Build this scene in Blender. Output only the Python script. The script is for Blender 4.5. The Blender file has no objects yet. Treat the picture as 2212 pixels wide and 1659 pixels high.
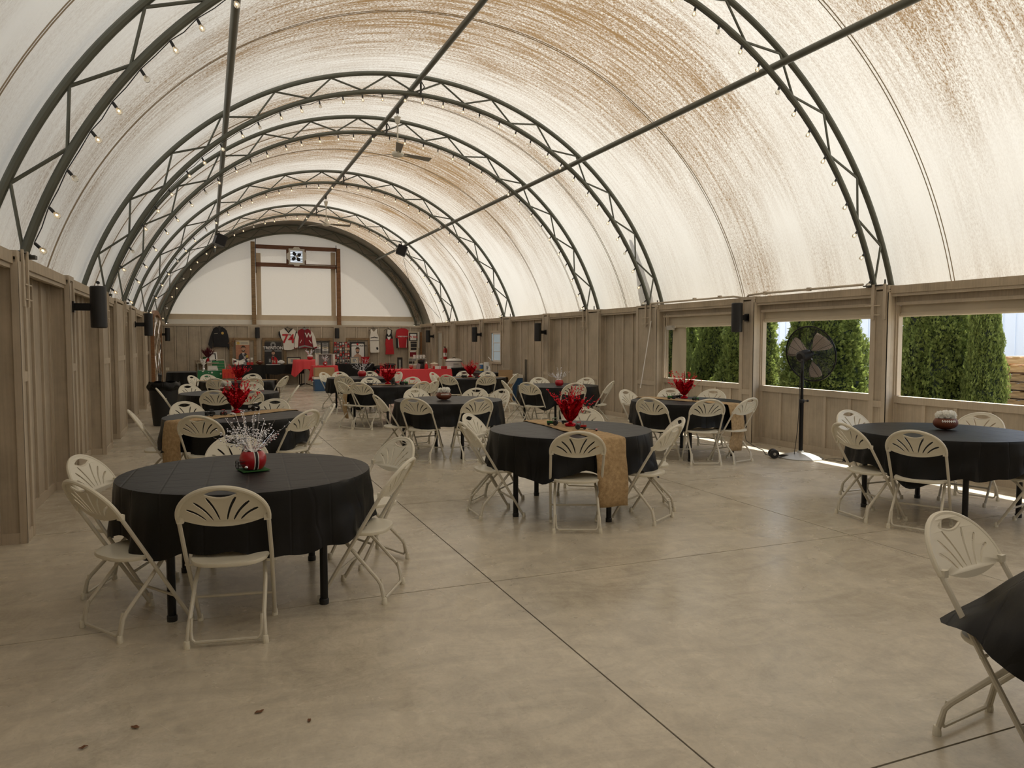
import bpy, bmesh, math, random
from mathutils import Vector, Matrix, noise
from mathutils.geometry import tessellate_polygon
random.seed(7)
PI = math.pi
S = bpy.context.scene
COL = S.collection

# ---------------------------------------------------------------- camera
F_PX, CX, CY = 1610.0, 1106.0, 829.5
YAW, PITCH, CAMZ = math.radians(22.228), math.radians(3.253), 1.6
cam = bpy.data.cameras.new('camera')
cam.sensor_fit = 'HORIZONTAL'; cam.sensor_width = 36.0
cam.lens = F_PX / 2212.0 * 36.0
cam.clip_start = 0.05; cam.clip_end = 300
camo = bpy.data.objects.new('camera', cam)
camo.location = (0, 0, CAMZ)
camo.rotation_euler = (PI / 2 - PITCH, 0, -YAW)
COL.objects.link(camo)
S.camera = camo

# ---------------------------------------------------------------- world, sun, exposure
W = bpy.data.worlds.new('world'); S.world = W
W.use_nodes = True
wn = W.node_tree.nodes; wl = W.node_tree.links
bg = wn['Background']
sky = wn.new('ShaderNodeTexSky')
sky.sky_type = 'NISHITA'; sky.sun_disc = False
sky.sun_elevation = math.radians(66); sky.sun_rotation = math.radians(70)
sky.air_density = 1.0; sky.dust_density = 2.0; sky.ozone_density = 1.0
sky_tint = wn.new('ShaderNodeMix'); sky_tint.data_type = 'RGBA'; sky_tint.inputs[0].default_value = 0.55
sky_tint.inputs[7].default_value = (1.9, 1.85, 1.72, 1)      # warm white mixed in to make the sky light less blue
wl.new(sky.outputs[0], sky_tint.inputs[6]); wl.new(sky_tint.outputs[2], bg.inputs[0])
bg.inputs[1].default_value = 0.72
sun = bpy.data.lights.new('sun', 'SUN')
sun.energy = 12.5; sun.angle = math.radians(0.55); sun.color = (1.0, 0.95, 0.86)
suno = bpy.data.objects.new('sun', sun)
SD = Vector((-0.476, -0.20, -1.0)).normalized()
suno.rotation_euler = SD.to_track_quat('-Z', 'Y').to_euler()
suno.location = (14, 10, 25)
COL.objects.link(suno)
S.view_settings.view_transform = 'Standard'
S.view_settings.look = 'None'
S.view_settings.gamma = 1.0
S.view_settings.use_curve_mapping = False
S.view_settings.exposure = 0.0
S.cycles.max_bounces = 9
S.cycles.diffuse_bounces = 5
S.cycles.transmission_bounces = 6
S.cycles.transparent_max_bounces = 8
S.cycles.sample_clamp_indirect = 8.0

# pixel of the photograph -> point of the world on a chosen plane
FW = Vector((math.sin(YAW) * math.cos(PITCH), math.cos(YAW) * math.cos(PITCH), -math.sin(PITCH)))
RT = Vector((math.cos(YAW), -math.sin(YAW), 0))
UP = RT.cross(FW)
def ray(x, y): return FW + RT * ((x - CX) / F_PX) - UP * ((y - CY) / F_PX)
def at_z(x, y, z=0.0):
    r = ray(x, y); t = (z - CAMZ) / r.z
    return Vector((r.x * t, r.y * t, z))
def at_y(x, y, Y):
    r = ray(x, y); t = Y / r.y
    return Vector((r.x * t, Y, CAMZ + r.z * t))
def at_x(x, y, X):
    r = ray(x, y); t = X / r.x
    return Vector((X, r.y * t, CAMZ + r.z * t))

# ---------------------------------------------------------------- materials
M = {}
def newmat(name):
    m = bpy.data.materials.new(name); m.use_nodes = True
    nt = m.node_tree
    return m, nt, nt.nodes['Principled BSDF']
def mat(name, col, rough=0.5, metal=0.0, var=0.10, scale=8.0, bump=0.0, bscale=60.0, spec=0.5, coat=0.0, emit=None, estr=0.0, sheen=0.0, alpha=None, trans=0.0):
    m, nt, p = newmat(name)
    N, L = nt.nodes, nt.links
    tc = N.new('ShaderNodeTexCoord')
    nz = N.new('ShaderNodeTexNoise'); nz.inputs['Scale'].default_value = scale; nz.inputs['Detail'].default_value = 4
    L.new(tc.outputs['Object'], nz.inputs['Vector'])
    mx = N.new('ShaderNodeMix'); mx.data_type = 'RGBA'
    a = [max(0, c * (1 - var)) for c in col]; b = [min(1, c * (1 + var)) for c in col]
    mx.inputs[6].default_value = (*a, 1); mx.inputs[7].default_value = (*b, 1)
    L.new(nz.outputs['Fac'], mx.inputs[0]); L.new(mx.outputs[2], p.inputs['Base Color'])
    p.inputs['Roughness'].default_value = rough
    p.inputs['Metallic'].default_value = metal
    p.inputs['Specular IOR Level'].default_value = spec
    p.inputs['Coat Weight'].default_value = coat
    p.inputs['Sheen Weight'].default_value = sheen
    if trans: p.inputs['Transmission Weight'].default_value = trans
    if alpha is not None: p.inputs['Alpha'].default_value = alpha
    if emit:
        p.inputs['Emission Color'].default_value = (*emit, 1); p.inputs['Emission Strength'].default_value = estr
    if bump:
        n2 = N.new('ShaderNodeTexNoise'); n2.inputs['Scale'].default_value = bscale; n2.inputs['Detail'].default_value = 5
        L.new(tc.outputs['Object'], n2.inputs['Vector'])
        bp = N.new('ShaderNodeBump'); bp.inputs['Strength'].default_value = bump; bp.inputs['Distance'].default_value = 0.01
        L.new(n2.outputs['Fac'], bp.inputs['Height']); L.new(bp.outputs[0], p.inputs['Normal'])
    M[name] = m
    return m

def paint_mat(name, col, weather=0.25):
    """painted rough-sawn siding: grain along z, dusty patches"""
    m, nt, p = newmat(name); N, L = nt.nodes, nt.links
    tc = N.new('ShaderNodeTexCoord')
    mp = N.new('ShaderNodeMapping'); mp.inputs['Scale'].default_value = (55, 55, 2.0)
    L.new(tc.outputs['Object'], mp.inputs['Vector'])
    g = N.new('ShaderNodeTexNoise'); g.inputs['Scale'].default_value = 1.0; g.inputs['Detail'].default_value = 6
    L.new(mp.outputs[0], g.inputs['Vector'])
    n = N.new('ShaderNodeTexNoise'); n.inputs['Scale'].default_value = 2.2; n.inputs['Detail'].default_value = 6; n.inputs['Roughness'].default_value = 0.65
    L.new(tc.outputs['Object'], n.inputs['Vector'])
    mx = N.new('ShaderNodeMix'); mx.data_type = 'RGBA'
    mx.inputs[6].default_value = (*[c * (1 - weather) for c in col], 1)
    mx.inputs[7].default_value = (*[c * (1 + weather) for c in col], 1)
    ad = N.new('ShaderNodeMath'); ad.operation = 'ADD'
    m1 = N.new('ShaderNodeMath'); m1.operation = 'MULTIPLY'; m1.inputs[1].default_value = 0.35
    m2 = N.new('ShaderNodeMath'); m2.operation = 'MULTIPLY'; m2.inputs[1].default_value = 0.65
    L.new(g.outputs['Fac'], m1.inputs[0]); L.new(n.outputs['Fac'], m2.inputs[0])
    L.new(m1.outputs[0], ad.inputs[0]); L.new(m2.outputs[0], ad.inputs[1])
    mr = N.new('ShaderNodeMapRange'); mr.inputs[1].default_value = 0.3; mr.inputs[2].default_value = 0.7
    L.new(ad.outputs[0], mr.inputs[0]); L.new(mr.outputs[0], mx.inputs[0]); L.new(mx.outputs[2], p.inputs['Base Color'])
    p.inputs['Roughness'].default_value = 0.62
    p.inputs['Specular IOR Level'].default_value = 0.3
    bp = N.new('ShaderNodeBump'); bp.inputs['Strength'].default_value = 0.25; bp.inputs['Distance'].default_value = 0.004
    L.new(g.outputs['Fac'], bp.inputs['Height']); L.new(bp.outputs[0], p.inputs['Normal'])
    M[name] = m
    return m

def wood_mat(name, c1, c2, scale=(3, 3, 30), rough=0.6):
    m, nt, p = newmat(name); N, L = nt.nodes, nt.links
    tc = N.new('ShaderNodeTexCoord'); mp = N.new('ShaderNodeMapping'); mp.inputs['Scale'].default_value = scale
    L.new(tc.outputs['Object'], mp.inputs['Vector'])
    g = N.new('ShaderNodeTexNoise'); g.inputs['Scale'].default_value = 1.5; g.inputs['Detail'].default_value = 6
    g.inputs['Distortion'].default_value = 0.6
    L.new(mp.outputs[0], g.inputs['Vector'])
    r = N.new('ShaderNodeValToRGB'); r.color_ramp.elements[0].position = 0.3; r.color_ramp.elements[1].position = 0.7
    r.color_ramp.elements[0].color = (*c1, 1); r.color_ramp.elements[1].color = (*c2, 1)
    L.new(g.outputs['Fac'], r.inputs[0]); L.new(r.outputs[0], p.inputs['Base Color'])
    p.inputs['Roughness'].default_value = rough
    M[name] = m
    return m

def fabric_mat(name, kind='roof'):
    """light-passing tent fabric with mildew streaks that run round the arch; UV = (metres along hall, metres round arch)"""
    m = bpy.data.materials.new(name); m.use_nodes = True
    nt = m.node_tree; N, L = nt.nodes, nt.links
    N.remove(N['Principled BSDF']); out = N['Material Output']
    uv = N.new('ShaderNodeUVMap'); uv.uv_map = 'uv'
    sp = N.new('ShaderNodeSeparateXYZ'); L.new(uv.outputs[0], sp.inputs[0])
    def mapped(sx, sy, scale, detail, rough=0.6, dist=0.0, off=0.0):
        mp = N.new('ShaderNodeMapping'); mp.inputs['Scale'].default_value = (sx, sy, 1); mp.inputs['Location'].default_value = (off, off * 1.7, off)
        L.new(uv.outputs[0], mp.inputs['Vector'])
        n = N.new('ShaderNodeTexNoise'); n.inputs['Scale'].default_value = scale; n.inputs['Detail'].default_value = detail
        n.inputs['Roughness'].default_value = rough; n.inputs['Distortion'].default_value = dist
        L.new(mp.outputs[0], n.inputs['Vector']); return n.outputs['Fac']
    def math_(op, a, b=None, c=None):
        x = N.new('ShaderNodeMath'); x.operation = op
        for i, v in enumerate((a, b, c)):
            if v is None: continue
            if isinstance(v, (int, float)): x.inputs[i].default_value = v
            else: L.new(v, x.inputs[i])
        return x.outputs[0]
    def rng(v, a, b, c=0.0, d=1.0):
        x = N.new('ShaderNodeMapRange'); x.interpolation_type = 'SMOOTHSTEP'
        L.new(v, x.inputs[0])
        for i, q in enumerate((a, b, c, d)): x.inputs[i + 1].default_value = q
        return x.outputs[0]
    if kind == 'roof':
        broad = mapped(1.1, 0.18, 1.0, 3, 0.5, 0.0, 3.1)      # wide bands round the arch
        streak = mapped(16, 0.9, 1.0, 6, 0.7)                 # fine streaks round the arch
        speck = mapped(64, 26, 1.0, 6, 0.8, 0.0, 9.0)
        patch = mapped(0.45, 0.35, 1.0, 3, 0.6, 0.3, 5.5)
        crown = math_('MULTIPLY', rng(sp.outputs['Y'], 2.4, 6.2), rng(sp.outputs['Y'], 12.9, 9.4))
        dens = math_('ADD', math_('MULTIPLY', crown, 0.98), math_('MULTIPLY', rng(broad, 0.36, 0.66), 0.50))
        dens = math_('ADD', dens, math_('MULTIPLY', rng(patch, 0.35, 0.7), 0.24))
        tex = math_('ADD', math_('MULTIPLY', rng(streak, 0.38, 0.66), 0.55), math_('MULTIPLY', rng(speck, 0.44, 0.60), 0.75))
        near = None                                            # fabric stays cleaner where the trusses press it
        for ty in (1.9, 7.3, 12.68, 15.3, 20.45, 25.8):
            q = math_('ABSOLUTE', math_('SUBTRACT', sp.outputs['X'], ty))
            near = q if near is None else math_('MINIMUM', near, q)
        dens = math_('MULTIPLY', dens, rng(near, 0.25, 2.1, 0.34, 1.12))
        mask = math_('MINIMUM', math_('MULTIPLY', math_('MULTIPLY', dens, tex), 1.22), 1.0)
    else:
        speck = mapped(24, 24, 1.0, 5, 0.8)
        patch = mapped(0.7, 0.5, 1.0, 3, 0.6, 0.3, 2.0)
        up = rng(sp.outputs['Y'], 3.2, 5.6)
        mask = math_('MULTIPLY', math_('MULTIPLY', rng(speck, 0.55, 0.68), rng(patch, 0.35, 0.65)), math_('MULTIPLY_ADD', up, 0.45, 0.12))
    mx = N.new('ShaderNodeMix'); mx.data_type = 'RGBA'
    L.new(mask, mx.inputs[0])
    mx.inputs[6].default_value = (0.86, 0.84, 0.765, 1) if kind == 'roof' else (0.78, 0.74, 0.66, 1)
    mx.inputs[7].default_value = (0.30, 0.19, 0.085, 1)
    wr = mapped(3, 3, 1.0, 4, 0.6, 0.5, 7.7)
    bp = N.new('ShaderNodeBump'); bp.inputs['Strength'].default_value = 0.12; bp.inputs['Distance'].default_value = 0.05
    L.new(wr, bp.inputs['Height'])
    d = N.new('ShaderNodeBsdfDiffuse'); t = N.new('ShaderNodeBsdfTranslucent')
    L.new(mx.outputs[2], d.inputs[0]); L.new(mx.outputs[2], t.inputs[0]); L.new(bp.outputs[0], d.inputs['Normal'])
    ms = N.new('ShaderNodeMixShader'); ms.inputs[0].default_value = 0.178 if kind == 'roof' else 0.165
    L.new(d.outputs[0], ms.inputs[1]); L.new(t.outputs[0], ms.inputs[2]); L.new(ms.outputs[0], out.inputs[0])
    M[name] = m
    return m

def concrete_mat():
    m, nt, p = newmat('concrete'); N, L = nt.nodes, nt.links
    tc = N.new('ShaderNodeTexCoord')
    def nz(scale, detail, rough=0.6, dist=0.0, mp=None):
        n = N.new('ShaderNodeTexNoise'); n.inputs['Scale'].default_value = scale; n.inputs['Detail'].default_value = detail
        n.inputs['Roughness'].default_value = rough; n.inputs['Distortion'].default_value = dist
        if mp:
            q = N.new('ShaderNodeMapping'); q.inputs['Scale'].default_value = mp
            L.new(tc.outputs['Object'], q.inputs['Vector']); L.new(q.outputs[0], n.inputs['Vector'])
        else: L.new(tc.outputs['Object'], n.inputs['Vector'])
        return n
    a = nz(0.9, 7, 0.58, 0.6); b = nz(4.0, 6, 0.60, 0.7, (1, 0.5, 1)); c = nz(60, 2, 0.5)
    r = N.new('ShaderNodeValToRGB')
    e = r.color_ramp.elements
    e[0].position = 0.30; e[0].color = (0.560, 0.500, 0.392, 1)
    e[1].position = 0.72; e[1].color = (0.740, 0.672, 0.540, 1)
    add = N.new('ShaderNodeMath'); add.operation = 'MULTIPLY_ADD'; add.inputs[1].default_value = 0.55
    L.new(a.outputs['Fac'], add.inputs[0])
    s2 = N.new('ShaderNodeMath'); s2.operation = 'MULTIPLY'; s2.inputs[1].default_value = 0.45; L.new(b.outputs['Fac'], s2.inputs[0])
    L.new(s2.outputs[0], add.inputs[2]); L.new(add.outputs[0], r.inputs[0])
    d = nz(11.0, 10, 0.72, 1.2, (1, 0.6, 1)); d2 = nz(2.3, 9, 0.66, 2.2, (0.6, 1.2, 1))
    rm = N.new('ShaderNodeValToRGB'); rm.color_ramp.elements[0].position = 0.34; rm.color_ramp.elements[1].position = 0.66
    rm.color_ramp.elements[0].color = (0.82, 0.815, 0.81, 1); rm.color_ramp.elements[1].color = (1.0, 1.0, 1.0, 1)
    L.new(d.outputs['Fac'], rm.inputs[0])
    rn = N.new('ShaderNodeValToRGB'); rn.color_ramp.elements[0].position = 0.36; rn.color_ramp.elements[1].position = 0.62
    rn.color_ramp.elements[0].color = (0.80, 0.80, 0.805, 1); rn.color_ramp.elements[1].color = (1.0, 1.0, 1.0, 1)
    L.new(d2.outputs['Fac'], rn.inputs[0])
    m3 = N.new('ShaderNodeMix'); m3.data_type = 'RGBA'; m3.blend_type = 'MULTIPLY'; m3.inputs[0].default_value = 1.0
    L.new(r.outputs[0], m3.inputs[6]); L.new(rm.outputs[0], m3.inputs[7])
    m4 = N.new('ShaderNodeMix'); m4.data_type = 'RGBA'; m4.blend_type = 'MULTIPLY'; m4.inputs[0].default_value = 1.0
    L.new(m3.outputs[2], m4.inputs[6]); L.new(rn.outputs[0], m4.inputs[7])
    mx = N.new('ShaderNodeMix'); mx.data_type = 'RGBA'; mx.blend_type = 'MULTIPLY'; mx.inputs[0].default_value = 0.12
    L.new(m4.outputs[2], mx.inputs[6])
    r2 = N.new('ShaderNodeValToRGB'); r2.color_ramp.elements[0].position = 0.36; r2.color_ramp.elements[1].position = 0.5
    r2.color_ramp.elements[0].color = (0.55, 0.5, 0.45, 1); r2.color_ramp.elements[1].color = (1, 1, 1, 1)
    L.new(c.outputs['Fac'], r2.inputs[0]); L.new(r2.outputs[0], mx.inputs[7]); L.new(mx.outputs[2], p.inputs['Base Color'])
    mr = N.new('ShaderNodeMapRange'); mr.inputs[1].default_value = 0.3; mr.inputs[2].default_value = 0.7
    mr.inputs[3].default_value = 0.20; mr.inputs[4].default_value = 0.34
    L.new(a.outputs['Fac'], mr.inputs[0]); L.new(mr.outputs[0], p.inputs['Roughness'])
    p.inputs['Specular IOR Level'].default_value = 0.5
    M['concrete'] = m

def cloth_mat(name, col, crease=True, rough=0.5):
    m, nt, p = newmat(name); N, L = nt.nodes, nt.links
    p.inputs['Base Color'].default_value = (*col, 1); p.inputs['Roughness'].default_value = rough
    p.inputs['Specular IOR Level'].default_value = 0.30
    tc = N.new('ShaderNodeTexCoord'); sp = N.new('ShaderNodeSeparateXYZ'); L.new(tc.outputs['Object'], sp.inputs[0])
    def crs(o):
        a = N.new('ShaderNodeMath'); a.operation = 'PINGPONG'; a.inputs[1].default_value = 0.115; L.new(o, a.inputs[0])
        b = N.new('ShaderNodeMapRange'); b.inputs[1].default_value = 0.0; b.inputs[2].default_value = 0.009; L.new(a.outputs[0], b.inputs[0])
        return b.outputs[0]
    nz = N.new('ShaderNodeTexNoise'); nz.inputs['Scale'].default_value = 9; nz.inputs['Detail'].default_value = 4
    L.new(tc.outputs['Object'], nz.inputs['Vector'])
    mu = N.new('ShaderNodeMath'); mu.operation = 'MULTIPLY'; L.new(crs(sp.outputs['X']), mu.inputs[0]); L.new(crs(sp.outputs['Y']), mu.inputs[1])
    ad = N.new('ShaderNodeMath'); ad.operation = 'MULTIPLY_ADD'; ad.inputs[1].default_value = 1.6
    L.new(nz.outputs['Fac'], ad.inputs[0]); L.new(mu.outputs[0], ad.inputs[2])
    bp = N.new('ShaderNodeBump'); bp.inputs['Strength'].default_value = 0.55; bp.inputs['Distance'].default_value = 0.004
    L.new(ad.outputs[0], bp.inputs['Height']); L.new(bp.outputs[0], p.inputs['Normal'])
    M[name] = m

def burlap_mat():
    m, nt, p = newmat('burlap'); N, L = nt.nodes, nt.links
    tc = N.new('ShaderNodeTexCoord')
    cols = []
    fac = None
    for sc in ((260, 260, 24), (30, 240, 240), (240, 30, 240)):
        mp = N.new('ShaderNodeMapping'); mp.inputs['Scale'].default_value = sc; L.new(tc.outputs['Object'], mp.inputs['Vector'])
        w = N.new('ShaderNodeTexNoise'); w.inputs['Scale'].default_value = 1.0; w.inputs['Detail'].default_value = 2
        L.new(mp.outputs[0], w.inputs['Vector'])
        if fac is None: fac = w.outputs['Fac']
        else:
            a = N.new('ShaderNodeMath'); a.operation = 'MULTIPLY_ADD'; a.inputs[1].default_value = 0.5
            L.new(fac, a.inputs[0]); h = N.new('ShaderNodeMath'); h.operation = 'MULTIPLY'; h.inputs[1].default_value = 0.5
            L.new(w.outputs['Fac'], h.inputs[0]); L.new(h.outputs[0], a.inputs[2]); fac = a.outputs[0]
    nz = N.new('ShaderNodeTexNoise'); nz.inputs['Scale'].default_value = 30; nz.inputs['Detail'].default_value = 5
    L.new(tc.outputs['Object'], nz.inputs['Vector'])
    a = N.new('ShaderNodeMath'); a.operation = 'MULTIPLY_ADD'; a.inputs[1].default_value = 0.6
    L.new(fac, a.inputs[0]); h = N.new('ShaderNodeMath'); h.operation = 'MULTIPLY'; h.inputs[1].default_value = 0.5
    L.new(nz.outputs['Fac'], h.inputs[0]); L.new(h.outputs[0], a.inputs[2])
    r = N.new('ShaderNodeValToRGB'); r.color_ramp.elements[0].position = 0.38; r.color_ramp.elements[1].position = 0.72
    r.color_ramp.elements[0].color = (0.27, 0.18, 0.095, 1); r.color_ramp.elements[1].color = (0.58, 0.42, 0.24, 1)
    L.new(a.outputs[0], r.inputs[0]); L.new(r.outputs[0], p.inputs['Base Color'])
    p.inputs['Roughness'].default_value = 0.9; p.inputs['Specular IOR Level'].default_value = 0.1
    M['burlap'] = m

concrete_mat(); burlap_mat()
fabric_mat('roof_fabric', 'roof'); fabric_mat('gable_fabric', 'gable')
paint_mat('siding', (0.435, 0.370, 0.282)); paint_mat('siding_trim', (0.500, 0.428, 0.330), 0.18); paint_mat('rail_wood', (0.445, 0.37, 0.27), 0.3)
cloth_mat('black_cloth', (0.0022, 0.0020, 0.0018), rough=0.46)
cloth_mat('red_cloth', (0.74, 0.070, 0.080), rough=0.5)
mat('steel', (0.125, 0.130, 0.105), 0.40, 0.35, 0.25, 3, 0.05)
mat('steel_dark', (0.07, 0.07, 0.062), 0.5, 0.6, 0.2, 3)
mat('chair_plastic', (0.70, 0.66, 0.54), 0.38, 0, 0.03, 3, 0.02, 200)
mat('chair_tube', (0.62, 0.585, 0.49), 0.36, 0.1, 0.06, 6)
mat('chair_cap', (0.72, 0.68, 0.56), 0.5)
mat('black_metal', (0.010, 0.010, 0.011), 0.35, 0.4)
mat('black_plastic', (0.012, 0.012, 0.013), 0.45)
mat('black_matte', (0.010, 0.010, 0.011), 0.8)
mat('table_board', (0.45, 0.38, 0.28), 0.6)
mat('red_foil', (0.42, 0.003, 0.012), 0.24, 0.85, 0.25, 20, 0.9, 45)
mat('red_bead', (0.75, 0.01, 0.03), 0.25, 0.5)
mat('silver', (0.80, 0.80, 0.84), 0.18, 1.0)
mat('white_paper', (0.80, 0.79, 0.76), 0.7)
mat('white_plastic', (0.80, 0.78, 0.74), 0.35)
mat('helmet_red', (0.42, 0.008, 0.014), 0.28, 0.0, 0.06, 4, coat=0.5)
mat('football', (0.155, 0.042, 0.016), 0.5, 0, 0.2, 10, 0.3, 250)
mat('pom', (0.95, 0.93, 0.86), 0.9)
mat('felt_green', (0.02, 0.11, 0.02), 0.9, 0, 0.3, 40)
mat('toy_green', (0.02, 0.16, 0.025), 0.35); mat('toy_yellow', (0.7, 0.5, 0.05), 0.4); mat('toy_red', (0.45, 0.01, 0.01), 0.35)
mat('toy_black', (0.012, 0.012, 0.012), 0.5); mat('toy_white', (0.75, 0.75, 0.72), 0.4)
mat('bulb_glass', (1.0, 0.96, 0.86), 0.06, 0, 0.0, trans=0.85)
mat('filament', (1.0, 0.7, 0.35), 0.5, emit=(1.0, 0.66, 0.30), estr=6)
mat('fan_white', (0.70, 0.67, 0.58), 0.5)
mat('fan_grey', (0.25, 0.235, 0.20), 0.5)
mat('fan_blade', (0.62, 0.53, 0.47), 0.4, 0.2)
mat('grey_metal', (0.45, 0.45, 0.42), 0.45, 0.6)
mat('galv', (0.55, 0.53, 0.48), 0.5, 0.5)
mat('blue_cooler', (0.03, 0.09, 0.20), 0.4); mat('white_lid', (0.78, 0.74, 0.65), 0.45)
mat('cardboard', (0.42, 0.28, 0.15), 0.8); mat('curtain', (0.55, 0.485, 0.37), 0.75, 0, 0.22, 1.6)
mat('maroon', (0.22, 0.006, 0.014), 0.7, 0, 0.15, 8, 0.3, 14); mat('jersey_white', (0.78, 0.75, 0.68), 0.75, 0, 0.06, 8, 0.4, 12)
mat('jersey_red', (0.48, 0.012, 0.02), 0.6, 0, 0.15, 8, 0.4, 12); mat('jersey_black', (0.012, 0.012, 0.014), 0.75, 0, 0.1, 8, 0.4, 12)
mat('skin', (0.52, 0.30, 0.20), 0.6); mat('hair_dark', (0.05, 0.028, 0.018), 0.7); mat('suit', (0.055, 0.055, 0.065), 0.8)
mat('print_red', (0.55, 0.02, 0.02), 0.6); mat('print_dark', (0.03, 0.028, 0.028), 0.6); mat('print_cream', (0.62, 0.55, 0.42), 0.6)
mat('print_grey', (0.28, 0.28, 0.27), 0.6); mat('gold', (0.62, 0.42, 0.12), 0.4, 0.6)
mat('xmas_green', (0.03, 0.22, 0.08), 0.6); mat('gift_red', (0.62, 0.05, 0.02), 0.55)
mat('feather', (0.09, 0.008, 0.016), 0.9); mat('extinguisher', (0.4, 0.01, 0.01), 0.3)
mat('door_paint', (0.55, 0.53, 0.47), 0.5); mat('blue_white', (0.78, 0.84, 0.92), 0.6, 0, 0.03, 1.0)
mat('outlet', (0.62, 0.56, 0.42), 0.5); mat('ground', (0.30, 0.27, 0.21), 0.95, 0, 0.35, 3, 0.6, 20)
mat('bark', (0.09, 0.055, 0.03), 0.9); mat('leaf_dry', (0.16, 0.07, 0.03), 0.8)
mat('fire_blue', (0.05, 0.16, 0.34), 0.5); mat('joint_and_batten_shade', (0.05, 0.042, 0.033), 0.9)  # last colour also paints the batten shadow lines on the walls
mat('gable_tape', (0.62, 0.52, 0.38), 0.7)
wood_mat('brown_wood', (0.10, 0.038, 0.018), (0.19, 0.085, 0.04)); wood_mat('barn_wood', (0.16, 0.10, 0.05), (0.36, 0.24, 0.12))
wood_mat('stain_wood', (0.15, 0.065, 0.025), (0.30, 0.15, 0.06)); wood_mat('pallet_wood', (0.45, 0.27, 0.12), (0.65, 0.45, 0.25))
wood_mat('drift', (0.10, 0.07, 0.045), (0.40, 0.32, 0.22), (14, 14, 6))

def glass_mat():
    m = bpy.data.materials.new('pane_glass'); m.use_nodes = True
    N, L = m.node_tree.nodes, m.node_tree.links
    N.remove(N['Principled BSDF'])
    g = N.new('ShaderNodeBsdfGlossy'); g.inputs['Roughness'].default_value = 0.02
    t = N.new('ShaderNodeBsdfTransparent'); t.inputs[0].default_value = (0.88, 0.93, 0.95, 1)
    f = N.new('ShaderNodeFresnel'); f.inputs[0].default_value = 1.45
    x = N.new('ShaderNodeMixShader'); L.new(f.outputs[0], x.inputs[0]); L.new(t.outputs[0], x.inputs[1]); L.new(g.outputs[0], x.inputs[2])
    L.new(x.outputs[0], N['Material Output'].inputs[0]); M['pane_glass'] = m
glass_mat()
def foliage_mat(name, c1, c2):
    m = bpy.data.materials.new(name); m.use_nodes = True
    N, L = m.node_tree.nodes, m.node_tree.links
    p = N['Principled BSDF']; tc = N.new('ShaderNodeTexCoord')
    n = N.new('ShaderNodeTexNoise'); n.inputs['Scale'].default_value = 9; n.inputs['Detail'].default_value = 8; n.inputs['Roughness'].default_value = 0.75
    L.new(tc.outputs['Object'], n.inputs['Vector'])
    r = N.new('ShaderNodeValToRGB'); r.color_ramp.elements[0].position = 0.32; r.color_ramp.elements[1].position = 0.68
    r.color_ramp.elements[0].color = (*c1, 1); r.color_ramp.elements[1].color = (*c2, 1)
    L.new(n.outputs['Fac'], r.inputs[0]); L.new(r.outputs[0], p.inputs['Base Color'])
    p.inputs['Roughness'].default_value = 0.55
    t = N.new('ShaderNodeBsdfTranslucent'); L.new(r.outputs[0], t.inputs[0])
    x = N.new('ShaderNodeMixShader'); x.inputs[0].default_value = 0.38
    L.new(p.outputs[0], x.inputs[1]); L.new(t.outputs[0], x.inputs[2]); L.new(x.outputs[0], N['Material Output'].inputs[0])
    M[name] = m
foliage_mat('cedar', (0.022, 0.048, 0.010), (0.36, 0.43, 0.11))  # dark and bright ends paint shadow and sunlit tips into the leaves
foliage_mat('cedar_core_shade', (0.008, 0.018, 0.004), (0.016, 0.034, 0.008))  # near-black green paints the shade inside the crown

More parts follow.
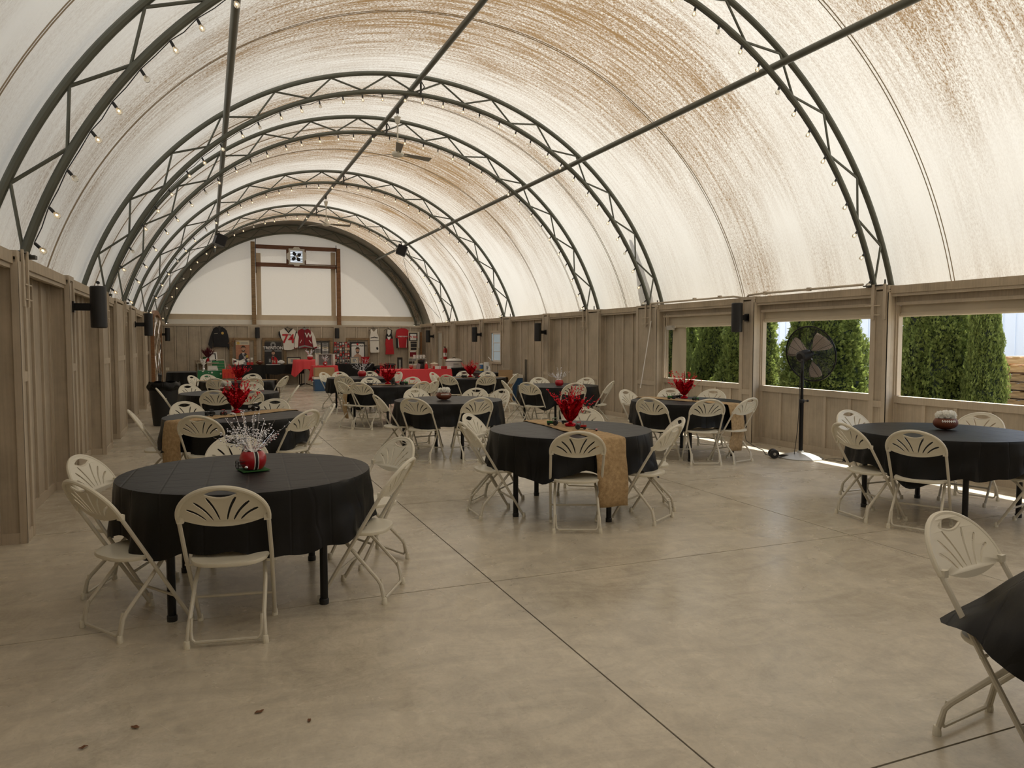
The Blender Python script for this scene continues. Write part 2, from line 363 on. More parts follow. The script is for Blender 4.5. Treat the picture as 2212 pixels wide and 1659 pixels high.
# ---------------------------------------------------------------- mesh builder
class MB:
    def __init__(s): s.v = []; s.f = []; s.mi = []; s.uv = None; s.k = 0
    def add(s, vs, fs):
        o = len(s.v); s.v += [tuple(v) for v in vs]
        for f in fs: s.f.append(tuple(i + o for i in f)); s.mi.append(s.k)
        return s
    def box(s, x0, x1, y0, y1, z0, z1, T=None):
        vs = [Vector((x, y, z)) for z in (z0, z1) for y in (y0, y1) for x in (x0, x1)]
        if T is not None: vs = [T @ v for v in vs]
        return s.add(vs, [(0, 2, 3, 1), (4, 5, 7, 6), (0, 1, 5, 4), (2, 6, 7, 3), (0, 4, 6, 2), (1, 3, 7, 5)])
    def cbox(s, c, d, T=None):
        return s.box(c[0] - d[0] / 2, c[0] + d[0] / 2, c[1] - d[1] / 2, c[1] + d[1] / 2, c[2] - d[2] / 2, c[2] + d[2] / 2, T)
    def tube(s, pts, r, seg=8, cap=True, closed=False):
        P = [Vector(p) for p in pts]; n = len(P); R = r if isinstance(r, (list, tuple)) else [r] * n
        rings = []; prev = None
        for i, p in enumerate(P):
            if closed: d = P[(i + 1) % n] - P[i - 1]
            else: d = P[min(i + 1, n - 1)] - P[max(i - 1, 0)]
            if d.length < 1e-9: d = Vector((0, 0, 1))
            d.normalize()
            if prev is None:
                a = d.orthogonal().normalized()
            else:
                a = prev - d * prev.dot(d)
                a = a.normalized() if a.length > 1e-6 else d.orthogonal().normalized()
            prev = a; b = d.cross(a)
            rings.append([p + (a * math.cos(2 * PI * k / seg) + b * math.sin(2 * PI * k / seg)) * R[i] for k in range(seg)])
        vs = [v for rg in rings for v in rg]; fs = []
        for i in range(n if closed else n - 1):
            j = (i + 1) % n
            for k in range(seg):
                k2 = (k + 1) % seg
                fs.append((i * seg + k, i * seg + k2, j * seg + k2, j * seg + k))
        if cap and not closed:
            fs.append(tuple(reversed(range(seg)))); fs.append(tuple((n - 1) * seg + k for k in range(seg)))
        return s.add(vs, fs)
    def lathe(s, prof, seg=20, T=None, sx=1.0, sy=1.0):
        vs = []; fs = []; n = len(prof)
        for r, z in prof:
            for k in range(seg):
                a = 2 * PI * k / seg; vs.append(Vector((r * math.cos(a) * sx, r * math.sin(a) * sy, z)))
        if T is not None: vs = [T @ v for v in vs]
        for i in range(n - 1):
            for k in range(seg):
                k2 = (k + 1) % seg
                fs.append((i * seg + k, i * seg + k2, (i + 1) * seg + k2, (i + 1) * seg + k))
        if prof[0][0] > 1e-5: fs.append(tuple(reversed(range(seg))))
        if prof[-1][0] > 1e-5: fs.append(tuple((n - 1) * seg + k for k in range(seg)))
        return s.add(vs, fs)
    def ball(s, c, r, seg=10, rings=6, sc=(1, 1, 1), T=None):
        vs = []; fs = []
        for i in range(rings + 1):
            t = PI * i / rings
            for k in range(seg):
                a = 2 * PI * k / seg
                v = Vector((c[0] + r * sc[0] * math.sin(t) * math.cos(a), c[1] + r * sc[1] * math.sin(t) * math.sin(a), c[2] + r * sc[2] * math.cos(t)))
                vs.append(T @ v if T is not None else v)
        for i in range(rings):
            for k in range(seg):
                k2 = (k + 1) % seg
                fs.append((i * seg + k, (i + 1) * seg + k, (i + 1) * seg + k2, i * seg + k2))
        return s.add(vs, fs)
    def prism(s, outline, depth, fn, holes=()):
        """outline: 2D points; fn(u, w, d) -> 3D; d = 0 front, depth back; holes kept open"""
        loops = [list(outline)] + [list(h) for h in holes]
        tris = tessellate_polygon([[Vector((u, w, 0)) for u, w in lp] for lp in loops])
        flat = [p for lp in loops for p in lp]; n = len(flat)
        vs = [fn(u, w, 0.0) for u, w in flat] + [fn(u, w, depth) for u, w in flat]
        fs = []
        for t in tris:
            a, b, c = [Vector((*flat[i], 0)) for i in t]
            t = tuple(t) if (b - a).cross(c - a).z > 0 else (t[0], t[2], t[1])
            fs.append(t); fs.append((t[0] + n, t[2] + n, t[1] + n))
        o = 0
        for lp in loops:
            m = len(lp)
            for i in range(m):
                j = (i + 1) % m
                fs.append((o + i, o + i + n, o + j + n, o + j))
            o += m
        return s.add(vs, fs)
    def grid(s, nu, nv, fn, wrap=False):
        vs = [fn(i / (nu - (0 if wrap else 1)), j / (nv - 1)) for j in range(nv) for i in range(nu)]
        fs = []
        for j in range(nv - 1):
            for i in range(nu if wrap else nu - 1):
                i2 = (i + 1) % nu
                fs.append((j * nu + i, j * nu + i2, (j + 1) * nu + i2, (j + 1) * nu + i))
        return s.add(vs, fs)
    def mesh(s, name, mats, smooth=True, ang=35):
        me = bpy.data.meshes.new(name); me.from_pydata(s.v, [], s.f)
        if not isinstance(mats, (list, tuple)): mats = [mats]
        for m in mats: me.materials.append(M[m] if isinstance(m, str) else m)
        if len(mats) > 1: me.polygons.foreach_set('material_index', s.mi)
        bm = bmesh.new(); bm.from_mesh(me); bmesh.ops.recalc_face_normals(bm, faces=bm.faces); bm.to_mesh(me); bm.free()
        if smooth:
            me.polygons.foreach_set('use_smooth', [True] * len(me.polygons)); me.set_sharp_from_angle(angle=math.radians(ang))
        me.update()
        return me
    def build(s, name, mats, parent=None, smooth=True, ang=35):
        return place(name, s.mesh(name, mats, smooth, ang), parent)

def place(name, me, parent=None, loc=None, rz=None):
    o = bpy.data.objects.new(name, me); COL.objects.link(o)
    if parent is not None: o.parent = parent
    if loc is not None: o.location = loc
    if rz is not None: o.rotation_euler = (0, 0, rz)
    return o
def tag(o, label=None, cat=None, group=None, kind=None):
    if label: o['label'] = label
    if cat: o['category'] = cat
    if group: o['group'] = group
    if kind: o['kind'] = kind
    return o
def thing(name, label, cat, loc=(0, 0, 0), rz=0.0, group=None):
    o = bpy.data.objects.new(name, None); o.empty_display_size = 0.1
    COL.objects.link(o); o.location = loc; o.rotation_euler = (0, 0, rz)
    return tag(o, label, cat, group)
def setting(name, loc=(0, 0, 0)):
    o = bpy.data.objects.new(name, None); COL.objects.link(o); o.location = loc
    o['kind'] = 'structure'
    return o
def kids(o, table):
    return [c for c in table if c.parent == o]
TREE = {}
def copy_tree(o, parts, loc, rz, label, group):
    """copy a thing (Empty) with its parts and sub-parts; parts = [(part, [subparts])]"""
    r = o.copy(); COL.objects.link(r); r.location = loc; r.rotation_euler = (0, 0, rz)
    r['label'] = label; r['group'] = group
    for p, subs in parts:
        c = p.copy(); COL.objects.link(c); c.parent = r
        for q in subs:
            d = q.copy(); COL.objects.link(d); d.parent = c
    return r
def box_mesh(name, dx, dy, dz, m):
    b = MB(); b.cbox((0, 0, 0), (dx, dy, dz)); return b.mesh(name, m, False)
_txt = {}
def text_mesh(s, size, m, depth=0.002):
    key = (s, round(size, 4), m, depth)
    if key in _txt: return _txt[key]
    c = bpy.data.curves.new('lettering', 'FONT'); c.body = s; c.size = size; c.extrude = depth; c.align_x = 'CENTER'; c.align_y = 'CENTER'
    c.offset = size * 0.02
    o = bpy.data.objects.new('lettering', c); COL.objects.link(o)
    dg = bpy.context.evaluated_depsgraph_get(); me = bpy.data.meshes.new_from_object(o.evaluated_get(dg))
    bpy.data.objects.remove(o); bpy.data.curves.remove(c)
    me.materials.clear(); me.materials.append(M[m]); _txt[key] = me
    return me

# ================================================================ SETTING
AX, AZ, RI, RO, RF = 3.36, 0.86, 4.97, 5.27, 5.345      # arch centre and radii
XR, XRF, XL, XLF = 8.12, 7.95, -1.56, -1.35              # wall plane / pilaster face, right and left
Y0, YB, YG = -4.6, 29.3, 30.75                           # front end, back wall, back gable
ZT = 2.30
def arc(R, deg, y): a = math.radians(deg); return Vector((AX + R * math.cos(a), y, AZ + R * math.sin(a)))

# ---- floor: slabs with sawn control joints
fl = MB(); fl.box(XL - 0.3, XR + 0.5, Y0, 31.2, -0.12, -0.006)
floor = fl.build('floor', 'joint_and_batten_shade', None, False); floor['kind'] = 'structure'
xs = [XL - 0.28, 1.73, 4.90, XR + 0.45]
ys = [Y0, -0.55, 2.0, 4.58, 7.12, 9.7, 12.25, 14.8, 17.35, 19.9, 22.45, 25.0, 27.55, 31.1]
for i in range(3):
    for j in range(len(ys) - 1):
        b = MB(); g = 0.0045
        b.box(xs[i] + g, xs[i + 1] - g, ys[j] + g, ys[j + 1] - g, -0.06, 0.0)
        b.build('slab', 'concrete', floor, False)
# outside ground
b = MB(); b.box(-30, 60, -30, 70, -0.5, -0.13); g_ = b.build('ground', 'ground', None, False); g_['kind'] = 'structure'

# ---- roof fabric
def fabric(name, y0, y1, a0, a1, R, m, parent=None, n=110):
    vs, fs, uv = [], [], []
    cols = [y0, (y0 + y1) / 2, y1] if y1 - y0 > 2 else [y0, y1]
    for y in cols:
        for k in range(n + 1):
            a = a0 + (a1 - a0) * k / n
            vs.append(arc(R, a, y)); uv.append((y, R * math.radians(a)))
    for c in range(len(cols) - 1):
        for k in range(n):
            p = c * (n + 1) + k; fs.append((p, p + 1, p + n + 2, p + n + 1))
    me = bpy.data.meshes.new(name); me.from_pydata([tuple(v) for v in vs], [], fs)
    u = me.uv_layers.new(name='uv')
    for l in me.loops: u.data[l.index].uv = uv[l.vertex_index]
    me.materials.append(M[m]); me.polygons.foreach_set('use_smooth', [True] * len(me.polygons)); me.update()
    return place(name, me, parent)
ceil = setting('ceiling')
fabric('roof_cover', Y0, 31.0, 14.5, 165.5, RF, 'roof_fabric', ceil)
mat('seam_tape', (0.36, 0.29, 0.20), 0.8)
for y in (-1.0, 3.1, 6.45, 10.3, 14.15, 16.35, 18.3, 23.2, 27.9):
    for dy in (0.0, 0.045):
        pts = [arc(RF - 0.004, 15.2 + 149.6 * k / 90, y + dy) for k in range(91)]
        b = MB(); b.tube(pts, 0.0055, 4); b.build('seam', 'seam_tape', ceil)
mat('shaded_fabric', (0.30, 0.275, 0.225), 0.8)  # grey colour paints the shade on the end of the fabric
fabric('end_shade_band', 29.55, 31.0, 15.5, 164.5, RF - 0.012, 'shaded_fabric', ceil, 80)  # roof end laid over in grey as painted shadow

# ---- back gable: fabric, frame, louvre fan
gable = setting('wall_gable')
def gable_sheet(name, y, R, x0, x1, z0, parent, m='gable_fabric', zmax=None, n=40):
    vs, fs, uv = [], [], []
    rows = 14
    for i in range(n + 1):
        x = x0 + (x1 - x0) * i / n
        zt = AZ + math.sqrt(max(0.0, R * R - (x - AX) ** 2))
        if zmax: zt = min(zt, zmax)
        zt = max(zt, z0 + 0.01)
        for j in range(rows + 1):
            z = z0 + (zt - z0) * j / rows
            vs.append((x, y, z)); uv.append((x, z))
    for i in range(n):
        for j in range(rows):
            p = i * (rows + 1) + j; fs.append((p, p + rows + 1, p + rows + 2, p + 1))
    me = bpy.data.meshes.new(name); me.from_pydata(vs, [], fs)
    u = me.uv_layers.new(name='uv')
    for l in me.loops: u.data[l.index].uv = uv[l.vertex_index]
    me.materials.append(M[m]); me.polygons.foreach_set('use_smooth', [True] * len(me.polygons)); me.update()
    return place(name, me, parent)
def gp(px, py, Y=30.6): v = at_y(px, py, Y); return v.x, v.z
gable_sheet('gable_sheet', YG, RI + 0.02, AX - 4.7, AX + 4.7, 1.2, gable)
# double-layer hem at the foot, hanging skirt below it
x0, _ = gp(372, 700); x1, _ = gp(890, 700)
b = MB()
b.grid(60, 5, lambda u, v: Vector((AX - 4.72 + 9.44 * u, YG - 0.05 - 0.02 * math.sin(u * 60), 2.42 + v * 0.22)))
b.build('hem', 'gable_tape', gable)
mat('skirt_fabric', (0.80, 0.77, 0.70), 0.6, 0, 0.05, 2)
b = MB()
b.grid(90, 8, lambda u, v: Vector((AX - 4.72 + 9.44 * u, YG - 0.09 - 0.05 * v * math.sin(u * 75 + v * 2), 2.44 - v * 0.75)))
b.build('skirt', 'skirt_fabric', gable)
# annular closure between truss and roof
b = MB()
for k in range(60):
    a0, a1 = 15 + 150 * k / 60, 15 + 150 * (k + 1) / 60
    b.add([arc(RI, a0, YG + .02), arc(RI, a1, YG + .02), arc(RF, a1, YG + .02), arc(RF, a0, YG + .02)], [(0, 1, 2, 3)])
b.build('gable_shade_band', 'shaded_fabric', gable)  # ring coloured grey to paint the shaded fabric behind the truss
# wooden portal
for px in (547, 731):
    x, _ = gp(px, 600); zt = gp(px, 522 if px < 600 else 538)[1]
    b = MB(); b.box(x - 0.075, x + 0.075, YG - 0.24, YG - 0.10, 2.0, zt); b.build('post', 'barn_wood' if px < 600 else 'stain_wood', gable, False)
    b = MB(); s_ = 1 if px < 600 else -1
    b.box(x + s_ * 0.10 - 0.012, x + s_ * 0.10 + 0.012, YG - 0.27, YG - 0.25, gp(px, 590)[1], zt + 0.12); b.build('strap', 'black_metal', gable, False)
    b = MB(); b.tube([(x - s_ * 0.10, YG - 0.2, 2.25), (x + s_ * 0.0, YG - 0.2, 2.5)], 0.02, 6); b.build('brace', 'galv', gable)
xa, xb = gp(551, 530)[0], gp(727, 530)[0]
for z in (gp(640, 536)[1], gp(640, 574)[1]):
    b = MB(); b.box(xa, xb, YG - 0.20, YG - 0.10, z - 0.075, z + 0.075); b.build('rail', 'brown_wood', gable, False)
xf0, zf1 = gp(621, 534); xf1, zf0 = gp(658, 574)
for x in (xf0, xf1):
    b = MB(); b.box(x - 0.05, x + 0.05, YG - 0.21, YG - 0.10, zf0, zf1); b.build('stud', 'brown_wood', gable, False)
b = MB(); zc = gp(640, 574)[1]
b.tube([(xf0, YG - 0.24, zc + 0.03), (xb, YG - 0.24, zc + 0.03)], 0.013, 6); b.build('conduit', 'galv', gable)
# vertical tapes on the centre sheet
for px in (553, 727):
    x = gp(px + (6 if px < 600 else -6), 600)[0]
    b = MB(); b.box(x - 0.09, x + 0.09, YG - 0.012, YG - 0.006, 2.35, gp(px, 545)[1]); b.build('tape', 'gable_tape', gable, False)
# exhaust fan set in the gable
ef = thing('exhaust_fan', 'square louvred exhaust fan set between the brown rails of the white gable', 'fan', (0, 0, 0))
cx, cz = gp(640, 555); hw = 0.30
oc = [(-.30, -.30), (-.13, -.30), (-.09, -.37), (.09, -.37), (.13, -.30), (.30, -.30), (.30, -.16), (.37, -.09), (.37, .14), (.30, .20), (.30, .30), (.14, .30), (.09, .37), (-.09, .37), (-.14, .30), (-.30, .30), (-.30, .16), (-.37, .10), (-.37, -.10), (-.30, -.16)]
hole = [(-.24, -.24), (.24, -.24), (.24, .24), (-.24, .24)]
b = MB(); b.prism(oc, 0.10, lambda u, w, d: Vector((cx + u, YG - 0.30 + d, cz + w)), [hole]); b.build('housing', 'galv', ef)
for k in range(8):
    z = cz - 0.21 + k * 0.06
    b = MB(); b.add([(cx - .24, YG - .18, z - .028), (cx + .24, YG - .18, z - .028), (cx + .24, YG - .11, z + .006), (cx - .24, YG - .11, z + .006)], [(0, 1, 2, 3)])
    b.add([(cx - .24, YG - .183, z - .030), (cx + .24, YG - .183, z - .030), (cx + .24, YG - .113, z + .003), (cx - .24, YG - .113, z + .003)], [(3, 2, 1, 0)])
    b.build('louvre', 'black_metal', ef, False)
mat('daylight', (0.9, 0.95, 1.0), 0.9, emit=(0.85, 0.93, 1.0), estr=1.1)  # glow put into the surface in place of light from outside
b = MB(); b.box(cx - .24, cx + .24, YG - .03, YG - .02, cz - .24, cz + .24); b.build('daylight_glow_panel', 'daylight', ef, False)  # glowing panel behind the louvres, standing in for an opening
for k in range(4):
    a = PI / 4 + k * PI / 2 + 0.15
    T = Matrix.Translation((cx, YG - .22, cz)) @ Matrix.Rotation(a, 4, 'Y')
    b = MB(); b.ball((0.13, 0, 0), 0.075, 12, 6, (1.15, 0.12, 0.9), T); b.build('blade', 'black_metal', ef)
b = MB(); b.ball((cx + .02, YG - .24, cz + .01), 0.05, 10, 6, (1, .5, 1)); b.build('hub', 'galv', ef)

# ---- walls: board-and-batten panels, pilasters, rails
def wall_side(name, side, pil, openings):
    s = side; X = XR if s > 0 else XL; XF = XRF if s > 0 else XLF
    w = setting(name)
    def bx(x0, x1, y0, y1, z0, z1, n, m):
        b = MB(); b.box(min(x0, x1), max(x0, x1), y0, y1, z0, z1); return b.build(n, m, w, False)
    ends = [Y0] + [v for p in pil for v in p] + [YB + 0.1]
    for i in range(0, len(ends), 2):
        a, c = ends[i], ends[i + 1]
        if c - a < 0.05: continue
        op = next((o for o in openings if o[0] < (a + c) / 2 < o[1]), None)
        top = 0.82 if op else 2.20
        n = max(1, round((c - a) / 0.42)); st = (c - a) / n
        for k in range(n):
            y = a + st * k
            if op and len(op) > 2 and False: continue
            bx(X, X + s * 0.03, y + (0.036 if k else 0.002), y + st - 0.002, 0.0, top, 'panel', 'siding')  # gap left beside each batten imitates its shadow line
            if k: bx(X - s * 0.022, X - s * 0.0005, y - 0.023, y + 0.023, 0.09, top, 'batten', 'siding_trim')
        bx(X + s * 0.031, X + s * 0.05, a, c, 0.0, top, 'batten_shade_backing', 'joint_and_batten_shade')  # dark board seen through the gaps, painting shade beside the battens
        for y in (a + 0.02, c - 0.02): bx(X - s * 0.018, X - s * 0.0005, y - 0.019, y + 0.019, 0.09, top, 'batten', 'siding_trim')
        bx(X - s * 0.02, X - s * 0.0005, a + .001, c - .001, 0.0, 0.088, 'base_board', 'siding_trim')
        if op:
            bx(X - s * 0.028, X + s * 0.07, a + .001, c - .001, 0.822, 0.91, 'sill', 'siding_trim')
            bx(X - s * 0.02, X + s * 0.07, a + .001, c - .001, 2.10, 2.20, 'header', 'siding')
            bx(X - s * 0.04, X + s * 0.07, a + .001, c - .001, 2.06, 2.098, 'header_trim', 'siding_trim')
        # top rail of this bay
        bx(XF + s * 0.03, X + s * 0.40, a + .001, c - .001, 2.205, ZT, 'top_rail', 'rail_wood')
        bx(XF + s * 0.05, XF + s * 0.09, a + .001, c - .001, 2.17, 2.204, 'rail_lip', 'siding_trim')
    for a, c in pil:
        t = 0.016
        bx(XF + s * t, X + s * 0.05, a + t, c - t, 0.0, 2.24, 'pilaster', 'siding')
        wd = min(0.075, (c - a) * 0.3)
        for y0_, y1_ in ((a, a + wd), (c - wd, c)):
            bx(XF, XF + s * (t - .001), y0_, y1_, 0.0, 2.26, 'corner_board', 'siding_trim')
        # boards on the side that faces the camera
        for x0_, x1_ in ((XF, XF + s * 0.05), (X - s * 0.03, X)):
            bx(x0_, x1_, a - 0.002, a + t - .001, 0.0, 2.22, 'corner_board', 'siding_trim')
        bx(XF + s * .051, X - s * .031, a + .002, a + t - .001, 0.0, 0.088, 'base_board', 'siding_trim')
        bx(XF + s * .002, XF + s * (t - .001), a + wd + .001, c - wd - .001, 0.0, 0.088, 'base_board', 'siding_trim')
        bx(XF + s * .002, XF + s * (t - .001), a + wd + .001, c - wd - .001, 0.76 if s > 0 else 1.28, 0.84 if s > 0 else 1.36, 'mid_rail', 'siding_trim')
        bx(XF + s * 0.004, X + s * 0.40, a + .001, c - .001, 2.262, ZT + .01, 'cap', 'siding_trim')
        # steel shoe that carries the truss
        bx(XF + s * 0.02, XF + s * 0.16, c - 0.10, c - 0.02, 2.0, 2.26, 'truss_shoe', 'galv') if s < 0 and False else None
    return w
PIL_R = [(1.6, 1.9), (6.93, 7.2), (9.42, 9.76), (12.15, 12.9), (14.42, 15.0), (17.05, 17.4), (19.6, 20.2), (21.9, 22.2), (24.7, 25.2), (27.15, 27.55)]
PIL_L = [(1.6, 1.9), (6.86, 7.16), (9.22, 9.55), (11.9, 12.68), (13.72, 14.95), (16.3, 17.4), (19.6, 20.9)]
OPEN_R = [(1.9, 6.93), (7.2, 9.42), (9.76, 12.15)]
wr = wall_side('wall_right', 1, PIL_R, OPEN_R)
wl_ = wall_side('wall_left', -1, PIL_L, [])
# back wall
wb = setting('wall_back')
def bxb(x0, x1, y0, y1, z0, z1, n, m):
    b = MB(); b.box(x0, x1, y0, y1, z0, z1); return b.build(n, m, wb, False)
ZB = 2.235
pb = [(at_y(535, 700, YB).x, at_y(562, 700, YB).x), (at_y(720, 700, YB).x, at_y(746, 700, YB).x)]
edges = [XL - 0.3, pb[0][0], pb[0][1], pb[1][0], pb[1][1], XR + 0.3]
for i in range(0, 6, 2):
    a, c = edges[i], edges[i + 1]; n = round((c - a) / 0.415); st = (c - a) / n
    for k in range(n):
        bxb(a + st * k + (.034 if k else .002), a + st * (k + 1) - .002, YB, YB + 0.03, 0, ZB - 0.07, 'panel', 'siding')  # open strip next to the batten stands in for its shadow
        if k: bxb(a + st * k - .023, a + st * k + .023, YB - 0.022, YB - .0005, 0.0, ZB - 0.07, 'batten', 'siding_trim')
bxb(XL - .3, XR + .3, YB + 0.031, YB + 0.06, 0, ZB - 0.07, 'batten_shade_backing', 'joint_and_batten_shade')  # dark sheet that paints the batten shadows of the back wall
bxb(XL - .3, XR + .3, YB - 0.035, YB + 1.3, ZB - 0.068, ZB, 'top_rail', 'siding_trim')
for a, c in pb:
    bxb(a, c, YB - 0.03, YB + 0.02, 0, ZB - 0.07, 'pilaster', 'siding')
    for q in (a, c - .05): bxb(q, q + .05, YB - 0.045, YB - 0.031, 0, ZB - 0.07, 'corner_board', 'siding_trim')
# front end (behind the camera): closes the hall
wf = setting('wall_front')
b = MB(); b.box(XL - .3, XR + .3, Y0 - .05, Y0, 0, 2.3); b.build('panel', 'siding', wf, False)
gable_sheet('gable_sheet', Y0, RF, AX - 5.15, AX + 5.15, 2.0, wf)

# ---- window openings on the right with rolled clear-and-canvas curtains
def win(n, y0, y1, zb, extra=None):
    w = setting('window_%d' % n)
    b = MB(); b.grid(int((y1 - y0) * 8), 5, lambda u, v: Vector((XR + 0.035 + 0.006 * math.sin(u * 37), y0 + .02 + (y1 - y0 - .04) * u, 2.085 - v * (2.085 - zb - 0.04))))
    b.build('curtain', 'curtain', w)
    b = MB(); b.tube([(XR + 0.03, y0 + .03, zb + .03), (XR + 0.03, y1 - .03, zb + .03)], 0.030, 10); b.build('roll_bar', 'curtain', w)
    for y in (y0 + 0.012, y1 - 0.012):
        b = MB(); b.box(XR - 0.012, XR + 0.06, y - .011, y + .011, 0.912, 2.058); b.build('jamb', 'siding_trim', w, False)
    return w
w3 = win(3, 1.9, 6.93, 1.91); w2 = win(2, 7.2, 9.42, 1.90); w1 = win(1, 9.76, 12.15, 1.86)
# far side of the first window: curtain edge still down, tracks and crank
b = MB(); b.grid(8, 8, lambda u, v: Vector((XR + 0.05 + 0.012 * math.sin(u * 9 + v * 3), 11.52 + 0.42 * u, 1.88 - v * 0.96))); b.build('curtain_edge', 'curtain', w1)
for y in (11.98, 12.03, 12.10):
    b = MB(); b.tube([(XR - 0.03, y, 0.90), (XR - 0.03, y, 2.12)], 0.012, 6); b.build('track', 'siding_trim', w1)
b = MB(); b.cbox((XR - 0.03, 11.90, 1.86), (0.07, 0.16, 0.08)); b.tube([(XR - .03, 12.06, 1.87), (XR - .03, 11.75, 1.87)], 0.018, 6); b.build('crank', 'galv', w1, False)
# small casement window further down
def pane_window(n):
    a = at_x(1086, 730, XR).y; c = at_x(1062, 730, XR).y; z0, z1 = at_x(1074, 786, XR).z, at_x(1074, 714, XR).z
    w = setting('window_%d' % n)
    X = XR - 0.03
    for (y0, y1, q0, q1) in ((a, a + .07, z0, z1), (c - .07, c, z0, z1), (a + .07, c - .07, z0, z0 + .07), (a + .07, c - .07, z1 - .07, z1)):
        b = MB(); b.box(X - .02, X + .015, y0, y1, q0, q1); b.build('frame', 'siding_trim', w, False)
    for (y0, y1, q0, q1) in ((a + .07, a + .11, z0 + .07, z1 - .07), (c - .26, c - .22, z0 + .07, z1 - .07), (a + .11, c - .26, z0 + .07, z0 + .12), (a + .11, c - .26, z1 - .12, z1 - .07), (a + .11, c - .26, z0 + .37, z0 + .39), (a + .11, c - .26, z1 - .38, z1 - .36)):
        b = MB(); b.box(X - .01, X + .01, y0, y1, q0, q1); b.build('sash', 'white_plastic', w, False)
    mat('pane_blue_glow', (0.42, 0.50, 0.53), 0.15, emit=(0.5, 0.62, 0.68), estr=0.22)  # weak blue glow put into the pane colour as outside light
    b = MB(); b.box(X + .003, X + .006, a + .09, c - .09, z0 + .09, z1 - .09); b.build('pane', 'pane_blue_glow', w, False)
    b = MB(); b.tube([(X - .03, c - .12, z0 + .10), (X - .09, c - .02, z0 + .20)], 0.012, 6); b.build('crank_handle', 'white_plastic', w)
pane_window(4)
# doors
a, c = at_x(958, 740, XR).y, at_x(941, 740, XR).y
d1 = setting('door_1')
zt = at_x(950, 716, XR).z
b = MB(); b.box(XR - .03, XR - .005, a + .06, c - .06, 0.01, zt - .06); b.build('leaf', 'door_paint', d1, False)
for (y0, y1, q0, q1) in ((a, a + .06, 0, zt), (c - .06, c, 0, zt), (a + .06, c - .06, zt - .06, zt)):
    b = MB(); b.box(XR - .05, XR - .001, y0, y1, q0, q1); b.build('frame', 'siding_trim', d1, False)
b = MB(); b.ball((XR - .06, a + .13, 0.98), 0.03, 8, 6); b.build('knob', 'galv', d1)
d2 = setting('door_2')
b = MB(); b.box(XL + .005, XL + .03, 25.6, 27.4, 0.01, 1.98); b.build('leaf', 'white_plastic', d2, False)
for (y0, y1, q0, q1) in ((25.5, 25.58, 0, 2.06), (27.42, 27.5, 0, 2.06), (25.58, 27.42, 1.99, 2.06)):
    b = MB(); b.box(XL + .001, XL + .05, y0, y1, q0, q1); b.build('frame', 'siding_trim', d2, False)
b = MB(); b.ball((XL + .06, 25.75, 1.0), 0.03, 8, 6); b.build('knob', 'galv', d2)

# ---- trusses
def truss(n, y, label, a_foot_i=17.1, a_foot_o=16.1):
    t = thing('roof_truss', label, 'truss', (AX, y, AZ), 0, 'arched roof trusses')
    def pt(R, deg): a = math.radians(deg); return Vector((R * math.cos(a), 0, R * math.sin(a)))
    for nm, R, af in (('outer_chord', RO, a_foot_o), ('inner_chord', RI, a_foot_i)):
        b = MB(); b.tube([pt(R, af + (180 - 2 * af) * k / 100) for k in range(101)], 0.038, 10); b.build(nm, 'steel', t)
    nodes = [22.4 + 10.36 * k for k in range(14)]
    seq = [(RI, a_foot_i)]
    for i, a in enumerate(nodes):
        seq.append((RO - .03, a))
        seq.append((RI + .03, a + 5.18) if i < 13 else (RI, 180 - a_foot_i))
    for i in range(len(seq) - 1):
        p, q = pt(*seq[i]), pt(*seq[i + 1])
        b = MB(); b.tube([p, q], 0.0155, 6); b.build('brace', 'steel', t)
    for s in (1, -1):
        x = s * RO * math.cos(math.radians(a_foot_o))
        b = MB(); b.box(x - s * .40 if s > 0 else x - .05, x + .05 if s > 0 else x + .40, -.05, .05, 1.425, 1.455); b.build('foot_plate', 'steel_dark', t, False)
        for dx in (-.30, -.12):
            b = MB(); b.tube([(x + s * dx, 0, 1.36), (x + s * dx, 0, 1.56)], 0.012, 6)
            b.build('bolt', 'steel_dark', t)
        if n < 4:
            xi = 4.575 if s > 0 else -4.70
            for dy in (-.15, -.32):
                b = MB(); b.box(xi - .008, xi + .008, dy - .018, dy + .018, 1.02, 1.47); b.build('hanger_strap', 'siding_trim', t, False)
            for dz in (1.08, 1.2):
                b = MB(); b.tube([(xi, -.26, dz), (xi, -.03, dz)], .007, 6); b.build('tie_rod', 'siding_trim', t)
            b = MB(); b.box(min(xi, xi + s * .17), max(xi, xi + s * .17), -.27, .02, 1.452, 1.466); b.build('saddle_plate', 'steel_dark', t, False)
    return t
names = ['nearest arched steel truss crossing the top of the picture', 'second arched truss, farther one of the bay before the tree shadow', 'third arched truss just behind the second one', 'fourth arched truss beyond the first ceiling fan', 'fifth arched truss carrying the black box speakers', 'last arched truss against the white back gable']
TY = [7.3, 12.68, 15.3, 20.45, 25.8, 30.45]
names[1] = 'second arched truss from the front, its right foot in front of the tree shadow'
for n, y in enumerate(TY): truss(n, y, names[n])

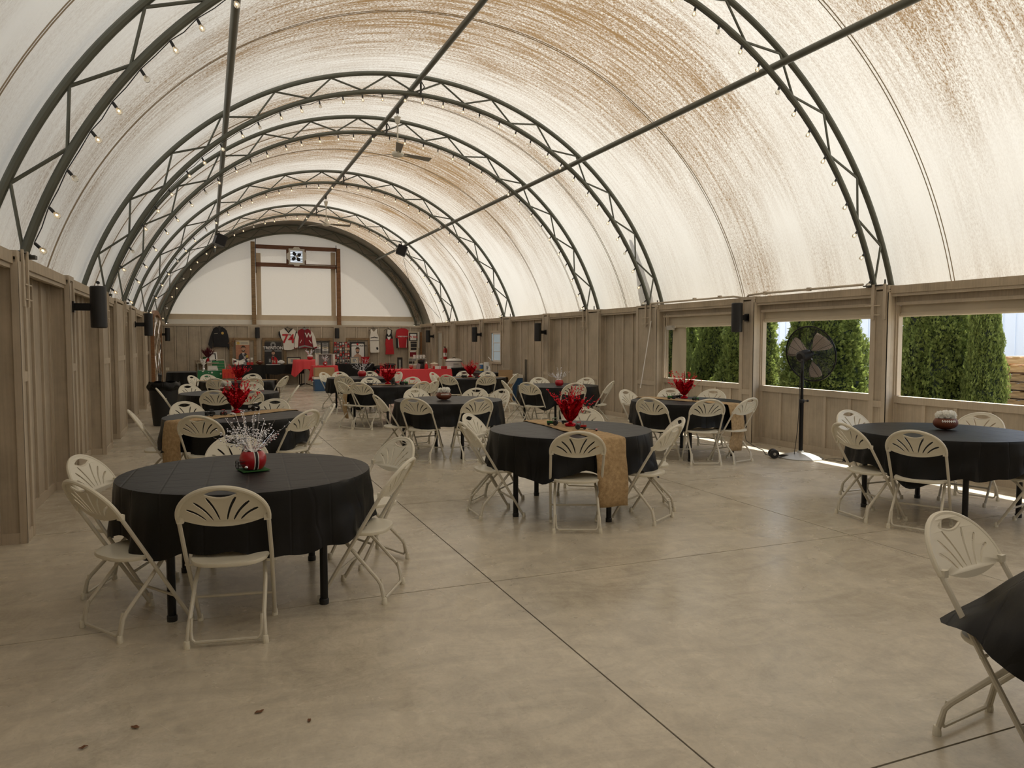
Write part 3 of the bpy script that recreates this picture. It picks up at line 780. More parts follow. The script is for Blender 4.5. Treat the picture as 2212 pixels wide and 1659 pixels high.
# ---- string lights along the inner chords
sock_me = None
b = MB(); b.lathe([(0.004, 0.0), (0.012, -0.004), (0.0135, -0.03), (0.0135, -0.055), (0.010, -0.058)], 8); SOCK = b.mesh('socket', 'black_plastic')
b = MB(); b.lathe([(0.011, -0.056), (0.013, -0.062), (0.024, -0.078), (0.0265, -0.094), (0.022, -0.110), (0.010, -0.119), (0.001, -0.121)], 10); BULB = b.mesh('bulb', 'bulb_glass')
b = MB(); b.ball((0, 0, -0.088), 0.0062, 6, 4, (1, 1, 1.6)); FIL = b.mesh('filament', 'filament')
for n, y in enumerate(TY[:5]):
    t = thing('string_lights', ['globe bulb string along the nearest truss', 'globe bulb string along the second truss', 'globe bulb string along the third truss', 'globe bulb string along the fourth truss', 'globe bulb string along the fifth truss'][n], 'lights', (AX, y, AZ), 0, 'globe string lights under the trusses')
    cord = []
    nb = 36
    A = [18.2 + (143.6) * (k + 0.07 * math.sin(k * 2.3 + n)) / (nb - 1) for k in range(nb)]
    for k, a in enumerate(A):
        ar = math.radians(a); R = RI - 0.048
        p = Vector((R * math.cos(ar), -0.02, R * math.sin(ar)))
        if k: cord.append(Vector(((R - .004) * math.cos((ar + pa) / 2), -0.02, (R - .004) * math.sin((ar + pa) / 2) - 0.006 - 0.008 * (k % 3))))
        cord.append(p); pa = ar
        d = Vector((-math.cos(ar), random.uniform(-.12, .12), -math.sin(ar))) * 0.75 + Vector((0, 0, -0.5))
        rot = d.to_track_quat('-Z', 'Y')
        s_ = place('socket', SOCK, t, p); s_.rotation_euler = rot.to_euler()
        q = place('bulb', BULB, t, p); q.rotation_euler = rot.to_euler()
        if (k * 7 + n) % 11 > 1: place('filament', FIL, q)
    b = MB(); b.tube(cord, 0.0045, 5); b.build('cord', 'black_plastic', t)

# ---- purlins
for i, (x, z, lab) in enumerate(((0.34, 4.98, 'left long round steel purlin above the left tables'), (3.40, 6.00, 'centre long round steel purlin carrying the ceiling fans'), (6.44, 4.93, 'right long round steel purlin crossing the bright right roof'))):
    b = MB(); b.tube([(x, Y0 + .1, z), (x, 30.4, z)], 0.045, 12)
    tag(b.build('purlin', 'steel'), lab, 'pipe', 'long purlin pipes')
for i, y in enumerate(TY[1:5]):
    b = MB(); b.tube([(3.475, y - .06, 5.80), (3.475, y - .06, 6.14)], 0.018, 6); b.tube([(3.475, y - .06, 6.05), (3.54, y - .06, 5.95), (3.475, y - .06, 5.86)], 0.01, 6)
    tag(b.build('purlin_clamp', 'steel_dark'), 'dark clamp holding centre purlin at the %s truss' % ['second', 'third', 'fourth', 'fifth'][i], 'clamp', 'clamps on the centre purlin')
# conduit over the right window bays
b = MB(); pts = []
for y in (12.4, 12.0, 11.0, 10.2, 9.95): pts.append((XRF + .02, y, 2.335))
pts += [(XRF + .04, 9.85, 2.32), (XRF + .05, 9.75, 2.30)]
b.tube(pts, 0.016, 8)
b.tube([(XRF + .05, 9.66, 2.30), (XRF + .02, 9.58, 2.335), (XRF + .02, 9.3, 2.345), (XRF + .02, 7.35, 2.345)], 0.016, 8)
for y in (11.0, 10.3, 9.2, 8.3): b.cbox((XRF + .02, y, 2.345), (.05, .05, .05))
tag(b.build('conduit', 'siding_trim'), 'painted conduit pipe running on top of the right wall over the windows', 'pipe')

# ================================================================ FOLDING CHAIRS
CW = 0.222            # half spacing of the uprights
def up(z, x=1.0): return Vector((x * (0.205 + 0.017 * min(1, z / 0.5)), 0.22 - z * 0.605, z))
def back_pt(u, w, d=0.0):
    # u across, w height; d pushes forward (toward the sitter)
    return Vector((u, 0.22 - w * 0.605 - 0.022 * (1 - (u / 0.24) ** 2) + 0.006 + d, w))
def chair_meshes():
    out = {}
    # backrest: fan-slotted shell with a thick rolled rim and a hand hole
    N = 30; arch = []
    for k in range(N + 1):
        t = PI * k / N
        cx_, sx_ = math.cos(t), math.sin(t)
        arch.append((0.226 * math.copysign(abs(cx_) ** 0.97, cx_), 0.692 + 0.172 * abs(sx_)))
    low = []
    for k in range(13):
        u = -0.200 + 0.400 * k / 12
        low.append((u, 0.632 + 0.040 * (abs(u) / 0.200) ** 2))
    outline = arch + [(-0.226, 0.668)] + low + [(0.226, 0.668)]
    holes = []
    hh = []
    for k in range(11):
        u = -0.082 + 0.164 * k / 10; hh.append((u, 0.847 - 0.020 * (abs(u) / 0.082) ** 2))
    for k in range(1, 10):
        u = 0.082 - 0.164 * k / 10; hh.append((u, 0.806 + 0.020 * (abs(u) / 0.082) ** 2))
    holes.append(hh)
    def slot(p0, p1, bow, w0, w1):
        n = 7; L_, R_ = [], []
        d = Vector((p1[0] - p0[0], p1[1] - p0[1])); nn = Vector((-d.y, d.x)).normalized()
        for k in range(n + 1):
            t = k / n; c = Vector(p0) + d * t + nn * bow * math.sin(PI * t); w = w0 + (w1 - w0) * t
            if k in (0, n): w *= 0.55
            L_.append(c + nn * w / 2); R_.append(c - nn * w / 2)
        return [(v.x, v.y) for v in L_ + R_[::-1]]
    for sg in (1, -1):
        for p0, p1, bow in (((0.085, 0.672), (0.176, 0.738), 0.008), ((0.050, 0.670), (0.136, 0.780), 0.009), ((0.018, 0.672), (0.072, 0.806), 0.007)):
            h = slot((p0[0] * sg, p0[1]), (p1[0] * sg, p1[1]), bow * sg, 0.0085, 0.0145)
            holes.append(h)
    b = MB()
    b.prism(outline, 0.007, lambda u, w, d: back_pt(u, w, d), holes)
    rim = [(-0.224, 0.664)] + [(u, w) for u, w in arch[::-1]] + [(0.224, 0.664)]
    b.tube([back_pt(u, w, 0.0) + Vector((0, -0.003 - 0.0 * u, 0)) for u, w in rim], 0.0118, 8)
    b.tube([back_pt(u, w, 0.002) for u, w in [(-0.08 + 0.16 * k / 8, 0.801 + 0.020 * (abs(-0.08 + 0.16 * k / 8) / 0.08) ** 2) for k in range(9)]], 0.007, 6)
    for sg in (1, -1):
        b.cbox((0.214 * sg, 0.22 - 0.675 * .605 + 0.006, 0.675), (0.03, 0.028, 0.03))
    out['backrest'] = b.mesh('backrest', 'chair_plastic', True, 40)
    # seat
    b = MB(); rings = []
    def ring(sc, z, n=28):
        r = []
        for k in range(n):
            a = 2 * PI * k / n; c_, s_ = math.cos(a), math.sin(a)
            x = 0.200 * math.copysign(abs(c_) ** 0.72, c_) * sc; y = 0.195 * math.copysign(abs(s_) ** 0.72, s_) * sc
            if y < 0: x *= 1.0 + 0.0 * y
            r.append(Vector((x * (1 + 0.10 * y), 0.022 + y, z + 0.02 * y)))
        return r
    prof = [(0.86, 0.412), (1.0, 0.416), (1.02, 0.425), (1.0, 0.436), (0.95, 0.438), (0.6, 0.431), (0.25, 0.428), (0.02, 0.427)]
    vs = [v for sc, z in prof for v in ring(sc, z)]; n = 28; fs = []
    for i in range(len(prof) - 1):
        for k in range(n):
            k2 = (k + 1) % n; fs.append((i * n + k, i * n + k2, (i + 1) * n + k2, (i + 1) * n + k))
    fs.append(tuple(reversed(range(n)))); fs.append(tuple((len(prof) - 1) * n + k for k in range(n)))
    b.add(vs, fs); out['seat'] = b.mesh('seat', 'chair_plastic', True, 50)
    # legs
    for sg, nm in ((1, 'r'), (-1, 'l')):
        b = MB(); b.tube([up(0.015, sg), up(0.2, sg), up(0.45, sg), up(0.70, sg)], 0.0115, 8)
        b.tube([up(0.395, sg) + Vector((-sg * 0.03, 0, 0)), up(0.395, sg) + Vector((sg * .014, 0, 0))], 0.007, 6)
        out['front_' + nm] = b.mesh('leg', 'chair_tube')
        b = MB(); b.tube([(sg * 0.160, 0.115, 0.415), (sg * 0.170, 0.075, 0.392), (sg * 0.182, -0.02, 0.290), (sg * 0.186, -0.150, 0.150), (sg * 0.189, -0.172, 0.118), (sg * 0.196, -0.196, 0.015)], 0.0115, 8)
        out['rear_' + nm] = b.mesh('leg', 'chair_tube')
        f = up(0.0, sg)
        b = MB(); b.lathe([(0.0165, 0.0), (0.0175, 0.012), (0.0145, 0.036), (0.0125, 0.040)], 10, Matrix.Translation((f.x, f.y - 0.006, 0))); out['fcap_' + nm] = b.mesh('foot_cap', 'chair_cap')
        b = MB(); b.lathe([(0.0165, 0.0), (0.0175, 0.012), (0.0145, 0.036), (0.0125, 0.040)], 10, Matrix.Translation((sg * 0.196, -0.196, 0))); out['rcap_' + nm] = b.mesh('foot_cap', 'chair_cap')
    pts = [(-0.176, -0.168, 0.150), (-0.177, -0.182, 0.085), (-0.172, -0.190, 0.045), (-0.155, -0.193, 0.028), (0.155, -0.193, 0.028), (0.172, -0.190, 0.045), (0.177, -0.182, 0.085), (0.176, -0.168, 0.150)]
    b = MB(); b.tube(pts, 0.0085, 7); out['rear_bar'] = b.mesh('crossbar', 'chair_tube')
    a = up(0.17, 1); b = MB(); b.tube([(-a.x, a.y, 0.17), (a.x, a.y, 0.17)], 0.0085, 7); out['front_bar'] = b.mesh('crossbar', 'chair_tube')
    b = MB(); b.tube([(-0.165, 0.09, 0.403), (0.165, 0.09, 0.403)], 0.008, 6); out['seat_bar'] = b.mesh('seat_bar', 'chair_tube')
    return out
CM = chair_meshes()
chair0 = thing('folding_chair', 'x', 'chair', (0, -3.0, 0))
CPARTS = []
CPARTS.append((place('backrest', CM['backrest'], chair0), []))
CPARTS.append((place('seat', CM['seat'], chair0), []))
for nm in ('r', 'l'):
    for k, c in (('front_', 'fcap_'), ('rear_', 'rcap_')):
        lg = place('leg', CM[k + nm], chair0); cp = place('foot_cap', CM[c + nm], lg); CPARTS.append((lg, [cp]))
for k in ('rear_bar', 'front_bar', 'seat_bar'): CPARTS.append((place(CM[k].name.split('.')[0], CM[k], chair0), []))
first_chair = [chair0]
def add_chair(x, y, rz, label, group='white folding chairs around the round tables'):
    if first_chair:
        c = first_chair.pop(); c.location = (x, y, 0); c.rotation_euler = (0, 0, rz); c['label'] = label; c['group'] = group
        return c
    return copy_tree(chair0, CPARTS, (x, y, 0), rz, label, group)

# ================================================================ TABLES
TH = 0.765
TABLES = {1: (.23, 5.08), 2: (3.21, 6.38), 3: (3.2, 10.25), 4: (6.27, 8.82), 5: (6.34, 4.90), 6: (.29, 8.98), 7: (.33, 13.05), 8: (.6, 17.0), 9: (3.3, 17.35), 10: (3.22, 14.25), 11: (5.72, 16.4), 12: (6.2, 12.85), 13: (3.22, 1.12)}
TN = {1: 'front left table with red helmet vase', 2: 'front middle table with burlap runner', 3: 'second middle table with football vase', 4: 'runner table beside the pedestal fan', 5: 'front right table with football vase', 6: 'second left table with burlap runner',
      7: 'third left table with football vase', 8: 'farthest left table with runner', 9: 'farthest middle table with helmet vase', 10: 'third middle table with runner', 11: 'farthest right table with runner', 12: 'right wall table with small helmet vase', 13: 'table cut off at the right edge'}
b = MB(); b.lathe([(0.70, 0.725), (0.755, 0.728), (0.762, 0.738), (0.762, 0.757), (0.755, 0.763), (0.0001, 0.763)], 48); TOP = b.mesh('tabletop', 'table_board')
b = MB(); b.tube([(0, 0, 0.03), (0, 0, 0.722)], 0.024, 10); TLEG = b.mesh('leg', 'black_metal')
b = MB(); b.lathe([(0.028, 0.0), (0.029, 0.03), (0.026, 0.034)], 12); TFOOT = b.mesh('foot_cap', 'black_plastic')
b = MB(); b.cbox((0, 0, 0.712), (0.9, 0.03, 0.02)); TRAIL = b.mesh('apron_rail', 'black_metal', False)
TROT = {1: -.05, 2: -.62, 3: .72, 4: .2, 5: .12, 6: .1, 7: .3, 8: 0, 9: .2, 10: .5, 11: .2, 12: .35, 13: .3}
def table(i, corner=None, seed=0):
    x, y = TABLES[i]
    t = thing('round_table', 'black-legged round folding table, the ' + TN[i], 'table', (x, y, 0), TROT[i], 'round banquet tables')
    place('tabletop', TOP, t)
    for sx in (1, -1):
        for sy in (1, -1):
            l = place('leg', TLEG, t, (0.425 * sx, 0.48 * sy, 0)); place('foot_cap', TFOOT, l)
    for sy in (1, -1): place('apron_rail', TRAIL, t, (0, 0.48 * sy, 0))
    rnd = random.Random(i * 17 + 3)
    # cloth: flat disc, rolled edge, pleated skirt with uneven hem
    n = 150; ph = [rnd.uniform(0, 6.28) for _ in range(6)]
    cor = [PI / 4 + k * PI / 2 + rnd.uniform(-.15, .15) for k in range(4)] if corner is None else corner
    def hem(a):
        h = 0.315 + 0.03 * math.sin(a * 3 + ph[0]) + 0.022 * math.sin(a * 7 + ph[1]) + 0.010 * math.sin(a * 19 + ph[2])
        for c in cor:
            d = abs((a - c + PI) % (2 * PI) - PI); h += 0.055 * math.exp(-(d / 0.22) ** 2)
        return h
    def fold(a, v):
        f = 0.5 * math.sin(a * 13 + ph[3] + 1.4 * math.sin(a * 2 + ph[0])) + 0.35 * math.sin(a * 23 + ph[4]) + 0.25 * math.sin(a * 37 + ph[5])
        w = 0.023 * f * min(1, v * 1.4) + 0.016 * v * math.sin(a * 5 + ph[1]) + 0.022 * v
        # creases of the unfolded sheet
        w += 0.006 * math.sin(v * 9 + a * 6) * min(1, v * 2)
        for c in cor:
            d = abs((a - c + PI) % (2 * PI) - PI); w += 0.05 * v * math.exp(-(d / 0.16) ** 2)
        if corner is not None:      # one corner pushed out over the seat of the chair
            d = (a - 2.03 + PI) % (2 * PI) - PI; w += 0.27 * v * max(0.0, 1 - abs(d) / 0.75) ** 1.4
        return w
    vs, fs = [], []
    Rr = [0.0001, 0.18, 0.36, 0.52, 0.66, 0.745, 0.768]
    zz = [0.7655] * 5 + [0.7655, 0.763]
    rows = []
    for r, z in zip(Rr, zz):
        rows.append([Vector((r * math.cos(2 * PI * k / n), r * math.sin(2 * PI * k / n), z)) for k in range(n)])
    for v in (0.03, 0.10, 0.2, 0.32, 0.45, 0.58, 0.72, 0.86, 1.0):
        row = []
        for k in range(n):
            a = 2 * PI * k / n; R = 0.772 + fold(a, v); lift = 0.10 * v * math.exp(-(((a - 2.03 + PI) % (2 * PI) - PI) / 0.5) ** 2) if corner is not None else 0.0
            row.append(Vector((R * math.cos(a), R * math.sin(a), 0.758 - hem(a) * v + lift)))
        rows.append(row)
    for r in rows: vs += r
    for j in range(len(rows) - 1):
        for k in range(n):
            k2 = (k + 1) % n; fs.append((j * n + k, j * n + k2, (j + 1) * n + k2, (j + 1) * n + k))
    b = MB(); b.add(vs, fs)
    o = b.build('tablecloth', 'black_cloth', None, True, 60); o.location = (x, y, 0.001); o.rotation_euler = (0, 0, rnd.uniform(-.3, .3) if corner is None else 0)
    tag(o, 'black plastic cloth draped over the ' + TN[i], 'tablecloth', 'black cloths on the round tables')
for i in TABLES: table(i, corner=[2.05, 3.7, 5.2, .5] if i == 13 else None)

# chairs: crown of each back seen in the photograph -> place on the floor; they face their table
def polar(i, ang, r): x, y = TABLES[i]; return x + r * math.cos(ang), y + r * math.sin(ang)
def chair_dir(i, px, far, rc=1.06):
    """angle round table i at which a chair whose crown shows at pixel column px stands"""
    x, y = TABLES[i]; d = ray(px, 820); d = Vector((d.x, d.y)).normalized(); c = Vector((x, y))
    t = c.dot(d); q = c - d * t; h2 = rc * rc - q.length_squared
    h = math.sqrt(max(0, h2)); p = d * (t + (h if far else -h)); v = p - c
    return math.atan2(v.y, v.x)
CH = {
 1: [(-146, 'left side, near'), (160, 'left side, behind the near one'), (-100, 'near side, facing away from view'), (-30, 'right side, near'), (22, 'right side, behind the near one'), (92, 'far side')],
 2: [(178, 'left side, edge-on'), (137, 'left side, farther back'), (-113, 'near side, facing away from view'), (-57, 'right side, near'), (-20, 'right side, behind the near one'), (55, 'far side')],
 5: [(172, 'left side'), (-153, 'near side, facing away from view'), (92, 'far side, left of the football'), (18, 'far side, right of the football'), (-75, 'right side, cut by the picture edge')],
 6: [(-176, 'left side, edge-on by the trash can'), (122, 'far side, left'), (-112, 'near side, left'), (-48, 'near side, right'), (-3, 'right side, edge-on'), (62, 'far side, right')],
}
PXC = {3: [(813, 0, 'left side, edge-on'), (892, 0, 'near side, left'), (1036, 0, 'near side, right'), (1084, 1, 'right side'), (896, 1, 'far side, left'), (1029, 1, 'far side, right')],
 4: [(1352, 1, 'left side'), (1402, 0, 'near side, left'), (1533, 0, 'near side, right'), (1622, 0, 'right side, edge-on'), (1449, 1, 'far side, left'), (1541, 1, 'far side, right')],
 7: [(316, 0, 'left side, edge-on'), (462, 0, 'near side, left'), (540, 0, 'near side, right'), (642, 0, 'right side, edge-on'), (405, 1, 'far side, left'), (545, 1, 'far side, right')],
 8: [(414, 1, 'left side'), (448, 1, 'far side, left'), (465, 0, 'near side, left'), (547, 0, 'near side, right'), (546, 1, 'far side, right'), (617, 0, 'right side')],
 9: [(699, 1, 'left side, edge-on'), (733, 1, 'far side, left'), (799, 1, 'far side, right'), (740, 0, 'near side, left'), (861, 1, 'right side')],
 10: [(736, 0, 'left side, edge-on'), (776, 0, 'near side, left'), (799, 1, 'far side, left'), (891, 1, 'far side, right'), (913, 0, 'near side, right'), (939, 0, 'right side, edge-on')],
 11: [(935, 1, 'left side'), (965, 0, 'near side, left'), (1003, 1, 'far side, left'), (1054, 1, 'far side, right'), (1053, 0, 'near side, right'), (1115, 0, 'right side, edge-on')],
 12: [(1088, 0, 'left side, edge-on'), (1139, 0, 'near side, left'), (1243, 0, 'near side, right'), (1164, 1, 'far side, left'), (1267, 1, 'far side, right'), (1322, 0, 'right side, edge-on')]}
SHORT = {1: 'front left helmet-vase table', 2: 'front middle runner table', 3: 'second middle football-vase table', 4: 'runner table by the pedestal fan', 5: 'front right football-vase table', 6: 'second left runner table', 7: 'third left football-vase table',
         8: 'farthest left runner table', 9: 'farthest middle helmet-vase table', 10: 'third middle runner table', 11: 'farthest right runner table', 12: 'right wall helmet-vase table', 13: 'table cut off at right edge'}
TWIST = {}
for i, L_ in CH.items():
    for a, w in L_:
        ar = math.radians(a); r = 0.77
        if (i, a) in ((1, 22),): r = 0.92
        x, y = polar(i, ar, r)
        add_chair(x, y, ar + PI / 2 + TWIST.get((i, a), 0), 'white folding chair at %s of %s' % (w, SHORT[i]))
for i, L_ in PXC.items():
    for px, far, w in L_:
        ar = chair_dir(i, px, far); x, y = polar(i, ar, 0.77)
        add_chair(x, y, ar + PI / 2, 'white folding chair at %s of %s' % (w, SHORT[i]))
add_chair(2.94, 1.91, math.radians(188), 'white folding chair at the %s, partly under its black cloth' % SHORT[13])

# ================================================================ RUNNERS
ZC = 0.768
def runner(i, ang, w, l1, l2, label, off=0.0):
    """burlap strip across table i; ang = direction of its +end; l1, l2 = lengths hanging at + and - end"""
    x, y = TABLES[i]; t = Vector((math.cos(ang), math.sin(ang), 0)); n = Vector((-t.y, t.x, 0))
    R = 0.80; prof = []
    for k in range(9): prof.append((-R - 0.012, ZC - l2 + l2 * k / 8 * 0.98))
    prof.append((-R + 0.012, ZC + 0.004))
    for k in range(1, 24): prof.append((-R + 0.03 + (2 * R - 0.06) * k / 24, ZC + 0.0035))
    prof.append((R - 0.012, ZC + 0.004))
    for k in range(9): prof.append((R + 0.012, ZC - l1 * k / 8 - 0.01))
    s = random.Random(i).uniform(0, 6)
    b = MB(); nu = 9; nv = len(prof)
    def fn(u, v):
        j = round(v * (nv - 1)); q, z = prof[j]
        hang = max(0, ZC - 0.02 - z)
        o = (u - .5) * w * (1 + 0.02 * math.sin(j * 1.7 + s)) + 0.012 * math.sin(j * 0.5 + s)
        q2 = q + math.copysign(1, q) * (0.035 * min(1, hang * 5) + 0.012 * math.sin(u * 7 + s) * min(1, hang * 3) - 0.05 * hang * (hang > .45)) 
        r2 = q2 * q2 + o * o
        return Vector(t) * q2 + Vector(n) * (o + off) + Vector((0, 0, z + 0.002 * math.sin(j * 2.1 + u * 4) * (hang < .01)))
    b.grid(nu, nv, fn)
    me = b.mesh('table_runner', 'burlap', True, 60)
    o = place('table_runner', me, None, (x, y, 0.0))
    tag(o, label, 'table runner', 'burlap runners')
    # real thickness
    m = o.modifiers.new('thickness', 'SOLIDIFY'); m.thickness = 0.0025; m.offset = 1
    return o
def tdir(i, p, q):
    a, c = at_z(*p, ZC), at_z(*q, ZC); return math.atan2(c.y - a.y, c.x - a.x)
runner(2, tdir(2, (1160, 910), (1300, 945)), 0.29, 0.58, 0.42, 'burlap runner hanging long over the near right edge of the front middle table')
runner(4, tdir(4, (1385, 858), (1580, 873)), 0.29, 0.62, 0.35, 'burlap runner on the table beside the pedestal fan')
runner(6, tdir(6, (610, 884), (385, 908)), 0.29, 0.58, 0.3, 'burlap runner on the second left table, hanging at its left end')
runner(8, math.radians(-4), 0.27, 0.32, 0.3, 'burlap runner on the farthest left table')
runner(10, math.radians(186), 0.27, 0.60, 0.35, 'burlap runner on the third middle table, hanging low at its left end')
runner(11, math.radians(-8), 0.27, 0.5, 0.3, 'burlap runner on the farthest right table, hanging at its right end')

# ================================================================ CENTREPIECES
def spray(b, r, n, h0, h1, spread, mb_r, bead, z0, seed, stick=0.0012, stars=False):
    rnd = random.Random(seed)
    for k in range(n):
        a = rnd.uniform(0, 2 * PI); tl = rnd.uniform(0.1, spread); h = rnd.uniform(h0, h1)
        p0 = Vector((r * math.cos(a) * .5, r * math.sin(a) * .5, z0)); p1 = p0 + Vector((math.cos(a) * math.sin(tl), math.sin(a) * math.sin(tl), math.cos(tl))) * h
        b.k = 0; b.tube([p0, p1], stick, 4)
        b.k = 1
        for q in range(bead):
            t = rnd.uniform(0.35, 1.0); c = p0.lerp(p1, t) + Vector((rnd.uniform(-.012, .012), rnd.uniform(-.012, .012), rnd.uniform(-.012, .012)))
            s = mb_r * rnd.uniform(.6, 1.25)
            b.add([c + Vector((s, 0, 0)), c + Vector((0, s, 0)), c + Vector((0, 0, s)), c + Vector((-s, 0, 0)), c + Vector((0, -s, 0)), c + Vector((0, 0, -s))],
                  [(0, 1, 2), (1, 3, 2), (3, 4, 2), (4, 0, 2), (1, 0, 5), (3, 1, 5), (4, 3, 5), (0, 4, 5)])
def foil_vase(i, x, y, label, s=1.0, seed=1):
    t = thing('foil_centrepiece', label, 'centerpiece', (x, y, ZC + 0.007), seed, 'red foil centrepieces'); t.scale = (s * 1.18, s * 1.18, s * 1.1)
    rnd = random.Random(seed)
    b = MB(); b.lathe([(0.040, 0.0), (0.046, 0.004), (0.046, 0.022), (0.036, 0.030), (0.018, 0.034), (0.012, 0.05), (0.014, 0.06)], 18); b.build('base', 'red_foil', t)
    for k in range(7):
        a = 2 * PI * k / 7 + rnd.uniform(-.2, .2); wd = rnd.uniform(.35, .5); hh = rnd.uniform(.17, .225); rr = rnd.uniform(.085, .125)
        b = MB(); N_ = 6; V_ = 7
        def fn(u, v, a=a, wd=wd, hh=hh, rr=rr):
            w = wd * (0.35 + 1.1 * math.sin(min(1, v * 1.05) * 2.1)) * (1 - 0.75 * max(0, v - .72) / .28)
            an = a + (u - .5) * 2 * w
            R = 0.014 + rr * (v ** 0.75) + 0.011 * math.sin(u * 19 + v * 13 + a) * (v > .05)
            return Vector((R * math.cos(an), R * math.sin(an), 0.045 + hh * v - 0.02 * v * abs(u - .5) * 2 + 0.006 * math.sin(u * 23 + a)))
        b.grid(N_, V_, fn); o = b.build('foil_leaf', 'red_foil', t, False)
        m = o.modifiers.new('thickness', 'SOLIDIFY'); m.thickness = 0.0008
    b = MB(); b.grid(14, 5, lambda u, v: Vector(((0.014 + .05 * v) * math.cos(u * 6.28 * 13 / 14), (0.014 + .05 * v) * math.sin(u * 6.28 * 13 / 14), 0.05 + .15 * v + .012 * math.sin(u * 50) * v))); b.build('foil_core', 'red_foil', t, False)
    b = MB(); spray(b, .02, 20, .24, .34, .95, .0072, 11, .06, seed); o = b.build('bead_spray', ['red_bead', 'red_bead'], t, False); o['kind'] = 'stuff'
    b = MB()
    for k in range(3): b.tube([(0.004 * k, 0, .1), (0.012 * k - .01, .004 * k, .36 - .03 * k)], 0.004, 5)
    b.build('centre_stick', 'red_foil', t)
def helmet_vase(x, y, rz, label, s=1.0, mat_on=False, seed=3, mask=True, full=True):
    t = thing('helmet_vase', label, 'vase', (x, y, ZC + 0.0025), rz, 'red helmet centrepieces'); t.scale = (s, s, s)
    if mat_on:
        b = MB(); b.cbox((0, 0, 0.004), (0.17, 0.17, 0.005)); b.build('felt_mat', 'felt_green', t, False)
    prof = [(0.045, 0.007), (0.060, 0.012), (0.076, 0.035), (0.083, 0.062), (0.082, 0.088), (0.072, 0.112), (0.058, 0.126), (0.052, 0.124), (0.055, 0.108)]
    b = MB(); b.lathe(prof, 28, None, 1.0, 1.08); b.build('bowl', 'helmet_red', t)
    # centre stripe: black band with white edges, running over the shell toward the viewer side
    for off, w_, m_, nm in ((0.0, 0.0075, 'jersey_black', 'stripe'), (-0.0115, 0.0030, 'white_plastic', 'stripe_edge'), (0.0115, 0.0030, 'white_plastic', 'stripe_edge')):
        b = MB()
        for sg in (-1,):
            vs = []; 
            for r, z in prof[:7]:
                for q in (-1, 1):
                    xx = off + q * w_; R = r + 0.0012; yy = sg * math.sqrt(max(0, R * R - xx * xx)) * 1.08
                    vs.append(Vector((xx, yy, z)))
            b.add(vs, [(2 * k, 2 * k + 1, 2 * k + 3, 2 * k + 2) for k in range(6)])
        b.build(nm, m_, t)
    if mask:
        b = MB()
        for z in (0.022, 0.045, 0.066): b.tube([(-0.062 + (z - .04) ** 2, -0.055, z), (-0.098, -0.04, z), (-0.108, 0.0, z), (-0.098, 0.04, z), (-0.062, 0.055, z)], 0.0028, 5)
        for q in (-.03, .03): b.tube([(-0.101, q, 0.02), (-0.101, q, 0.068)], 0.0028, 5)
        b.build('face_mask', 'black_plastic', t)
        b = MB(); b.ball((-0.06, -0.063, 0.03), 0.012, 8, 5); b.build('snap', 'silver', t)
    rnd = random.Random(seed)
    b = MB(); b.grid(24, 4, lambda u, v: Vector(((.054 - .052 * v) * math.cos(u * 6.02), (.054 - .052 * v) * math.sin(u * 6.02), 0.124 + 0.014 * math.sin(u * 31) * (1 - v) + .01 * v))); b.build('tissue', 'white_paper', t, False)
    b = MB(); spray(b, .04, 46 if full else 22, .13, .31, 1.12, .0058, 9, .115, seed, 0.0013); o = b.build('silver_spray', ['silver', 'silver'], t, False); o['kind'] = 'stuff'
def football_vase(x, y, rz, label, s=1.0, seed=5):
    t = thing('football_vase', label, 'vase', (x, y, ZC + 0.0025), rz, 'football centrepieces'); t.scale = (s, s, s)
    b = MB(); prof = []
    for k in range(11):
        a = -1.25 + k * (1.25 + 0.72) / 10; prof.append((math.cos(a) * 0.078, 0.063 + math.sin(a) * 0.066))
    b.lathe([(0.0001, prof[0][1])] + prof + [(0.045, 0.098), (0.0001, 0.095)], 30, None, 1.42, 1.0); b.build('bowl', 'football', t)
    b = MB()
    y_ = lambda x, z: -math.sqrt(max(0.0, 1 - (x / (0.078 * 1.42)) ** 2 - ((z - .063) / .066) ** 2)) * 0.078 - .0015
    b.tube([(q, y_(q, .082), .082) for q in [-.062 + .0155 * k for k in range(9)]], 0.0034, 5)
    b.build('lace_line', 'white_plastic', t)
    for k in range(7):
        q = -.054 + .018 * k; b = MB(); b.tube([(q, y_(q, z), z) for z in (.070, .076, .082, .088, .094)], 0.0036, 5); b.build('lace', 'white_plastic', t)
    rnd = random.Random(seed)
    for k in range(6):
        a = k * PI / 3 + .4; c = Vector((0.060 * math.cos(a), 0.034 * math.sin(a), 0.136 + rnd.uniform(-.006, .008)))
        b = MB()
        vs, fs = [], []
        for q in range(150):
            z = 1 - 2 * (q + .5) / 150; ph = q * 2.39996; rr = math.sqrt(1 - z * z); d = Vector((rr * math.cos(ph), rr * math.sin(ph), z))
            e = d.orthogonal().normalized(); f = d.cross(e); L_ = 0.040 * rnd.uniform(.85, 1.12)
            o_ = len(vs); vs += [c + d * .012 + e * .003, c + d * .012 - e * .003, c + d * L_ + f * .0065 - e * .0035, c + d * L_ + e * .0065]; fs.append((o_, o_ + 1, o_ + 2, o_ + 3))
        b.add(vs, fs); b.ball(c, .024, 8, 5)
        o = b.build('flower', 'pom', t, False)
c = at_z(1232, 922, ZC); foil_vase(2, c.x, c.y, 'red foil centrepiece with bead sprays on the front middle runner table', 1.0, 2)
c = at_z(1478, 862, ZC); foil_vase(4, c.x, c.y, 'red foil centrepiece on the runner table beside the pedestal fan', 1.0, 4)
c = at_z(511, 893, ZC); foil_vase(6, c.x, c.y, 'red foil centrepiece on the second left table', 1.05, 6)
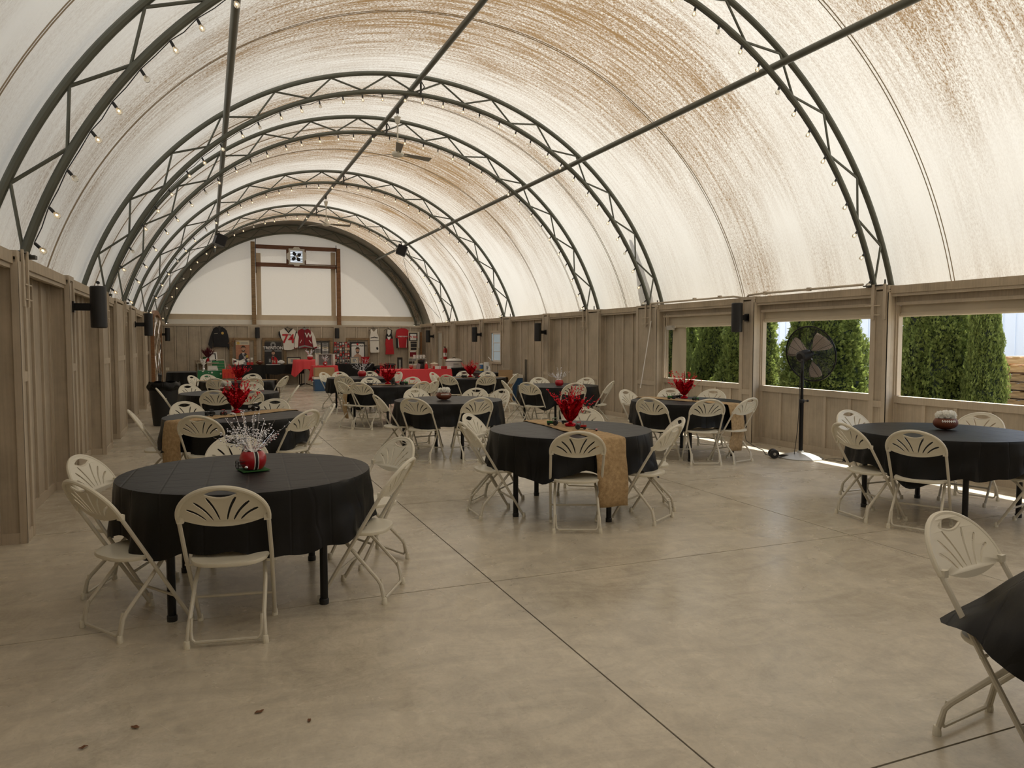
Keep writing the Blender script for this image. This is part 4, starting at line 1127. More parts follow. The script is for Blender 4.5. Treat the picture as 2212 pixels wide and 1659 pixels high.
foil_vase(8, *at_z(516, 821.5, ZC).xy, 'red foil centrepiece on the farthest left table', 1.0, 8)
foil_vase(10, *at_z(838, 830.5, ZC).xy, 'shiny red foil centrepiece on the third middle table', 1.05, 10)
foil_vase(11, TABLES[11][0] - .03, TABLES[11][1] + .1, 'red foil centrepiece on the farthest right table', 1.0, 12)
c = at_z(547, 1016, ZC); helmet_vase(c.x, c.y, 0.22, 'large red helmet vase with silver spray on the front left table', 1.0, True)
c = at_z(1208, 834.5, ZC); helmet_vase(c.x, c.y, 2.4, 'small red helmet vase with silver spray on the right wall table', .95, False, 8, False, False)
helmet_vase(3.36, 17.55, 2.0, 'red helmet vase with curly silver spray on the farthest middle table', 1.15, False, 9, False, False)
c = at_z(2042, 928, ZC); football_vase(c.x, c.y, -.5, 'brown football vase with white flowers on the front right table', 1.0)
c = at_z(959, 864, ZC); football_vase(c.x, c.y, -.05, 'brown football vase with white flowers on the second middle table', 1.0)
c = at_z(489, 849, ZC); football_vase(c.x, c.y, -1.2, 'brown football vase with white flowers on the third left table', 1.1)

# ================================================================ TOYS ON THE RUNNERS
def wheel(parent, x, y, r, w, m='toy_black', hub=None):
    b = MB(); b.lathe([(r * .55, -w / 2), (r * .9, -w / 2), (r, -w / 4), (r, w / 4), (r * .9, w / 2), (r * .55, w / 2)], 14, Matrix.Rotation(PI / 2, 4, 'X'))
    o = b.build('wheel', m, parent); o.location = (x, y, r)
    b = MB(); b.lathe([(r * .6, -w * .3), (r * .6, w * .3)], 10, Matrix.Rotation(PI / 2, 4, 'X')); b.build('hub', hub or 'toy_yellow', o)
def tractor(x, y, rz, c, label, s=1.0, hub='toy_yellow', cab=True, z=0.007):
    t = thing('toy_tractor', label, 'toy', (x, y, ZC + z), rz, 'toy farm machines on the runners'); t.scale = (s, s, s)
    wheel(t, -.028, .022, .021, .014, hub=hub); wheel(t, -.028, -.022, .021, .014, hub=hub); wheel(t, .030, .019, .012, .010, hub=hub); wheel(t, .030, -.019, .012, .010, hub=hub)
    b = MB(); b.box(-.040, .045, -.007, .007, .012, .022); b.build('chassis', 'toy_black', t, False)
    b = MB(); b.box(-.002, .046, -.011, .011, .022, .038); b.box(-.04, -.002, -.012, .012, .022, .030); b.build('hood', c, t, False)
    b = MB(); b.tube([(.02, .004, .038), (.02, .004, .058)], .002, 5); b.build('exhaust_pipe', 'toy_black', t)
    if cab:
        for q in (-.034, -.006):
            for w in (-.011, .011):
                b = MB(); b.tube([(q, w, .030), (q, w, .060)], .0015, 4); b.build('cab_post', 'toy_black', t)
        b = MB(); b.box(-.038, -.002, -.014, .014, .060, .064); b.build('cab_roof', c, t, False)
    b = MB(); b.tube([(-.008, 0, .03), (-.014, 0, .045)], .0015, 4); b.build('steering_post', 'toy_black', t)
def implement(x, y, rz, c, label, s=1.0):
    t = thing('toy_implement', label, 'toy', (x, y, ZC + .007), rz, 'toy farm machines on the runners'); t.scale = (s, s, s)
    b = MB(); b.tube([(.05, 0, .012), (0, 0, .014), (-.03, .03, .014)], .002, 5); b.tube([(0, 0, .014), (-.03, -.03, .014)], .002, 5); b.build('drawbar', 'toy_black', t)
    b = MB(); b.box(-.045, -.025, -.04, .04, .012, .018); b.build('frame', c, t, False)
    for q in (-.032, -.016, 0, .016, .032):
        b = MB(); b.tube([(-.035, q, .012), (-.045, q, .0)], .0018, 4); b.build('tine', 'toy_black', t)
    wheel(t, -.035, .044, .008, .006); wheel(t, -.035, -.044, .008, .006)
def toycar(x, y, rz, c, label):
    t = thing('toy_car', label, 'toy', (x, y, ZC + .007), rz, 'toy farm machines on the runners')
    b = MB(); b.box(-.03, .03, -.012, .012, .006, .016); b.box(-.018, .012, -.010, .010, .016, .024); b.build('body', c, t, False)
    for q in (-.018, .018):
        for w in (-.012, .012): wheel(t, q, w, .006, .004)
def P(px, py): v = at_z(px, py, ZC); return v.x, v.y
tractor(*P(1193, 920), 2.6, 'toy_green', 'green toy tractor left of the red foil centrepiece on the front middle table', 1.15)
tractor(*P(1222, 917), 2.7, 'toy_black', 'small dark toy tractor behind the red foil centrepiece on the front middle table', 0.9, 'toy_black')
implement(*P(1210, 916), -.5, 'toy_red', 'tiny red toy implement behind the green toy tractor on the front middle table', .7)
tractor(*P(1255, 929), -.4, 'toy_red', 'red toy tractor right of the foil centrepiece on the front middle table', 1.1, 'toy_black')
implement(*P(1281, 932), 2.6, 'toy_red', 'red toy harrow behind the red toy tractor on the front middle table', .9)
tractor(*P(1450, 863), 2.9, 'toy_green', 'green toy tractor on the runner beside the pedestal fan', 1.2)
tractor(*P(1466, 861), 2.9, 'toy_black', 'dark toy tractor by the foil centrepiece on the fan-side table', 1.1)
tractor(*P(1503, 866), 0.2, 'toy_green', 'dark green toy tractor right of the centrepiece on the fan-side table', 1.0)
implement(*P(1516, 867), 2.9, 'toy_red', 'red toy implement at the right of the runner on the fan-side table', .9)
tractor(*P(453, 899), -2.8, 'toy_black', 'black toy tractor at the left of the runner on the second left table', 1.1, 'toy_red')
implement(*P(464, 900), 0.2, 'toy_black', 'black toy implement on the second left table', 1.0)
tractor(*P(484, 898), 1.2, 'toy_red', 'dark red toy tractor left of the centrepiece on the second left table', 1.0, 'toy_black')
toycar(*P(502, 897), 0.3, 'toy_white', 'small white toy car beside the centrepiece on the second left table')
implement(*P(529, 891), 0.3, 'toy_red', 'flat red toy implement right of the centrepiece on the second left table', 1.0)
tractor(*P(547, 888), 2.2, 'toy_white', 'black and silver toy tractor on the second left table', 1.5, 'toy_black')
tractor(*P(799, 833), 0.3, 'toy_black', 'black toy tractor at the left of the runner on the third middle table', 1.1)
toycar(*P(815, 832), 0.1, 'toy_white', 'white toy car on the third middle table')
tractor(*P(851, 832), 2.9, 'toy_black', 'dark toy tractor right of the centrepiece on the third middle table', 1.1)
implement(*P(862, 832), 0.1, 'toy_black', 'black toy implement on the third middle table', 1.0)
tractor(*P(873, 832), 0.2, 'toy_green', 'big green toy tractor at the right of the third middle table', 1.6)
tractor(*P(1003, 816), 0.2, 'toy_black', 'dark toy tractor left of the centrepiece on the farthest right table', 1.3)
tractor(*P(1032, 817), 0.2, 'toy_red', 'red toy tractor right of the centrepiece on the farthest right table', 1.1)
toycar(*P(502, 820), 0.1, 'toy_red', 'tiny red toy car on the farthest left table')

# ================================================================ PEDESTAL FAN
fx, fy = 7.55, 7.95
t = thing('pedestal_fan', 'large black pedestal fan with wire cage standing by the second window', 'fan', (fx, fy, 0), 0)
b = MB(); b.lathe([(0.30, 0.0), (0.30, 0.012), (0.24, 0.035), (0.12, 0.062), (0.05, 0.075), (0.035, 0.10)], 36); b.build('base', 'grey_metal', t)
b = MB(); b.tube([(0, 0, .07), (0, 0, .80)], .028, 14); b.build('lower_pole', 'black_metal', t)
b = MB(); b.tube([(0, 0, .78), (0, 0, 1.22)], .021, 12); b.build('upper_pole', 'black_metal', t)
b = MB(); b.lathe([(0.034, .76), (0.036, .765), (.036, .80), (.03, .81)], 14); b.tube([(.03, 0, .785), (.09, -.01, .785)], .007, 6); b.ball((.095, -.01, .785), .018, 8, 6); b.build('clamp_knob', 'black_plastic', t)
FD = Vector((0.95, 0.20, 0.16)).normalized()          # blowing direction, away to the right
HQ = FD.to_track_quat('Z', 'Y').to_matrix().to_4x4()
HC = Vector((0.235, 0.10, 1.43))
TM = Matrix.Translation(HC) @ HQ
b = MB(); b.lathe([(0.0001, -.26), (.05, -.255), (.075, -.23), (.08, -.15), (.075, -.07), (.05, -.05), (0.0001, -.05)], 18, TM); b.build('motor', 'black_plastic', t)
b = MB(); b.tube([(0, 0, 1.2), (0.0, 0.0, 1.33), tuple(TM @ Vector((0, 0, -.20)))], .022, 10); b.build('yoke', 'black_plastic', t)
RC = 0.385
b = MB()
for zz_, dz in ((-.085, -1), (.075, 1)):
    for k in range(27):
        r = .06 + (RC - .06) * k / 26
        z = zz_ * (1 - (r / RC) ** 3 * .8)
        b.tube([TM @ Vector((r * math.cos(2 * PI * q / 40), r * math.sin(2 * PI * q / 40), z)) for q in range(40)], .0021, 3, closed=True)
    for k in range(16):
        a = 2 * PI * k / 16
        b.tube([TM @ Vector((r * math.cos(a), r * math.sin(a), zz_ * (1 - (r / RC) ** 3 * .8))) for r in (.03, .12, .2, .28, .34, RC)], .0024, 4)
o = b.build('cage', 'black_metal', t); o['kind'] = 'stuff'
b = MB(); b.tube([TM @ Vector((RC * math.cos(2 * PI * q / 48), RC * math.sin(2 * PI * q / 48), 0)) for q in range(48)], .010, 8, closed=True); b.build('cage_rim', 'black_metal', t)
for k in range(3):
    a0 = 2 * PI * k / 3 + 0.35
    b = MB()
    def fn(u, v, a0=a0):
        r = .07 + .27 * v; w = (.20 + .30 * math.sin(v * 2.2)) * (1 - .15 * v)
        a = a0 + (u - .5) * w * 2.1; return TM @ Vector((r * math.cos(a), r * math.sin(a), (u - .5) * .085))
    b.grid(8, 8, fn); o = b.build('blade', 'fan_blade', t); m = o.modifiers.new('thickness', 'SOLIDIFY'); m.thickness = 0.003
b = MB(); b.lathe([(.04, -.05), (.05, 0), (.03, .04), (0.0001, .05)], 14, TM); b.build('hub', 'black_plastic', t)
# its dolly wheels lying beside the base, and the power cord
t = thing('fan_wheel_bracket', 'black two-wheeled bracket lying on the floor beside the fan base', 'bracket', (7.30, 8.02, 0), -0.5)
for q in (-.05, .05):
    b = MB(); b.lathe([(.012, -.02), (.055, -.022), (.062, -.012), (.062, .012), (.055, .022), (.012, .02)], 20, Matrix.Translation((-.12, q, .062)) @ Matrix.Rotation(PI / 2, 4, 'X')); w_ = b.build('wheel', 'black_plastic', t)
    b = MB(); b.lathe([(.02, -.0235), (.02, .0235)], 12, Matrix.Translation((-.12, q, .062)) @ Matrix.Rotation(PI / 2, 4, 'X')); b.build('hub', 'grey_metal', w_)
b = MB(); b.tube([(-.12, -.1, .062), (-.12, .1, .062)], .008, 6); b.build('axle', 'grey_metal', t)
b = MB(); b.box(-.10, .16, -.03, .03, .03, .045); b.build('plate', 'black_metal', t, False)
b = MB()
b.tube([(7.93, 9.50, .34), (7.86, 9.50, .22), (7.78, 9.35, .05), (7.72, 9.1, .006), (7.55, 8.7, .006), (7.3, 8.35, .006), (7.28, 8.15, .006), (7.37, 8.02, .006), (7.42, 7.93, .05), (7.46, 7.92, .4), (7.49, 7.93, .75), (7.5, 7.94, 1.05), (7.53, 7.93, 1.32)], .005, 6)
tag(b.build('power_cord', 'black_plastic'), 'black fan power cord running from the wall outlet across the floor', 'cord')
b = MB(); b.tube([(7.72, 7.6, .006), (7.8, 7.4, .006), (7.9, 7.5, .006), (7.95, 7.62, .006), (7.85, 7.7, .006), (7.7, 7.66, .006)], .003, 5)
tag(b.build('loose_wire', 'black_plastic'), 'thin wire loop lying on the floor behind the fan base', 'wire')
def outlet(x, y, z, sx, label):
    t = thing('wall_outlet', label, 'outlet', (x, y, z))
    b = MB(); b.box(-.006 if sx > 0 else 0, 0 if sx > 0 else .006, -.035, .035, -.057, .057); b.build('cover_plate', 'outlet', t, False)
    for q in (-.02, .02):
        b = MB(); b.cbox(((-.008 if sx > 0 else .008), 0, q), (.003, .03, .026)); b.build('socket', 'white_plastic', t, False)
outlet(XRF - .001, 9.62, .37, 1, 'cream wall outlet on the pilaster behind the fan cord')
t = thing('light_switch', 'cream double switch plate low on the back wall at far left', 'switch', (at_y(362, 797, YB).x, YB - .001, at_y(362, 797, YB).z))
b = MB(); b.box(-.06, .06, -.006, 0, -.06, .06); b.build('cover_plate', 'outlet', t, False)
for q in (-.025, .025):
    b = MB(); b.box(q - .012, q + .012, -.010, -.006, -.03, .03); b.build('rocker', 'white_plastic', t, False)

# ================================================================ CEILING FANS
def ceiling_fan(x, y, zt, s, rz, label, drop=.62):
    t = thing('ceiling_fan', label, 'fan', (x, y, zt), rz)
    t.scale = (s, s, s)
    b = MB(); b.tube([(0, 0, 0.02), (0, 0, -.06)], .03, 8); b.tube([(-.02, 0, -.06), (0, 0, -.13)], .004, 4); b.tube([(.02, 0, -.06), (0, 0, -.13)], .004, 4); b.build('hook', 'steel_dark', t)
    b = MB(); b.lathe([(.062, -.13), (.058, -.14), (.035, -.24), (.018, -.25)], 18); b.build('canopy', 'fan_white', t)
    b = MB(); b.tube([(0, 0, -.25), (0, 0, -drop)], .013, 8); b.build('down_rod', 'fan_white', t)
    b = MB(); b.lathe([(.03, -drop), (.042, -drop - .04), (.044, -drop - .10), (.075, -drop - .12), (.105, -drop - .135), (.108, -drop - .17), (.085, -drop - .20), (.03, -drop - .215), (.0001, -drop - .215)], 24); b.build('motor_housing', 'fan_white', t)
    for k in range(3):
        a = 2 * PI * k / 3
        T = Matrix.Rotation(a, 4, 'Z') @ Matrix.Translation((0, 0, -drop - .15)) @ Matrix.Rotation(-0.30, 4, 'X')
        b = MB(); b.add([T @ Vector(v) for v in ((.12, -.045, -.002), (.70, -.075, -.002), (.72, .06, -.002), (.12, .045, -.002), (.12, -.045, .002), (.70, -.075, .002), (.72, .06, .002), (.12, .045, .002))],
                        [(0, 3, 2, 1), (4, 5, 6, 7), (0, 1, 5, 4), (1, 2, 6, 5), (2, 3, 7, 6), (3, 0, 4, 7)]); b.build('blade', 'fan_grey', t, False)
        b = MB(); b.box(.08, .2, -.015, .015, -.006, .006, T); b.build('blade_arm', 'fan_white', t, False)
ceiling_fan(3.40, 14.0, 5.94, 1.05, 0.35, 'white three-blade ceiling fan hanging from the centre purlin, nearer one')
ceiling_fan(3.40, 23.1, 5.94, 1.05, 0.15, 'small white ceiling fan hanging far back under the centre purlin')

# ================================================================ SPEAKERS
def box_speaker(px, py, Y, label, rz):
    v = at_y(px, py, Y)
    t = thing('box_speaker', label, 'speaker', v, rz, 'black box speakers on the purlins')
    T = Matrix.Rotation(.35, 4, 'Y')
    b = MB(); b.box(-.16, .16, -.14, .14, -.17, .17, T); b.build('cabinet', 'black_plastic', t, False)
    b = MB(); b.box(-.14, .14, -.150, -.141, -.15, .15, T); b.build('grille', 'black_matte', t, False)
    b = MB(); b.tube([(0, 0, .15), (-.02, 0, .26), (-.10, 0, .30)], .018, 6); b.build('bracket', 'steel_dark', t)
box_speaker(475, 519, 25.4, 'black box speaker hung near the left purlin', .3)
box_speaker(868, 541, 25.4, 'black box speaker hung on the right purlin', -.3)
def wall_speaker(x, y, z, nx, ny, label, h=.46, w=.165, off=.30):
    """slim black speaker on a short arm; (nx, ny) = wall normal"""
    rz = math.atan2(ny, nx) - PI / 2 + PI / 2
    t = thing('wall_speaker', label, 'speaker', (x, y, z), math.atan2(ny, nx), 'slim black wall speakers')
    b = MB(); b.lathe([(0.0001, -h / 2), (w * .5, -h / 2), (w * .56, -h / 2 + .01), (w * .56, h / 2 - .01), (w * .5, h / 2), (0.0001, h / 2)], 20, Matrix.Translation((off, 0, 0)), 0.9, 1.0); b.build('cabinet', 'black_plastic', t, True, 30)
    b = MB(); b.box(.012, off - w * .4, -.03, .03, -.04, .04); b.box(.001, .02, -.045, .045, -.06, .06); b.build('mount', 'black_metal', t, False)
for y, z, w in ((9.58, 1.98, 'right wall between the first two windows'), (17.2, 1.84, 'right wall beyond the helmet-vase table'), (22.0, 1.82, 'right wall left of the small window'), (27.3, 1.80, 'right wall next to the white door')):
    wall_speaker(XRF, y, z, -1, 0, 'slim black speaker on the ' + w, off=.2 if y < 10 else .22)
for y, z, w in ((9.38, 1.98, 'left wall pilaster nearest to view'), (17.0, 1.95, 'left wall above the trash can')):
    wall_speaker(XLF, y, z, 1, 0, 'slim black speaker on the ' + w, off=.25)
wall_speaker(XL, 28.5, 1.85, 1, 0, 'slim black speaker in the far left corner', off=.3)
for px, py, w in ((556, 719, 'left of the white number jersey'), (728, 720, 'right of the letterman jacket')):
    v = at_y(px, py, YB - .15); wall_speaker(v.x, YB - .046, v.z, 0, -1, 'slim black speaker on the back wall ' + w, h=.40, w=.15, off=.12)
# small camera on the left wall top, cord pull at the window table
t = thing('security_camera', 'small black security camera on top of the left wall', 'camera', (XLF - .02, 11.7, 2.34)); b = MB(); b.tube([(0, 0, 0), (0, 0, .05)], .01, 6); b.build('stand', 'white_plastic', t); b = MB(); b.tube([(0, .03, .07), (0, -.04, .07)], .022, 10); b.build('body', 'black_plastic', t)
b = MB(); a, c = Vector((7.93, 12.32, 2.0)), Vector((7.80, 12.45, .78))
b.tube([a, a.lerp(c, .5) + Vector((0, 0, -.01)), c, (7.79, 12.46, .70)], .009, 6); tag(b.build('pull_cord', 'white_plastic'), 'white pull pole hanging at the pilaster left of the first window', 'pole')

# ================================================================ LEFT SIDE: trash can, lattice screen, draped table
c = Vector((-0.78, 15.7, 0))
t = thing('trash_can', 'tall black trash can with bag folded over the rim by the left wall', 'trash can', c)
b = MB(); b.lathe([(.20, 0), (.205, .02), (.265, .74), (.275, .75), (.275, .80), (.25, .80), (.245, .70), (.19, .04)], 28); b.build('bin', 'black_plastic', t)
b = MB(); b.grid(60, 7, lambda u, v: Vector(((.262 + .035 * math.sin(v * 3.1) + .008 * math.sin(u * 60 + v * 4)) * math.cos(2 * PI * u * 60 / 59), (.262 + .035 * math.sin(v * 3.1) + .008 * math.sin(u * 60 + v * 4)) * math.sin(2 * PI * u * 60 / 59), .83 - .16 * v + .012 * math.sin(u * 44)))); b.build('bag', 'black_cloth', t, False)
# wooden lattice screen standing against the left wall
t = thing('wood_screen', 'tall arched wooden screen with twisted metal strips inside, standing at the left wall', 'screen', (XL + .30, 22.4, 0), 0)
H_ = 2.28; LY = 1.7
for y in (-LY, LY):
    b = MB(); b.box(-.04, .04, y - .07, y + .07, 0, H_); b.build('post', 'stain_wood', t, False)
b = MB()
for k in range(12):
    y0_, y1_ = -LY + 2 * LY * k / 12, -LY + 2 * LY * (k + 1) / 12
    z0_, z1_ = H_ + .16 * math.sin(PI * k / 12), H_ + .16 * math.sin(PI * (k + 1) / 12)
    b.add([Vector((x, y, z)) for (y, z) in ((y0_, z0_), (y1_, z1_)) for x in (-.04, .04) for z in (z - .12, z)], [(0, 1, 5, 4), (2, 6, 7, 3), (1, 3, 7, 5), (0, 4, 6, 2)])
b.build('arched_rail', 'stain_wood', t, False)
b = MB(); b.box(-.03, .03, -LY, LY, .05, .17); b.build('bottom_rail', 'stain_wood', t, False)
rnd = random.Random(5)
for k in range(11):
    y = -LY + .15 + (2 * LY - .3) * k / 10
    pts = [(0.02 * math.sin(q * 1.3 + k), y + .07 * math.sin(q * 1.1 + k * 2) + rnd.uniform(-.02, .02), .18 + 2.08 * q / 14) for q in range(15)]
    b = MB(); b.tube(pts, [.022 + .012 * math.sin(q * 1.9 + k) for q in range(15)], 6); b.build('twisted_strip', 'drift' if k % 3 else 'silver', t)
b = MB(); b.lathe([(.05, .5), (.09, .52), (.10, .70), (.05, .74)], 10); b.build('dark_pot', 'black_plastic', t)

def draped_table(name, label, x0, x1, y0, y1, zt, drop, m, seed, cat='table', legs=True, legm='black_metal', corner=.08, label2=None, top_m='table_board'):
    """rectangular folding table (thing) with a loose cloth (own thing)"""
    cx_, cy_ = (x0 + x1) / 2, (y0 + y1) / 2; w, d = (x1 - x0) / 2, (y1 - y0) / 2
    t = thing(name, label, cat, (cx_, cy_, 0))
    b = MB(); b.box(-w, w, -d, d, zt - .03, zt); b.build('tabletop', top_m, t, False)
    if legs:
        for sx in (-1, 1):
            for sy in (-1, 1):
                b = MB(); b.tube([(sx * (w - .12), sy * (d - .07), 0), (sx * (w - .12), sy * (d - .07), zt - .03)], .016, 8); b.build('leg', legm, t)
    rnd = random.Random(seed); pw, pd = w + .004, d + .004
    per = []; n_ = 18
    for (ax, ay, bx_, by) in ((-pw, -pd, pw, -pd), (pw, -pd, pw, pd), (pw, pd, -pw, pd), (-pw, pd, -pw, -pd)):
        for k in range(n_):
            per.append((ax + (bx_ - ax) * k / n_, ay + (by - ay) * k / n_, k / n_))
    N_ = len(per); ph = rnd.uniform(0, 6)
    vs = [Vector((px, py, zt + .003)) for px, py, _ in per]; rows = 6; fs = []
    for j in range(1, rows + 1):
        v = j / rows
        for i, (px, py, q) in enumerate(per):
            cd = min(q, 1 - q) * 2          # 0 at the corners
            out = .012 * v + .016 * v * math.sin(i * 1.25 + ph) + corner * v * max(0, 1 - cd * 4)
            l = math.hypot(px / pw, py / pd); nx = px / pw if abs(px) >= pw - 1e-4 else 0; ny = py / pd if abs(py) >= pd - 1e-4 else 0
            ln = math.hypot(nx, ny) or 1
            dz = drop * v * (1 + .05 * math.sin(i * .7 + ph)) + (.30 * drop * v * max(0, 1 - cd * 4) if corner > .05 else 0)
            vs.append(Vector((px + nx / ln * out, py + ny / ln * out, zt + .003 - dz)))
        for i in range(N_):
            i2 = (i + 1) % N_; fs.append(((j - 1) * N_ + i, (j - 1) * N_ + i2, j * N_ + i2, j * N_ + i))
    fs.append(tuple(range(N_)))
    b = MB(); b.add(vs, fs); o = b.build('table_cover', m, None, True, 50); o.location = (cx_, cy_, .001)
    tag(o, label2 or ('cloth over the ' + label), 'tablecloth')
    return t
draped_table('side_table', 'low folding table in the far left corner beside the wooden screen', -1.05, -.30, 22.6, 23.6, .74, .52, 'black_cloth', 3, label2='black cloth with long corners over the small table by the screen')

# ================================================================ OUTSIDE: cedars, pale metal building, pallets
def cedar_meshes(seed, h, r0, n):
    rnd = random.Random(seed)
    def R(z, a):
        t = z / h
        return r0 * (1 - t ** 1.35) * (0.86 + 0.22 * noise.noise(Vector((math.cos(a) * 1.6, math.sin(a) * 1.6, z * 1.3 + seed))) + 0.26 * noise.noise(Vector((math.cos(a) * 4.2, math.sin(a) * 4.2, z * 3.2 + seed)))) + 0.02
    vs, fs = [], []
    for i in range(n):
        z = h * (1 - math.sqrt(rnd.random())) * 0.98 if rnd.random() < .5 else rnd.random() * h * .98
        a = rnd.uniform(0, 2 * PI); rr = R(z, a) * rnd.uniform(0.84, 1.07)
        o = Vector((rr * math.cos(a), rr * math.sin(a), z + .03))
        out = Vector((math.cos(a), math.sin(a), rnd.uniform(.4, 1.5))).normalized()
        side = Vector((-math.sin(a), math.cos(a), 0)) * math.cos(q := rnd.uniform(0, PI)) + Vector((0, 0, 1)).cross(Vector((-math.sin(a), math.cos(a), 0))) * math.sin(q)
        side = (side - out * side.dot(out)).normalized(); nn = out.cross(side)
        L_ = rnd.uniform(.045, .10)
        for k in (-1.5, -.5, .5, 1.5):
            d = (out + side * k * .42 + nn * rnd.uniform(-.12, .12)).normalized(); w = L_ * .12
            m = o + d * L_ * .55; e = o + d * L_ * (1.0 - .12 * abs(k)) + Vector((0, 0, -.008))
            p = len(vs); vs += [o, m + side * w - nn * .003, e, m - side * w + nn * .003]; fs.append((p, p + 1, p + 2, p + 3))
    b = MB(); b.add(vs, fs); me = bpy.data.meshes.new('foliage'); me.from_pydata([tuple(v) for v in b.v], [], b.f); me.materials.append(M['cedar']); me.update()
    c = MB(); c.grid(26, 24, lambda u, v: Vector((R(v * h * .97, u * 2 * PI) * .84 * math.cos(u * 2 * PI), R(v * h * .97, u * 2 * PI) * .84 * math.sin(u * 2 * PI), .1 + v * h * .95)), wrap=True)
    core = c.mesh('inner_foliage', 'cedar_core_shade')
    return me, core
CT = [cedar_meshes(1, 4.6, 1.0, 30000), cedar_meshes(2, 4.6, 1.0, 30000)]
b = MB(); b.tube([(0, 0, 0), (0, 0, 1.0)], [.09, .06], 8); TRUNK = b.mesh('trunk', 'bark')
CED = [(10.35, 7.36, .33, .85, 'slim right cedar leaning against the big one, seen through the nearest window'), (10.45, 8.20, .68, 1.15, 'big broad cedar seen through the nearest window'), (10.45, 10.45, .86, 1.15, 'big cedar behind the pedestal fan'),
       (10.4, 12.45, .72, 1.05, 'sunlit cedar at the left edge of the second window'), (10.5, 13.62, .60, 1.0, 'dark cedar at the right of the first window'), (10.5, 14.95, .66, 1.0, 'dark cedar at the left of the first window'), (9.25, 13.66, .46, 1.42, 'tall narrow cedar whose shadow falls on the roof'), (10.6, 16.4, .8, 1.0, 'farthest cedar beyond the first window')]
for i, (x, y, r, h, lab) in enumerate(CED):
    t = thing('cedar_tree', lab, 'tree', (x, y, -.13), i * 1.3, 'cedars outside the windows'); t.scale = (r, r, h)
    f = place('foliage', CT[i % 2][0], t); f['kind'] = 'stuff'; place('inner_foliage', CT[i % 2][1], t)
    place('trunk', TRUNK, t)
t = thing('metal_building', 'pale blue ribbed metal building behind the cedars', 'building', (17.5, 15, -.13))
for k in range(26):
    y0_ = -22 + k * 1.8
    b = MB(); b.box(0, .1, y0_, y0_ + 1.79, 0, 5.2)
    for q in range(6): b.box(-.03, -.001, y0_ + .1 + q * .3, y0_ + .14 + q * .3, 0, 5.2)
    b.build('wall_panel', 'blue_white', t, False)
b = MB(); b.box(-.25, .3, -22, 25, 5.2, 5.4); b.build('eave', 'white_plastic', t, False)
b = MB(); b.tube([(-.12, -1.65, 5.1), (-.12, -1.65, .0)], .06, 8); b.build('downpipe', 'blue_white', t)
pal = []
for k in range(10):
    z0_ = -.13 + k * .148
    t = thing('wood_pallet', ['bottom pallet of the stack outside the nearest window', 'top pallet of the stack outside the nearest window'][k == 9] if k in (0, 9) else 'wooden pallet inside the stack outside the nearest window, %s from the ground' % ['', 'second', 'third', 'fourth', 'fifth', 'sixth', 'seventh', 'eighth', 'ninth'][k], 'pallet', (13.4 + .02 * (k % 3), 8.3 - .03 * (k % 2), z0_), .06 * (k % 2), 'pallets in the outdoor stack')
    for y in (-.5, -.3, -.1, .1, .3, .5):
        b = MB(); b.box(-.6, .6, y - .06, y + .06, .125, .145); b.build('deck_board', 'pallet_wood' if k > 7 else 'barn_wood', t, False)
    for y in (-.5, 0, .5):
        b = MB(); b.box(-.6, .6, y - .05, y + .05, 0, .02); b.build('bottom_board', 'pallet_wood' if k > 7 else 'barn_wood', t, False)
    for x in (-.56, 0, .56):
        b = MB(); b.box(x - .02, x + .02, -.55, .55, .021, .124); b.build('stringer', 'pallet_wood' if k > 7 else 'barn_wood', t, False)

# ================================================================ BACK WALL DISPLAY
def A_(u, v): return (480 + u * .12658, 690 + v * .12658)
def B_(u, v): return (740 + u * .09946, 690 + v * .09946)
def C_(u, v): return (400 + u * .09643, 690 + v * .09643)
def D_(u, v): return (880 + u * .12658, 680 + v * .12658)
YW = YB - .023
def w2(p, Y=YW): v = at_y(p[0], p[1], Y); return (v.x, v.z)
def sheet(name, pts, Y, m, parent, th=.012, holes=(), ripple=0.0):
    """flat extruded shape standing in the plane y = Y (front) .. Y + th; pts are (x, z)"""
    b = MB(); b.prism(pts, th, lambda u, w, d: Vector((u, Y + d + ripple * math.sin(u * 38 + w * 5), w)), holes)
    return b.build(name, m, parent, False)
def blk(name, x0, x1, y0, y1, z0, z1, m, parent):
    b = MB(); b.box(min(x0, x1), max(x0, x1), y0, y1, min(z0, z1), max(z0, z1)); return b.build(name, m, parent, False)
def rectpx(p, q, Y): a, c = w2(p, Y), w2(q, Y); return min(a[0], c[0]), max(a[0], c[0]), min(a[1], c[1]), max(a[1], c[1])
def put_text(s_, x, y, z, size, m, parent, ry=0, d=.002):
    o = place('lettering', text_mesh(s_, size, m, d), parent, (x, y, z)); o.rotation_euler = (PI / 2, 0, 0); return o
def ell(cx_, cz_, rx, rz_, n=16, a0=0, a1=2 * PI): return [(cx_ + rx * math.cos(a0 + (a1 - a0) * k / n), cz_ + rz_ * math.sin(a0 + (a1 - a0) * k / n)) for k in range(n)]
def hanger(parent, x, z, Y, w=.2):
    b = MB(); b.tube([(x - w, Y - .02, z - .10), (x - w * .6, Y - .03, z - .045), (x, Y - .03, z), (x + w * .6, Y - .03, z - .045), (x + w, Y - .02, z - .10)], .009, 6)
    b.tube([(x, Y - .03, z), (x + .012, Y - .03, z + .03), (x, Y - .025, z + .055), (x - .02, Y - .01, z + .05)], .003, 5); b.build('hanger', 'black_plastic', parent)
